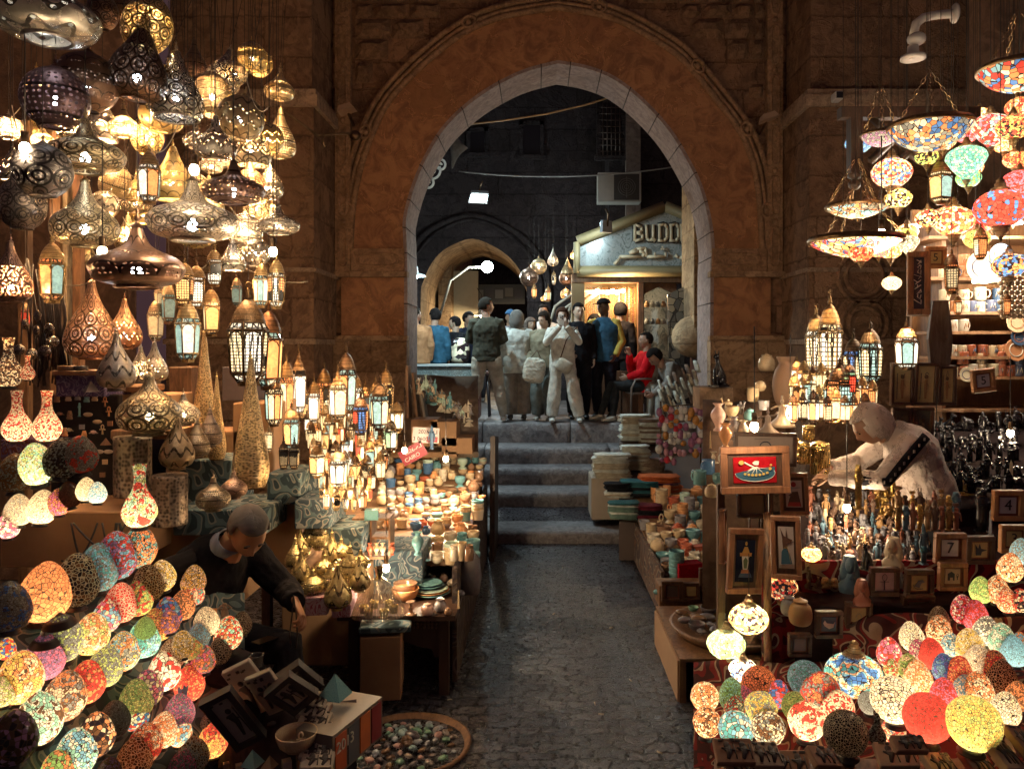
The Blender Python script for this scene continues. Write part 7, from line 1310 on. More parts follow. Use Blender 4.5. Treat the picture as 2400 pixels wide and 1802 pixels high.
# book box, papyri, pyramids, scarab bowl
def relief_tile(px, py, w, h, D, rot, c, label, dark=(.05, .035, .03), nf=3, name='carved_plaque', frame=False, seed=0, cat='plaque'):
    s = D/F; t = thing(name, label, cat, W(px, py, D), rot); ww, hh = w*s, h*s; obj('panel', MB().box((0, 0, 0), (ww, .03, hh)).mesh('b', .004), plain(c, .75, 0, .2, 40), t); r_ = random.Random(seed)
    if frame:
        f = MB(); [f.box(q[0], q[1]) for q in (((0, -.01, hh/2), (ww+.03, .045, .028)), ((0, -.01, -hh/2), (ww+.03, .045, .028)), ((ww/2, -.01, 0), (.028, .043, hh)), ((-ww/2, -.01, 0), (.028, .043, hh)))]; obj('frame', f, frame, t)
    m = MB()
    for k in range(nf): # standing figure glyphs
        x = (-.5+(k+.5)/nf)*ww*.8; q = hh*.34; m.tube([(x, -.017, -q), (x+.01, -.017, -q*.2), (x, -.017, q*.35)], [(.006, .003), (.012, .003), (.02, .003)], 6, True, (1, 0, 0)); m.ball((x+.004, -.017, q*.55), (.013, .003, .016), 8, 6); m.tube([(x-.02, -.017, q*.25), (x+.03, -.017, q*.0)], .0035, 5); m.tube([(x+.035, -.017, -q), (x+.03, -.017, q*.7)], .0025, 5)
    for k in range(6): m.box((r_.uniform(-.4, .4)*ww, -.0165, r_.uniform(.36, .44)*hh), (.014, .004, .008))
    obj('carving', m, plain(dark, .6), t); return t
BR2 = (.42, .36, .3)
for a in ((548, 1680, 62, 150, 3.55, (.35, -.45, .1), BR2, 'framed carved plaque of a pharaoh leaning at the far left', 1), (590, 1610, 70, 145, 3.7, (.35, -.45, .05), BR2, 'large leaning stone plaque with faint fishing scene'), (632, 1620, 64, 120, 3.62, (.4, -.4, 0), (.4, .33, .26), 'leaning plaque with seated figures in the middle'), (700, 1590, 56, 78, 3.7, (.5, -.6, 0), (.45, .38, .3), 'leaning plaque with boat scene behind the black edged one'), (683, 1620, 62, 84, 3.6, (.5, -.7, 0), (.48, .4, .33), 'black edged plaque of a reclining figure')):
    relief_tile(a[0], a[1], a[2], a[3], a[4], a[5], a[6], a[7], nf=1 if len(a) > 8 else 2, seed=a[0], frame=plain((.05, .04, .04), .5) if 'framed' in a[7] or 'edged' in a[7] else False)
kb = thing('postcard_box', 'dark box of papyrus booklets with orange red printed spines on its side', 'box', W(770, 1740, 3.6), (0, 0, -.35)); obj('box_body', MB().box((0, .1, .0), (.2, .42, .2)), plain((.2, .16, .13), .6), kb)
for i in range(4): obj('spine_label', MB().box((.102, -.05+.1*i, .0), (.006, .085, .17)), plain(((.6, .12, .04), (.12, .12, .14), (.7, .18, .05), (.3, .03, .04))[i], .4), kb)
ftext('2013', .07, plain((.8, .75, .6), .5), 'lettering', .002, kb, (.107, -.02, .03), (R(90), 0, R(90)))
for i in range(7): relief_tile(735+i*1.5, 1640+i*24, 75, 44, 3.72-.05*i, (-1.15, 0, -.25+.05*i), (.5, .42, .33), ('topmost', 'second', 'third', 'fourth', 'fifth', 'sixth', 'lowest')[i]+' papyrus booklet lying in the dark box', nf=2, seed=i, name='booklet', cat='booklet')
for k, x, y, w, c, lb in (('pyramid', 785, 1630, 70, 'teal', 'big teal marbled pyramid beside the papyrus box'), ('pyramid', 592, 1790, 46, 'teal', 'small teal pyramid near the bottom edge'), ('pyramid', 632, 1795, 34, 'brown', 'small ochre pyramid near the bottom edge'), ('hieros', 560, 1805, 30, 'cream', 'carved cream block at the bottom edge'), ('bowl', 695, 1755, 96, 'cream', 'cream stone bowl holding a white ankh'), ('ankh', 705, 1748, 34, 'white', 'white ankh lying in the cream bowl'), ('hieros', 708, 1800, 34, 'orange', 'orange marble block at the bottom edge'), ('hieros', 672, 1800, 40, 'white', 'grey carved stone tablet leaning at the bottom edge'), ('stone', 640, 1700, 30, 'black', 'black basalt figurine by the plaques'), ('cup', 602, 1560, 34, 'black', 'black drum shaped cup with pale rim behind the plaques'), ('pyramid', 575, 1580, 40, 'grey', 'grey pyramid leaning beside the black cup'), ('hieros', 530, 1800, 26, 'brown', 'brown carved block at the bottom edge')):
    good(k, x, y, w, 3.5 if y > 1700 else 3.75, STN[c], lb, 'x', label=lb, rz=.5)
drape(500, 830, 1640, 1960, lambda a, b: 3.75-(b-1640)*.0011, .03, cloth((.04, .03, .035)), 'dark cloth covered stand under the plaques and booklets', 8, 8)
tag(obj('basket_tray', MB().lathe([(.001, .03), (.28, .035), (.33, .09), (.345, .085), (.31, .0), (.001, 0)], 36), WD, None, W(955, 1775, 4.15)+Vector((0, 0, .0))), 'round wooden tray of scarabs on the paving at the bottom', 'tray')
rg = random.Random(9); SCc = ('teal', 'grey', 'blue', 'white', 'pink', 'brown', 'mint', 'black', 'red')
SCM = {k: marble(v[0], v[1], 14, .3) for k, v in {'teal': ((.1, .2, .24), (.3, .4, .4)), 'grey': ((.18, .2, .26), (.45, .45, .45)), 'blue': ((.12, .18, .3), (.45, .48, .5)), 'white': ((.42, .38, .34), (.2, .16, .14)), 'pink': ((.5, .17, .17), (.5, .4, .36)), 'brown': ((.22, .12, .05), (.1, .05, .03)), 'mint': ((.08, .22, .14), (.2, .36, .26)), 'black': ((.04, .035, .04), (.14, .12, .14)), 'red': ((.4, .08, .08), (.5, .4, .36))}.items()}
for i in range(72):
    a = i*2.399; r_ = .27*math.sqrt((i+.5)/72); p = W(955, 1775, 4.15)+Vector((r_*math.cos(a), r_*math.sin(a), .055+.06*(1-r_/.28))); s = rg.uniform(.02, .032) if i > 3 else .05; c = rg.choice(SCc)
    o = obj('scarab', gmesh('scarab'), SCM[c], None, p, (rg.uniform(-.3, .3), rg.uniform(-.3, .3), rg.uniform(0, 6.3)), s); tag(o, '', 'scarab', 'carved scarabs heaped on the round tray', True); AUTO[-1] = (o, f"{c} carved scarab in the round tray", p)
for i, (x, y) in enumerate(((1048, 1644), (1395, 1655), (1415, 1678), (1300, 1440), (1540, 1765), (1428, 1475), (1480, 1600))): D = CH*F/(y-VY); tag(obj('litter', MB().tube([(0, 0, 0), (.03, .01, 0)], .005 if i else .004, 6), plain((.5, .4, .28), .8), None, (((x-VX)/F*D), D, .012), (0, 0, i*1.3)), ('cigarette butt on the paving near the side table', 'pale scrap on the paving in the lower middle', 'second pale scrap near the first', 'scrap in the middle of the paving', 'scrap by the bottom of the paving', 'scrap near the right crate', 'scrap left of the globe lamps')[i], 'litter')
# ================= right stall =================
rg = random.Random(44)
def scarf_mesh(v):
    r = random.Random(v); m = MB()
    for k in range(2): m.tube([(-.5, 0, .04+.07*k), (-.2, r.uniform(-.03, .03), .05+.07*k), (.2, r.uniform(-.03, .03), .03+.07*k), (.5, 0, .05+.07*k)], [(.33, .035), (.4, .045), (.39, .04), (.34, .035)], 10, True, (0, 1, 0))
    return m.mesh('scarf')
SCN = {'white': cloth((.75, .78, .72)), 'cream': cloth((.6, .52, .4)), 'black': cloth((.025, .025, .03)), 'maroon': cloth((.2, .03, .05)), 'teal': cloth((.05, .17, .2)), 'green': cloth((.2, .3, .25)), 'orange': cloth((.6, .15, .05)), 'purple': cloth((.12, .05, .12)), 'taupe': cloth((.28, .2, .16))}
for si, (x, y, w, n, D, cs, wh) in enumerate(((1487, 1032, 66, 11, 9.7, 'white white cream', 'rear aisle pile'), (1530, 1040, 60, 12, 9.6, 'white white taupe', 'rear bauble pile'), (1432, 1118, 82, 8, 8.8, 'white cream cream', 'front aisle pile'), (1490, 1100, 62, 11, 9.0, 'white cream white', 'tall middle pile'), (1530, 1105, 50, 7, 8.95, 'taupe maroon taupe', 'brown tipped pile'), (1450, 1165, 60, 7, 8.3, 'white black cream', 'black and white pile'), (1500, 1160, 84, 5, 8.35, 'black teal black', 'dark teal pile'), (1545, 1150, 90, 5, 8.45, 'orange purple orange', 'orange pile'), (1465, 1215, 70, 7, 7.75, 'teal maroon white green', 'mixed aisle pile'), (1520, 1215, 66, 6, 7.75, 'black maroon black', 'black pile'))):
    s = w*D/F; p = W(x, y, D)
    for k in range(n):
        c = rg.choice(cs.split()); o = obj('folded_scarf', mc(('sc', k % 4), lambda: scarf_mesh(k % 4)), SCN[c], None, p+Vector((rg.uniform(-.02, .02), rg.uniform(-.02, .02), k*.135*s*.62)), (rg.uniform(-.03, .03), rg.uniform(-.03, .03), rg.uniform(-.12, .12)), (s, s, s*.62)); tag(o, f"{c} folded scarf in the {wh}", 'scarf', 'folded scarves stacked on the right table', True)
for i in range(24):
    x = 1550+(i % 6)*16+rg.uniform(-4, 4); y = 905+(i//6)*22-(i % 6)*9; o = obj('wrapped_scarf', mc(('sc', 1), lambda: 0), SCN[rg.choice(('white', 'white', 'cream', 'taupe'))], None, W(x, y, 9.2), (0, 1.2, rg.uniform(-.3, .3)), .15); tag(o, 'plastic wrapped pale scarf by the jamb', 'scarf', 'wrapped scarves hanging by the right jamb', True)
def gl(c, r=.1):
    m, t, out = newmat('blown glass'); p = bsdf(t, out, c, r); p.inputs['Transmission Weight'].default_value = .4; p.inputs['Coat Weight'].default_value = 1; return m
GLS = {'purple': gl((.35, .14, .25)), 'clear': gl((.7, .66, .62)), 'red': gl((.5, .03, .05)), 'amber': gl((.55, .25, .06)), 'rose': gl((.6, .3, .36))}
for i in range(58):
    x = 1548+(i % 9)*11.5+rg.uniform(-4, 4); y = 962+(i//9)*19+rg.uniform(-6, 6); c = rg.choice(('purple', 'clear', 'red', 'amber', 'rose', 'clear')); D = 8.3; s = rg.uniform(.026, .042); t = obj('glass_bauble', gmesh('ball'), GLS[c], None, W(x, y, D), (0, 0, 0), (s, s, s*rg.uniform(.9, 1.5))); tag(t, f"{c} glass bauble on the wire rack", 'bauble', 'hanging glass baubles on the wire rack', True)
    obj('ribbon', mc('cord', lambda: 0), plain((.5, .03, .08) if i % 2 else (.3, .08, .3), .6), t, (0, 0, 1), scale=(1.6/s*.02*50*.03, 1.6/s*.02*50*.03, 2))
wr = thing('wire_rack', 'black wire rack holding the glass baubles', 'rack', W(1595, 1080, 8.4)); o8 = -W(1595, 1080, 8.4); [obj('wire', MB().tube([W(1545, 955+k*38, 8.4), W(1600, 950+k*38, 8.35), W(1645, 945+k*38, 8.45)], .008, 5), DK, wr, o8) for k in range(4)]; [obj('upright', MB().tube([W(x, 940, 8.43), W(x, 1090, 8.43)], .01, 5), DK, wr, o8) for x in (1548, 1642)]
# alabaster wares
GR = 'alabaster and stone wares on the right table'; y = 1366
while y > 1150:
    D = RT(y); x0 = 1560-(1372-y)*.5+(62 if y < 1235 else 0); x1 = 1708; x = x0+rg.uniform(0, 12)
    while x < x1:
        w = rg.uniform(30, 46)*5.2/D; k = rg.choice(('bowl', 'bowl', 'plate', 'cup', 'jar', 'mortar')); c = rg.choice(('teal', 'orange', 'cream', 'white', 'cream', 'grey', 'orange', 'mint', 'brown', 'red')); nst = rg.choice((1, 3, 5, 6)) if k in ('bowl', 'plate', 'cup') else 1
        for q in range(nst): good(k, x+w/2, y+rg.uniform(-3, 3) if q == 0 else y, w, D, STN[c], '', GR, dz=q*w/2*D/F*(.34 if k == 'bowl' else (.2 if k == 'plate' else .5)), label=None); o, _, a = AUTO.pop(); AUTO.append((o, f"{c} {'alabaster' if c in ('cream', 'white') else 'stone'} {k} on the right table", a+Vector((0, 0, .02))))
        x += w*1.02
    y -= 10+(y-1115)*.04
for k, x, y, w, c, lb in (('ankh', 1550, 1238, 34, 'cream', 'large cream stone ankh standing on the right table'), ('ankh', 1568, 1210, 28, 'orange', 'orange stone ankh behind the cream one'), ('ankh', 1580, 1198, 22, 'teal', 'small teal stone ankh behind the orange one'), ('stone', 1565, 1378, 52, 'cream', 'cream onyx fish shaped stone at the table front'), ('stone', 1545, 1392, 30, 'teal', 'turquoise oval stone at the front corner'), ('hieros', 1613, 1368, 60, 'red', 'bright red felt covered box at the table front'), ('hieros', 1640, 1306, 34, 'red', 'rose quartz block beside the picture stand'), ('camel', 1598, 1308, 34, 'white', 'cream carved elephant like animal on the red box'), ('camel', 1622, 1306, 30, 'teal', 'teal carved animal on the red box'), ('cat', 1636, 1310, 20, 'white', 'white carved animal beside the red box')):
    good(k, x, y, w, RT(y), STN[c] if lb[:10] != 'bright red' else cloth((.4, .008, .02)), lb, GR, label=lb, sc=(2, 1.4, 1.7) if k == 'hieros' else (1, 1, 1), rz=.2)
drape(1452, 1700, 1015, 1225, lambda a, b: 9.7-(b-1032)*.0104, .0, plain((.1, .07, .06), .8, 0, .3, 8), 'stepped dark boards carrying the scarf stacks', 8, 8, name='scarf_stand'); cbox(1386, 1120, 1470, 1218, 8.75, .5, plain((.4, .33, .26), .8, 0, .3, 8), 'cream board box under the front white scarves')
# low crate with the tray of dark stones
cr = thing('low_crate', 'low wooden crate on the paving carrying a tray of dark stones', 'crate', (1.3, 5.12, 0)); obj('side_board', MB().box((-.44, 0, .125), (.02, .9, .25)), plain((.36, .22, .13), .8, 0, .3, 15), cr); obj('top_board', MB().box((.02, 0, .26), (.92, .95, .02)), WD, cr); obj('post', MB().box((-.42, -.45, .125), (.04, .04, .25)), WD, cr); obj('back_board', MB().box((0, .46, .12), (.9, .02, .24)), WD, cr)
tag(obj('stone_tray', MB().lathe([(.001, .02), (.3, .02), (.38, .07), (.4, .065), (.34, 0), (.001, 0)], 32), WD, None, (1.27, 5.05, .272)), 'round dark tray of carved stones on the low crate', 'tray')
for i in range(44):
    a = i*2.4; r_ = .33*math.sqrt((i+.5)/44); k = rg.choice(('scarab', 'stone', 'stone', 'bowl', 'scarab')); c = rg.choice(('black', 'black', 'grey', 'brown', 'mint' if i % 5 == 0 else 'black')); o = obj('carved_stone', gmesh(k), SCM[c], None, (1.27+r_*math.cos(a), 5.05+r_*math.sin(a), .31+.05*rg.random()), (0, 0, a), rg.uniform(.035, .06)); tag(o, f"{c} {'carved scarab' if k == 'scarab' else ('little bowl' if k == 'bowl' else 'polished stone')} in the crate tray", 'stone', 'dark carved stones in the crate tray', True)
cbox(1545, 1372, 1700, 1425, 5.75, .2, WD, 'dark wooden shelf under the right table front'); 
# ---- framed pictures
FR = wood((.3, .13, .06), (.13, .05, .025)); FRD = wood((.1, .045, .025), (.03, .015, .01)); FRO = wood((.5, .24, .1), (.3, .12, .05))
INK = plain((.03, .025, .04), .6); 
def frame(x0, y0, x1, y1, D, fm, bg, label, rz=0.0, ry=0.0, rx=0.0, bw=.03, draw=None, text=None, mat_=None, name='framed_picture', cat='picture'):
    s = D/F; w, h = (x1-x0)*s, (y1-y0)*s; t = thing(name, label, cat, W((x0+x1)/2, (y0+y1)/2, D), (rx, ry, rz)); f = MB()
    f.box((0, 0, h/2-bw/2), (w, .035, bw)); f.box((0, 0, -h/2+bw/2), (w, .035, bw)); f.box((-w/2+bw/2, 0, 0), (bw, .033, h-2*bw)); f.box((w/2-bw/2, 0, 0), (bw, .033, h-2*bw)); obj('frame', f.mesh('f', .003), fm, t)
    iw, ih = w-2*bw, h-2*bw
    if mat_: obj('mount', MB().box((0, .006, 0), (iw, .008, ih)), mat_, t); iw *= .78; ih *= .78
    obj('picture', MB().box((0, .0 if mat_ else .004, 0), (iw, .006, ih)), bg, t)
    if text: ftext(text, ih*.95, INK, 'numeral', .001, t, (0, -.006, 0))
    if draw:
        for pts, r, c in draw:
            P3 = [(a*iw, -.007, b*ih) for a, b in pts]; c = plain(c, .6) if isinstance(c, tuple) else c
            if r is None: obj('painted_shape', MB().prism([(p[0], p[2]) for p in P3], .0015, M=Matrix.Translation((0, -.006-.0006*len(t.children), 0))), c, t)
            else: obj('painted_line', MB().tube(P3, [(r*iw, .0012)]*len(P3), 4, True, None), c, t)
    return t
def arc(cx, cz, rx_, rz_, a0, a1, n=14): return [(cx+rx_*math.cos(a0+(a1-a0)*i/n), cz+rz_*math.sin(a0+(a1-a0)*i/n)) for i in range(n+1)]
Wc, Dk, Gd, Rd, Bl = (.75, .68, .6), (.03, .03, .05), (.6, .4, .1), (.35, .02, .03), (.03, .1, .16)
ST = wood((.16, .07, .035)); stand_ = thing('picture_stand', 'tall dark wooden stand with post carrying the framed pictures', 'stand', (1.3, 4.45, 0))
for x in (1.06, 1.34): a = W(x, 0, 4.4); obj('post', MB().box((x-1.3, .0, .68), (.04, .04, 1.36)), ST, stand_)
a = W(1800, 1640, 4.1); tag(obj('post', MB().tube([W(1800, 1640, 4.1), W(1798, 1200, 4.3)], .022, 8), wood((.35, .18, .08))), 'brown wooden post rising from the right globe lamps', 'post'); C.objects[-1].name = 'wooden_pole'
frame(1689, 1046, 1849, 1156, 4.2, FR, cloth((.42, .008, .015)), 'red applique picture of a whirling white skirted dancer with gold discs', -.05, -.03, 0, .038, mat_=FRD, draw=[
 (arc(.0, -.12, .46, .3, PI, 2*PI)+[(.46, .12), (.3, .1), (-.3, -.05)], None, Bl), (arc(.0, -.12, .46, .32, PI, 2.1*PI), .012, Wc), ([(-.06, .28), (0, .36), (.1, .34), (.08, .2), (-.02, .2)], None, Wc), ([(-.25, .3), (.0, .08), (.04, .12)], .022, Wc), ([(.05, .1), (.3, .04)], .03, Wc), ([(0, .1), (-.2, -.1)], .03, Wc), ([(.02, .1), (-.08, -.16)], .028, Wc), ([(.03, .1), (.04, -.18)], .026, Wc), ([(.04, .1), (.18, -.1)], .028, Wc), (arc(-.32, .3, .06, .09, 0, 2*PI), None, Gd)]+[(arc(-.24+.085*i, -.12-.1*math.sin((i+.5)/8*PI)+i*.012, .034, .05, 0, 2*PI, 8), None, Gd) for i in range(7)]+[(arc(.34, .06, .04, .06, 0, 2*PI, 8), None, Gd), (arc(.36, .2, .03, .04, 0, 2*PI, 8), None, Gd)])
frame(1720, 1014, 1866, 1092, 4.5, FRD, plain((.3, .22, .18), .8), 'back of a framed picture with a black hanger behind the red dancer one', .0, .02, .0, .02, draw=[([(-.2, .4), (.1, .4)], .02, Dk), (arc(0, .1, .1, .2, 0, 2*PI), .01, Dk)])
frame(1704, 1238, 1788, 1390, 4.22, FR, cloth((.012, .015, .035)), 'navy picture of a golden lantern hung below the red dancer', .12, .05, 0, .03, mat_=FRD, draw=[
 ([(-.12, -.2), (-.2, .12), (.2, .12), (.12, -.2)], None, Wc), ([(-.08, -.17), (-.12, .02), (0, .1), (.12, .02), (.08, -.17)], None, (.12, .14, .06)), ([(-.3, .12), (-.32, .2), (.32, .2), (.3, .12)], None, (.45, .2, .05)), ([(-.2, .2), (-.08, .34), (.08, .34), (.2, .2)], None, (.5, .26, .06)), (arc(0, .42, .06, .05, 0, 2*PI), None, (.5, .26, .06)), ([(-.2, -.2), (-.24, -.28), (.24, -.28), (.2, -.2)], None, (.4, .14, .06)), ([(-.36, -.38), (-.28, -.28), (.28, -.28), (.36, -.38)], None, (.03, .05, .12)), ([(-.25, -.33), (.25, -.33)], .02, Wc)])
frame(1809, 1209, 1876, 1356, 4.15, FR, plain((.5, .4, .36), .7), 'framed picture of a long eared jackal god with blue collar', -.35, -.03, 0, .026, mat_=FRD, draw=[
 ([(-.35, -.4), (-.3, -.1), (-.1, .02), (.2, -.12), (.38, -.38)], None, Bl), ([(-.2, -.02), (-.24, .16), (-.2, .3), (.1, .24), (.42, .2), (.3, .12), (.06, .1), (.08, -.02)], None, (.12, .05, .03)), ([(-.22, .2), (-.36, .48), (-.1, .26)], None, (.1, .04, .03)), ([(-.02, .24), (.04, .5), (.1, .22)], None, (.1, .04, .03)), ([(-.15, 0), (.1, 0), (.28, -.36)], .05, Gd), ([(-.45, -.43), (.45, -.4)], .04, (.25, .12, .08))])
frame(1828, 1108, 1893, 1206, 4.35, FR, plain((.55, .45, .42), .7), 'framed picture of a ram headed god under a red sun disc', -.3, -.05, 0, .022, mat_=FRD, draw=[([(-.42, -.45), (-.3, -.18), (-.1, .08), (.25, .1), (.42, -.45)], None, (.1, .04, .03)), (arc(.0, .36, .16, .1, 0, 2*PI), None, (.3, .02, .03)), ([(-.35, .2), (.4, .24)], .03, (.05, .12, .14)), ([(-.42, -.46), (-.3, -.3), (.35, -.3), (.42, -.46)], None, (.35, .03, .03)), ([(-.35, -.05), (-.1, .05), (0, -.1)], None, (.12, .05, .04))])
frame(1727, 1150, 1800, 1212, 4.4, FRD, plain((.36, .28, .14), .8), 'dark framed papyrus between the dancer and the lantern pictures', 0, 0, 0, .022)
frame(1682, 1192, 1706, 1320, 4.3, FR, plain((.4, .28, .2), .8), 'narrow side of a picture frame at the stand left edge', 1.1, 0, 0, .01)
frame(1755, 1210, 1782, 1245, 4.5, FRD, metal((.5, .5, .5), .3), 'small silver embossed picture behind the lantern one', 0, 0, 0, .008)
PAP = plain((.5, .36, .17), .8, 0, .2, 60); TW = plain((.6, .54, .6), .5)
def god(hd): return [([(-.05, -.4), (-.12, -.1), (-.08, .12), (.08, .12), (.1, -.1), (.05, -.4)], None, (.32, .16, .07)), (arc(0, .2, .12, .06, 0, 2*PI), None, (.12, .07, .04)), ([(-.32, -.42), (-.3, .3)], .02, Dk), ([(-.3, .02), (0, .08), (.2, -.08)], .03, (.32, .16, .07)), ([(-.1, .26), (.02, .26+.12*hd), (.14, .28)], .02, Dk)]
for i, (x0, y0, x1, y1) in enumerate(((2087, 850, 2141, 950), (2142, 850, 2196, 950), (2197, 856, 2240, 950))): frame(x0, y0, x1, y1, 5.0, FRD, PAP, ('papyrus picture of a goddess with tall horned crown, left of three', 'papyrus picture of a striding god, middle of three', 'papyrus picture of a wrapped god with staff, right of three')[i], rx=.05, ry=.03 if i == 1 else 0, bw=.02, draw=god(i-.5))
for i, (x0, y0, x1, y1) in enumerate(((2090, 955, 2135, 1040), (2137, 955, 2188, 1046))): frame(x0, y0, x1, y1, 4.9, FRD, plain((.12, .1, .07), .7), ('dim framed picture lower left of the papyrus row', 'dim framed picture of a crowned god below the papyrus row')[i], bw=.02, draw=god(1))
frame(2128, 590, 2178, 738, 4.7, wood((.3, .14, .06)), plain((.015, .013, .03), .5), 'tall framed panel of white calligraphy on black', -.25, 0, 0, .035, draw=[([(-.2+.35*math.sin(i*1.3), .45-i*.095), (.25*math.cos(i*2.1), .40-i*.095), (-.1+.3*math.sin(i), .36-i*.095), (.2, .44-i*.095)], .05, Wc) for i in range(9)])
def tile(x, y, w, D, txt, label, fm=FRO, bg=TW, draw=None, ry=0.0, mount=True): return frame(x-w/2, y-w/2, x+w/2, y+w/2, D, fm, bg, label, 0, ry, .06, w*.16*D/F, text=txt, draw=draw, mat_=plain((.2, .06, .04), .6) if mount else None, name='framed_tile', cat='tile')
tile(2362, 1184, 72, 4.2, '4', 'orange framed tile with the number 4'); tile(2226, 1284, 72, 4.05, '7', 'framed tile with the number 7', FR); tile(2376, 1262, 66, 4.2, '3', 'orange framed patterned tile with bold number 3', bg=PAP); tile(2304, 892, 54, 5.0, '5', 'tilted orange framed tile with the number 5 by the mugs', ry=-.12); tile(2192, 604, 52, 5.3, '5', 'dim framed tile with the number 5 under the mosaic lamps', bg=PAP)
AN = [(arc(0, .22, .12, .17, -.5*PI, 1.5*PI), .022, Dk), ([(0, .05), (0, -.42)], .03, Dk), ([(-.22, 0), (.22, 0)], .03, Dk)]
tile(2072, 1362, 68, 4.1, None, 'dark framed tile with a black ankh', FRD, plain((.55, .42, .42), .6), AN, mount=False)
tile(2296, 1288, 66, 4.1, None, 'dark framed tile with a jackal head profile', FRD, PAP, [([(-.3, -.35), (-.3, 0), (-.35, .4), (-.15, .1), (-.05, .45), (.05, .1), (.45, 0), (.1, -.1), (.05, -.35)], None, Dk)])
tile(2154, 1366, 66, 4.05, None, 'dark framed tile with a grey falcon', FRD, PAP, [([(-.35, -.2), (-.1, .2), (.2, .25), (.35, .1), (.1, .0), (0, -.3)], None, (.2, .2, .22)), (arc(0, -.1, .4, .3, PI, 1.7*PI), .02, (.2, .2, .2))])
tile(2232, 1350, 66, 4.0, None, 'orange framed tile with a black animal and small ankh', FR, plain((.45, .3, .25), .6), [([(-.35, -.25), (-.35, .2), (-.1, .35), (.1, .2), (.1, -.25), (0, -.25), (0, -.05), (-.2, -.05), (-.2, -.25)], None, Dk)]+[([(a*.5+.3, b*.5) for a, b in pts], r, c) for pts, r, c in AN])
tile(1942, 1462, 64, 4.0, None, 'dark framed blue tile with a white duck', FRD, plain((.08, .13, .2), .5), [([(-.4, .1), (-.3, .3), (-.15, .1), (.3, .05), (.4, .2), (.3, -.2), (0, -.3), (-.3, -.1)], None, Wc)])
tile(2012, 1440, 62, 4.1, None, 'dark framed plain sand coloured tile', FRD, PAP, [(arc(0, -.2, .2, .3, 0, PI), .02, (.3, .3, .25))]); tile(1874, 1510, 54, 4.05, None, 'dark ornate framed mirror low on the stall', FRD, plain((.14, .11, .12), .4)); tile(2150, 1430, 76, 4.2, None, 'dark beaded empty frame behind the tiles', FRD, plain((.12, .1, .08), .6)); tile(1660, 1352, 44, 5.7, None, 'small dark framed tile of a falcon under the right table', FRD, PAP); tile(1575, 1385, 50, 5.72, None, 'dim framed tile under the aisle corner of the right table', FRD, plain((.08, .05, .05), .6)); tile(1620, 1385, 42, 5.72, None, 'dim framed tile beside the other under the right table', FRD, PAP)
# red applique hanging + counter + steps for the statuettes
tag(obj('applique_hanging', MB().box((0, 0, 0), (1.5, .02, .75)), khaya((.06, .01, .015), (.35, .28, .2), (.2, .015, .02), .8), None, W(2100, 1470, 4.3)), 'red and black applique hanging behind the framed tiles', 'cloth')
def ZR(y): return 4.2+(1400-y)*.0036
drape(1870, 2470, 1175, 1425, lambda a, b: ZR(b), .01, cloth((.05, .03, .03)), 'dark stepped counter under the statuettes', 10, 10, name='statuette_counter')
# statuettes
MT = {'black': plain((.012, .01, .012), .22, 0, .1), 'gold': metal((.75, .5, .16), .22), 'terracotta': plain((.3, .1, .055), .55, 0, .3), 'grey': plain((.16, .15, .17), .5, 0, .3), 'blue': plain((.06, .12, .17), .5, 0, .3), 'brown': plain((.13, .07, .045), .45, 0, .3), 'cream': plain((.5, .38, .25), .5, 0, .2), 'darkgold': metal((.4, .24, .1), .35), 'ochre': plain((.36, .2, .08), .5, 0, .3)}
GS = 'egyptian statuettes crowding the right counter'
KN = {'ushabti': 'mummy shaped statuette', 'pharaoh': 'crowned pharaoh statuette', 'anubis': 'jackal headed statuette', 'isis': 'horned goddess statuette', 'bust': 'small royal bust', 'cat': 'seated cat figure', 'scarab': 'scarab', 'obelisk': 'obelisk', 'camel': 'animal figure', 'vase': 'vase', 'jar': 'jar', 'monkey': 'baboon figure'}
y = 1190
while y < 1400:
    x = 1890+rg.uniform(0, 10)+(1400-y)*.02; x1 = 2170 if y > 1230 else 2190
    while x < x1:
        k = rg.choice(('ushabti', 'pharaoh', 'anubis', 'isis', 'bust', 'cat', 'monkey', 'ushabti', 'bust')); c = rg.choice(('brown', 'grey', 'blue', 'terracotta', 'cream', 'black', 'brown', 'ochre', 'grey'));
        if y < 1220 and x > 2050: c = rg.choice(('gold', 'darkgold', 'gold'))
        w = rg.uniform(21, 32); good(k, x, y+rg.uniform(-4, 4), w, ZR(y), MT[c], f"{c} {KN[k]}", GS, rz=rg.uniform(-.7, .7), sc=(1.35, 1.35, rg.uniform(.85, 1.15))); x += w*.7
    y += 21
for i in range(18): k = rg.choice(('pharaoh', 'anubis', 'isis', 'bust', 'ushabti')); c = rg.choice(('gold', 'brown', 'darkgold', 'blue', 'ochre', 'terracotta')); good(k, 2105+(i % 9)*17, 1212+(i//9)*30, rg.uniform(36, 46), 4.42-.15*(i//9), MT[c], f"{c} {KN[k]} before the hooded man", 'larger statuettes before the hooded man', rz=rg.uniform(-.6, .6), sc=(1.3, 1.3, 1))
for i in range(16): k = rg.choice(('pharaoh', 'anubis', 'isis', 'cat', 'bust')); good(k, 2060+i*15, 1160+rg.uniform(-6, 30), rg.uniform(26, 38), 5.0, MT['gold' if i % 3 else 'darkgold'], f"golden {KN[k]}", 'golden statuettes behind the hooded man', rz=rg.uniform(-.6, .6), sc=(1.3, 1.3, 1))
drape(2150, 2600, 990, 1190, lambda a, b: 5.7-(b-990)*.0045, .01, cloth((.03, .02, .02)), 'dark stepped shelf under the black statues', 8, 8, name='statue_shelf')
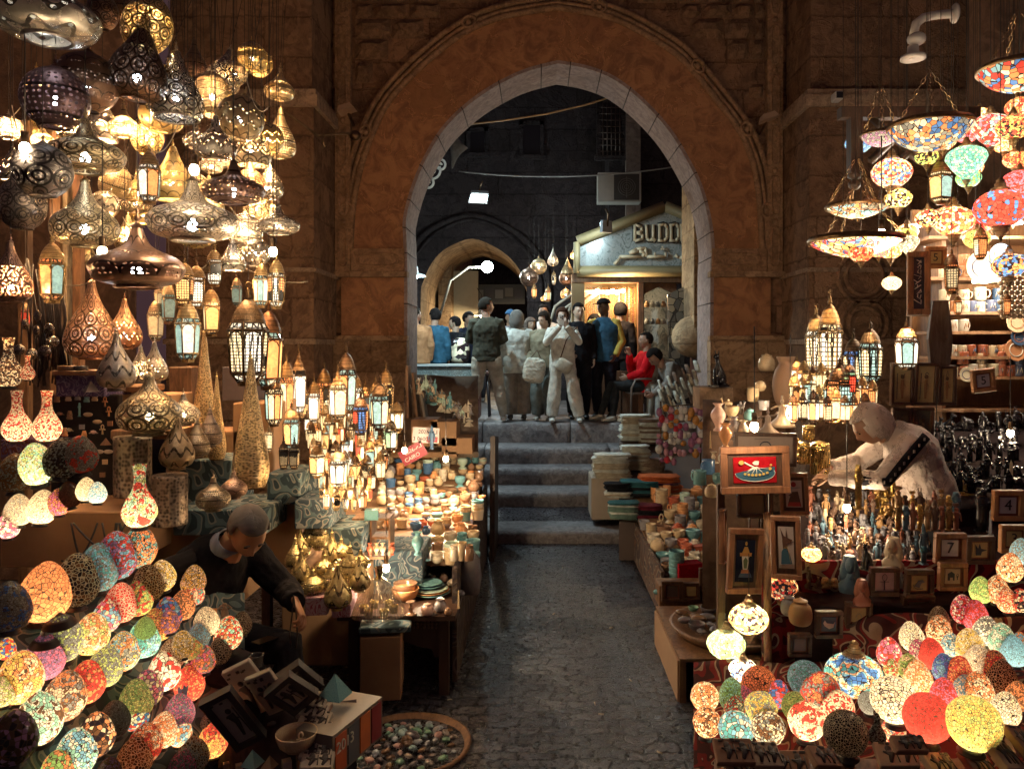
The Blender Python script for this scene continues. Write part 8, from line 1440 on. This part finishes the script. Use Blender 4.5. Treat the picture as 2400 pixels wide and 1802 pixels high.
for r_ in range(5):
    for i in range(11): k = rg.choice(('cat', 'pharaoh', 'anubis', 'isis', 'ushabti', 'bust', 'monkey')); yy = 1010+r_*36; good(k, 2165+i*22+rg.uniform(-7, 7), yy+rg.uniform(-5, 5), rg.uniform(30, 40), 5.6-(yy-990)*.0045, MT['black'], f"black {KN[k]}", 'black statues massed on the upper right', rz=rg.uniform(-.8, .8), sc=(1.5, 1.5, .9))
for k, x, y, w, D, c, lb, zs in (('cat', 2215, 1246, 62, 4.5, 'black', 'large black seated cat statue above the number tiles', .95), ('ushabti', 2300, 1248, 96, 4.45, 'black', 'largest black seated goddess statue beside the cat', .78), ('ushabti', 2012, 1192, 62, 4.3, 'gold', 'tall golden mummy statue in front of the hooded man', 1.2), ('bust', 2092, 1335, 76, 4.15, 'cream', 'bust of a pharaoh in black and cream striped headcloth', 1.1), ('bust', 1992, 1388, 76, 4.1, 'blue', 'slate blue falcon headed bust', 1.25), ('bust', 2020, 1418, 60, 4.0, 'terracotta', 'terracotta red royal head', 1.1), ('pharaoh', 2165, 1322, 52, 4.2, 'blue', 'striding statue in turquoise kilt', 1.1), ('obelisk', 2370, 1146, 50, 4.9, 'cream', 'pale stone obelisk among the black statues', .8), ('obelisk', 2322, 1254, 40, 4.4, 'grey', 'grey pillar beside the black goddess', .9),
                            ('jar', 1876, 1462, 54, 4.0, 'ochre', 'ochre canopic jar with hieroglyph rows', 1.2), ('jar', 1850, 1440, 40, 4.1, 'grey', 'smaller grey headed canopic jar behind the ochre one', 1.2), ('cat', 2030, 1330, 52, 4.2, 'black', 'black glossy seated figure left of the striped bust', 1.0)):
    o = good(k, x, y, w, D, MT[c], lb, GS, label=lb, rz=-.9 if 'striped' in lb else rg.uniform(-.3, .3), sc=(1, 1, zs))
    if 'striped' in lb:
        m = MB(); [m.tube([(.56*math.cos(a)*(1-.2*abs(z-1.1)), .12+.3*math.sin(a), z) for a in [i*PI/12 for i in range(13)]], .018, 4, False) for z in [.5+.09*q for q in range(14)]]; obj('headcloth_stripes', m, plain((.03, .025, .03), .5), o)
    if 'kilt' in lb: obj('kilt', MB().tube([(0, 0, 1.5), (0, 0, 1.0)], [(.26, .22), (.36, .28)], 12), plain((.05, .2, .28), .6), o)
# black cat on pedestal, urns, dancer, vases by the right pier
good('cat', 1683, 902, 62, 6.6, MT['black'], '', 'x', label='slender black cat statue on a small plinth before the right pier', rz=-.9, sc=(1, 1, 1.1)); cbox(1640, 908, 1720, 960, 6.6, .3, stone(), 'dark stone plinth under the black cat statue', 'plinth', 'plinth')
good('pot', 1842, 950, 62, 6.4, plain((.3, .17, .1), .6, 0, .3), '', 'x', label='big brown clay urn beside the right buttress', sc=(1, 1, 1.9)); good('jar', 1797, 870, 40, 6.9, STN['cream'], '', 'x', label='rounded sandstone finial above the urn', sc=(1, 1, 1.1))
for i, (k, x, y, w, c) in enumerate((('vase', 1683, 1010, 34, 'pink'), ('vase', 1700, 1050, 30, 'orange'), ('vase', 1720, 1030, 28, 'grey'), ('mortar', 1715, 985, 34, 'cream'), ('ball', 1782, 905, 26, 'cream'), ('can', 1765, 940, 26, 'cream'), ('cup', 1790, 960, 28, 'grey'), ('vase', 1742, 1035, 26, 'white'), ('camel', 1735, 970, 40, 'grey'), ('camel', 1708, 960, 34, 'cream'), ('jar', 1758, 985, 30, 'teal'), ('candle', 1672, 1085, 24, 'white'), ('vase', 1695, 1100, 24, 'white'), ('obelisk', 1665, 1050, 24, 'cream'), ('mug', 1660, 1110, 34, 'blue'), ('mug', 1640, 1135, 34, 'teal'), ('mortar', 1690, 1150, 40, 'teal'), ('jar', 1668, 1165, 34, 'cream'))): good(k, x, y, w, 6.0-.005*(y-905), STN[c], f"{c} stone {gmesh(k).name.split('.')[0]} by the right pier", 'stone wares by the right pier')
drape(1650, 1790, 940, 1120, lambda a, b: 6.2-.005*(b-905), .0, cloth((.14, .085, .06)), 'dark stepped shelf by the right pier', 6, 6)
good('dancer', 1833, 1000, 62, 5.2, plain((.75, .62, .48), .3), '', 'x', label='white porcelain whirling dancer figurine with raised arms', rz=.2); good('dancer', 1800, 1020, 56, 5.1, plain((.45, .36, .3), .5), '', 'x', label='striped dancer figurine left of the white one', rz=-.3)
for i, (x, y, w, h) in enumerate(((1922, 1110, 44, 2.6), (1880, 1085, 34, 2.2), (1895, 1030, 26, 2), (1860, 1060, 26, 2))): t = good('can', x, y, w, 4.9, embossed((.75, .52, .2), .4, .2), '', 'x', name='brass_canister', label=('tall embossed brass canister by the hooded man hand', 'second brass canister left of the tall one', 'small brass canister under the lanterns', 'small round brass canister beside the dancer')[i], sc=(1, 1, h/2)); obj('lid', gmesh('ball'), metal(GOLD, .2), t, (0, 0, 2.2), scale=(1.02, 1.02, .5))
# right lanterns on tiers
RLG = 'lit glass lanterns on the right tiers'
for a in ((1913, 880, 165, 5.6, 6, ('white', 'cream'), 9, (.3, .2, .1), .36, 'tall latticed lantern with dark spire at the tier top', 9), (1945, 890, 205, 5.5, 8, ('cream', 'white'), 8, (.35, .22, .1), .32, 'tallest glowing lantern with swirled cream panes', 14), (2125, 868, 120, 4.9, 6, ('white', 'white', 'teal'), 0, (.35, .22, .12), .5, 'bright white paned lantern above the papyrus pictures', 14), (2040, 900, 150, 5.2, 8, ('teal', 'cream'), 8, (.12, .08, .05), .42, 'wide dark domed lantern with blue lattice panes', 6), (2000, 905, 130, 5.3, 8, ('blue', 'cream'), 8, (.12, .08, .05), .42, 'blue paned domed lantern left of the wide dark one', 0), (1968, 985, 150, 4.9, 4, ('orange', 'teal'), 7, (.12, .07, .04), .46, 'tilted lantern with orange star panes beside the hood', 4), (1990, 930, 90, 4.9, 6, ('mint' if 0 else 'green', 'red'), 6, (.12, .07, .04), .46, 'squat black lantern with green and red glass', 3), (1868, 910, 76, 5.5, 6, ('orange', 'teal', 'white'), 0, (.35, .22, .1), .44, 'gold domed lantern with orange and white panes on the urn side', 3), (1950, 960, 100, 5.2, 6, ('cream', 'amber'), 6, (.4, .26, .12), .36, 'lantern with amber arabesque panes in the tier middle', 6)):
    lantern(a[0], a[1], a[2], a[3], a[4], a[5], a[6], a[7], True, .88, a[8], a[9], False, 1.9, a[10]*3.5, RLG)
for i in range(30): x = 1862+(i % 10)*20+rg.uniform(-5, 5); y = 925+(i//10)*34+rg.uniform(-6, 6); lantern(x, y, rg.uniform(62, 100), 5.3-.25*(i//10), rg.choice((4, 6)), rg.choice((('cream',), ('white', 'amber'), ('orange', 'cream'), ('teal', 'cream'))), rg.choice((0, 8, 8)), rg.choice(((.14, .08, .05), (.35, .22, .1), (.5, .33, .15))), rg.random() < .7, .85, .36, None, False, 1.8, 9 if i % 5 == 0 else 0, RLG, simple=True)
lantern(2205, 480, 120, 4.5, 4, ('cream', 'amber', 'teal'), 0, label='hanging brass framed lantern with plain cream pane on the right', hangs=True, group='hung on right', rw=.5, bright=1.6, rz=.35)
for x, y, h, D in ((2298, 610, 90, 4.6), (2230, 690, 110, 4.5), (2245, 740, 56, 4.9), (2360, 740, 60, 4.9)): lantern(x, y, h, D, 4, ('orange', 'cream'), 8, hangs=True, group='hung on right', bright=.8 if h > 100 else 1.5, rw=.4)
# mug shelves with tube lights
ms = thing('mug_shelves', 'brightly lit wooden shelves of painted mugs at the right edge', 'shelves', W(2330, 900, 5.9)); oo = -W(2330, 900, 5.9)
for y in (560, 655, 735, 780, 838, 885, 960): a = W(2330, y, 5.75); obj('shelf', MB().box((a.x, 5.85, a.z), (1.05, .36, .022)), WD2, ms, oo)
for x in (2188, 2480): a = W(x, 700, 5.9); obj('side_panel', MB().box((a.x, 6.0, 2.3), (.03, .5, 1.8)), WD2, ms, oo)
obj('back_panel', MB().box((W(2330, 0, 6).x, 6.15, 2.1), (1.15, .03, 2.3)), wood((.42, .22, .1), (.25, .12, .05)), ms, oo)
for i, (x, y, w, e) in enumerate(((2150, 532, 60, 22), (2365, 528, 60, 30), (2330, 660, 100, 14))):
    t = thing('tube_light', ('white tube light over the calligraphy panel', 'white tube light over the mug shelves', 'warm strip light under the mug shelf')[i], 'lamp', W(x, y, 5.55)); L = w*5.55/F; obj('tube', MB().tube([(-L/2, 0, 0), (L/2, 0, .02)], .014, 8), glow((.95, .95, 1) if i < 2 else (1, .75, .4), 12), t); l = lamp_light(t, (0, -.08, -.05), e, (1, .85, .65), .12)
MUGC = [plain(c, .3, 0, .1, 20, .6) for c in ((.7, .6, .42), (.6, .45, .28), (.65, .6, .5), (.4, .12, .06), (.1, .12, .2), (.5, .22, .1), (.05, .09, .16))]; MUGN = ('cream', 'tan', 'ivory', 'red brown', 'navy', 'copper', 'dark blue')
for y, k in ((652, 9), (732, 9), (778, 3), (835, 8), (882, 9)):
    for i in range(k):
        x = 2212+i*22+rg.uniform(-5, 5); c = rg.randrange(7)
        for q in range(1 if y in (778, 835) or i % 2 else 2): t = good('mug', x, y, rg.uniform(25, 31), 5.72, MUGC[c], f"{MUGN[c]} painted mug", 'painted mugs on the lit shelves', dz=q*.09, rz=rg.uniform(-.6, .6)); obj('printed_motif', MB().tube([(-.4, -.86, .5), (-.2, -.93, 1.3), (0, -.95, .7), (.25, -.92, 1.4), (.4, -.86, .6)], .06, 5), MUGC[(c+3) % 7], t)
for x, y, w, c, lb in ((2300, 628, 76, 0, 'large grey plate with three figures behind the mugs'), (2345, 600, 56, 6, 'blue and white patterned plate'), (2380, 820, 52, 5, 'round brass coloured plate at the right edge'), (2382, 755, 50, 1, 'round tan plaque at the right edge'), (2265, 878, 34, 0, 'round cream plaque with a bird'), (2388, 790, 40, 6, 'small blue patterned plate at the right edge')): t = good('plate', x, y, w, 5.6, MUGC[c], lb, 'x', label=lb, rot=(R(85), 0, 0)); obj('painted_ring', MB().tube([(.6*math.cos(a), .6*math.sin(a), .1) for a in [k*.45 for k in range(15)]], .05, 5), MUGC[(c+4) % 7], t)
m = MB(); [m.ball(W(2345+(i % 5)*13+(i//5) % 2*6, 620+(i//5)*11, 5.3), .02, 6, 5) for i in range(60)]; tag(obj('shell_strings', m, plain((.7, .55, .38), .4)), 'hanging strings of pale shells beside the mug shelves', 'shell strings')
bb = tag(obj('decorated_board', MB().prism([(-.06, -.2), (-.08, 0), (-.05, .25), (.05, .25), (.08, 0), (.06, -.2)], .03), wood((.12, .09, .07)), None, W(2205, 795, 5.0)), 'long dark decorated wooden board hanging beside the papyrus pictures', 'board')
# wall behind the right stall, turned bracket, pipe, cameras, wall lamps
rwl = thing('shop_wall', 'dark plaster wall behind the right stall', 'wall', (4.5, 7.3, 0)); obj('wall', MB().box((1.9, .1, 3.6), (4.4, .2, 7.2)), stone((.22, .13, .08), (.13, .08, .05), (.07, .04, .03)), rwl)
t = thing('carved_bracket', 'dark turned wooden bracket with hook before the right buttress', 'bracket', W(2003, 360, 5.0)); s_ = 5/F; obj('post', MB().box((0, 0, .05), (28*s_, 28*s_, 130*s_)), beam, t); obj('beam', MB().box((.35, 0, .26), (.9, .08, .07)), beam, t); obj('lattice', MB().tube([(.1, 0, -.05), (.42, 0, .24)], .025, 4).tube([(.42, 0, -.05), (.1, 0, .24)], .025, 4).tube([(.26, 0, -.08), (.6, 0, .24)], .025, 4), beam, t); obj('turned_drop', MB().lathe([(.012, -.24), (.035, -.22), (.04, -.19), (.02, -.17), (.045, -.155), (.04, -.13)], 16), beam, t); obj('hook', MB().tube([(0, 0, -.24), (0, 0, -.3), (-.02, 0, -.34), (.01, 0, -.38), (.04, 0, -.35)], .005, 5), DK, t)
t = thing('camera_arm', 'white bent pipe arm with round camera mount at the top right', 'camera mount', W(2150, 140, 4.6)); o2 = -W(2150, 140, 4.6); wp = plain((.55, .5, .47), .45)
obj('pipe', MB().tube([W(2240, 32, 4.6), W(2195, 36, 4.6), W(2165, 42, 4.6), W(2147, 56, 4.6), W(2141, 85, 4.6)], .026, 12), wp, t, o2); obj('flange', MB().ball(W(2238, 32, 4.6), (.02, .05, .06), 14, 8), wp, t, o2); obj('joint', MB().ball(W(2148, 92, 4.6), (.055, .05, .04), 14, 8), wp, t, o2); obj('dome', MB().lathe([(.03, .05), (.035, 0), (.07, -.01), (.072, -.03), (.05, -.035), (.001, -.02)], 24, tuple(W(2140, 128, 4.6))), wp, t, o2)
t = thing('security_camera', 'small white box camera on the right buttress', 'camera', W(1962, 228, 8.3)); obj('casing', MB().box((0, 0, 0), (.09, .14, .09)).mesh('c', .01), wp, t); obj('lens_hood', MB().box((0, -.075, 0), (.07, .01, .065)), plain((.01, .01, .012), .3), t); obj('mount', MB().tube([(.03, .05, .02), (.1, .2, .05)], .02, 6), wp, t)
for i, (x, y) in enumerate(((812, 255), (1800, 275))): t = thing('wall_spotlight', ('unlit', 'second unlit')[i]+(' stone coloured wall spotlight left of the arch' if i == 0 else ' stone coloured wall spotlight right of the arch'), 'light', W(x, y, 9.2)); obj('hood', MB().box((0, 0, 0), (.2, .22, .07), ry=-.3, taper=.7), plain((.4, .26, .17), .7), t); obj('arm', MB().tube([(0, 0, 0), (0, .35, -.1)], .02, 6), DK, t)
t = thing('iron_arm', 'thin iron arm with clamp crossing the left buttress', 'bracket', W(650, 250, 8.2)); o2 = -W(650, 250, 8.2); [obj('rod', MB().tube([W(*a), W(*b)], .015, 5), metal((.3, .2, .12), .5), t, o2) for a, b in (((650, 248, 8.2), (745, 318, 8.5)), ((745, 318, 8.5), (830, 312, 8.9)), ((755, 318, 8.5), (760, 345, 8.5)))]; obj('clamp', MB().ball(W(832, 318, 8.9), (.07, .05, .06), 10, 6), DK, t, o2)
# papyri and trays in the lower right corner
for i, (x, y, w, h, rr_) in enumerate(((1720, 1762, 90, 60, 0), (1790, 1770, 80, 60, .2), (1850, 1790, 90, 60, -.2), (1730, 1800, 80, 50, .3), (1930, 1775, 80, 50, .4), (2100, 1770, 90, 60, -.1), (2130, 1745, 80, 40, .1), (2200, 1790, 80, 50, .3), (2290, 1790, 80, 60, .4), (2350, 1768, 80, 80, .5), (2395, 1738, 70, 80, .5), (2370, 1800, 90, 60, .6))): relief_tile(x, y, w, h, 3.05+.06*(i % 3), (-1.0, rr_*.6, rr_), (.42, .3, .2) if i % 2 else (.3, .16, .09), ('wooden inlaid box lid', 'papyrus booklet', 'carved wooden plaque')[i % 3]+(' in the front row at the lower right, ' + ('far left', 'second from left', 'third from left', 'lowest left', 'below the black globe', 'in the middle', 'above the middle one', 'right of the middle', 'by the corner', 'leaning upright', 'highest at the edge', 'in the very corner')[i]), nf=2, seed=i+50, name='souvenir_plaque')
drape(1680, 2500, 1760, 1960, lambda a, b: 3.3-(b-1760)*.0012, .06, WD, 'dark wooden tray edge under the souvenir plaques', 6, 4)
# ---- finish labels: give look-alikes the place that tells them apart
LM = (('the seated old man', 560, 1300), ('the star lattice lantern', 582, 800), ('the flat brass lamp', 452, 500), ('the copper scale lamp', 322, 610), ('the tall gold cones', 540, 950), ('the magnet board', 200, 1040), ('the dark bronze teardrop', 322, 170), ('the white tier lantern', 793, 1090), ('the gable sign', 1500, 560), ('the red jacket man', 1510, 830), ('the dancer picture', 1768, 1100), ('the jackal picture', 1842, 1280), ('the navy picture', 1746, 1314),
      ('the striped bust', 2092, 1290), ('the golden mummy', 2012, 1130), ('the hooded man', 2040, 1000), ('the number 4 tile', 2362, 1184), ('the number 7 tile', 2226, 1284), ('the large black cat', 2215, 1200), ('the mug shelves', 2300, 760), ('the tilted 5 tile', 2304, 892), ('the cream ankh', 1550, 1220), ('the red felt box', 1613, 1345), ('the wire rack', 1595, 1020), ('the jamb foot cartons', 1020, 1000), ('the teal vase', 979, 1270),
      ('the sand bottles', 882, 1280), ('the number plates', 990, 1035), ('the front stone cups', 1090, 1290), ('the glass dome', 888, 1400), ('the top glass disc', 112, 45), ('the pier lanterns', 870, 930), ('the plinth cat', 1683, 870), ('the porcelain dancer', 1833, 960), ('the papyrus pictures', 2160, 900), ('the scarab tray rim', 955, 1690), ('the upright plank', 1135, 1130), ('the green table stacks', 1010, 1180), ('the lowest tier', 860, 1200), ('the tall middle lanterns', 730, 950))
ORD = ('first', 'second', 'third', 'fourth', 'fifth', 'sixth', 'seventh', 'eighth', 'ninth', 'tenth', 'eleventh', 'twelfth', 'thirteenth', 'fourteenth', 'fifteenth', 'sixteenth', 'seventeenth', 'eighteenth', 'nineteenth', 'twentieth', 'twentyfirst', 'twentysecond', 'twentythird', 'twentyfourth', 'twentyfifth', 'twentysixth', 'twentyseventh', 'twentyeighth')
bpy.context.view_layer.update()
def groupby(L, f):
    d = {}
    for q in L: d.setdefault(f(q), []).append(q)
    return d
for base, L in groupby(AUTO, lambda q: q[1]).items():
    if len(L) == 1: L[0][0]['label'] = base; continue
    items = []
    for o, _, a in L:
        px, py = px_of(a); nm, lx, ly = min(LM, key=lambda m: (m[1]-px)**2+(m[2]-py)**2); dx, dy = px-lx, py-ly
        rel = ('right of' if dx > 0 else 'left of') if abs(dx) > abs(dy) else ('below' if dy > 0 else 'above'); items.append((o, px, py, rel+' '+nm))
    for suf, G in groupby(items, lambda q: q[3]).items():
        if len(G) == 1: G[0][0]['label'] = base+' '+suf; continue
        G.sort(key=lambda q: (q[1], q[2])); k = len(G)
        for i, q in enumerate(G):
            side = ORD[min(i, 27)]+' from left' if i < k-1 or k == 2 else 'rightmost'
            if i == 0: side = 'leftmost'
            if k == 2: side = ('left', 'right')[i]+' one'
            q[0]['label'] = base+' '+suf+', '+side
for o in C.objects:
    if 'label' in o and o.get('group') == 'x': del o['group']
for o in C.objects:
    if 'label' in o:
        w = o['label'].split()
        if len(w) < 4: o['label'] += ' by the jamb'
        if len(w) > 16: o['label'] = o['label'].replace(' and ', ' ').replace(' with ', ' ').replace(' of the ', ' of ').replace(' on the ', ' on ').replace(' painted', '')
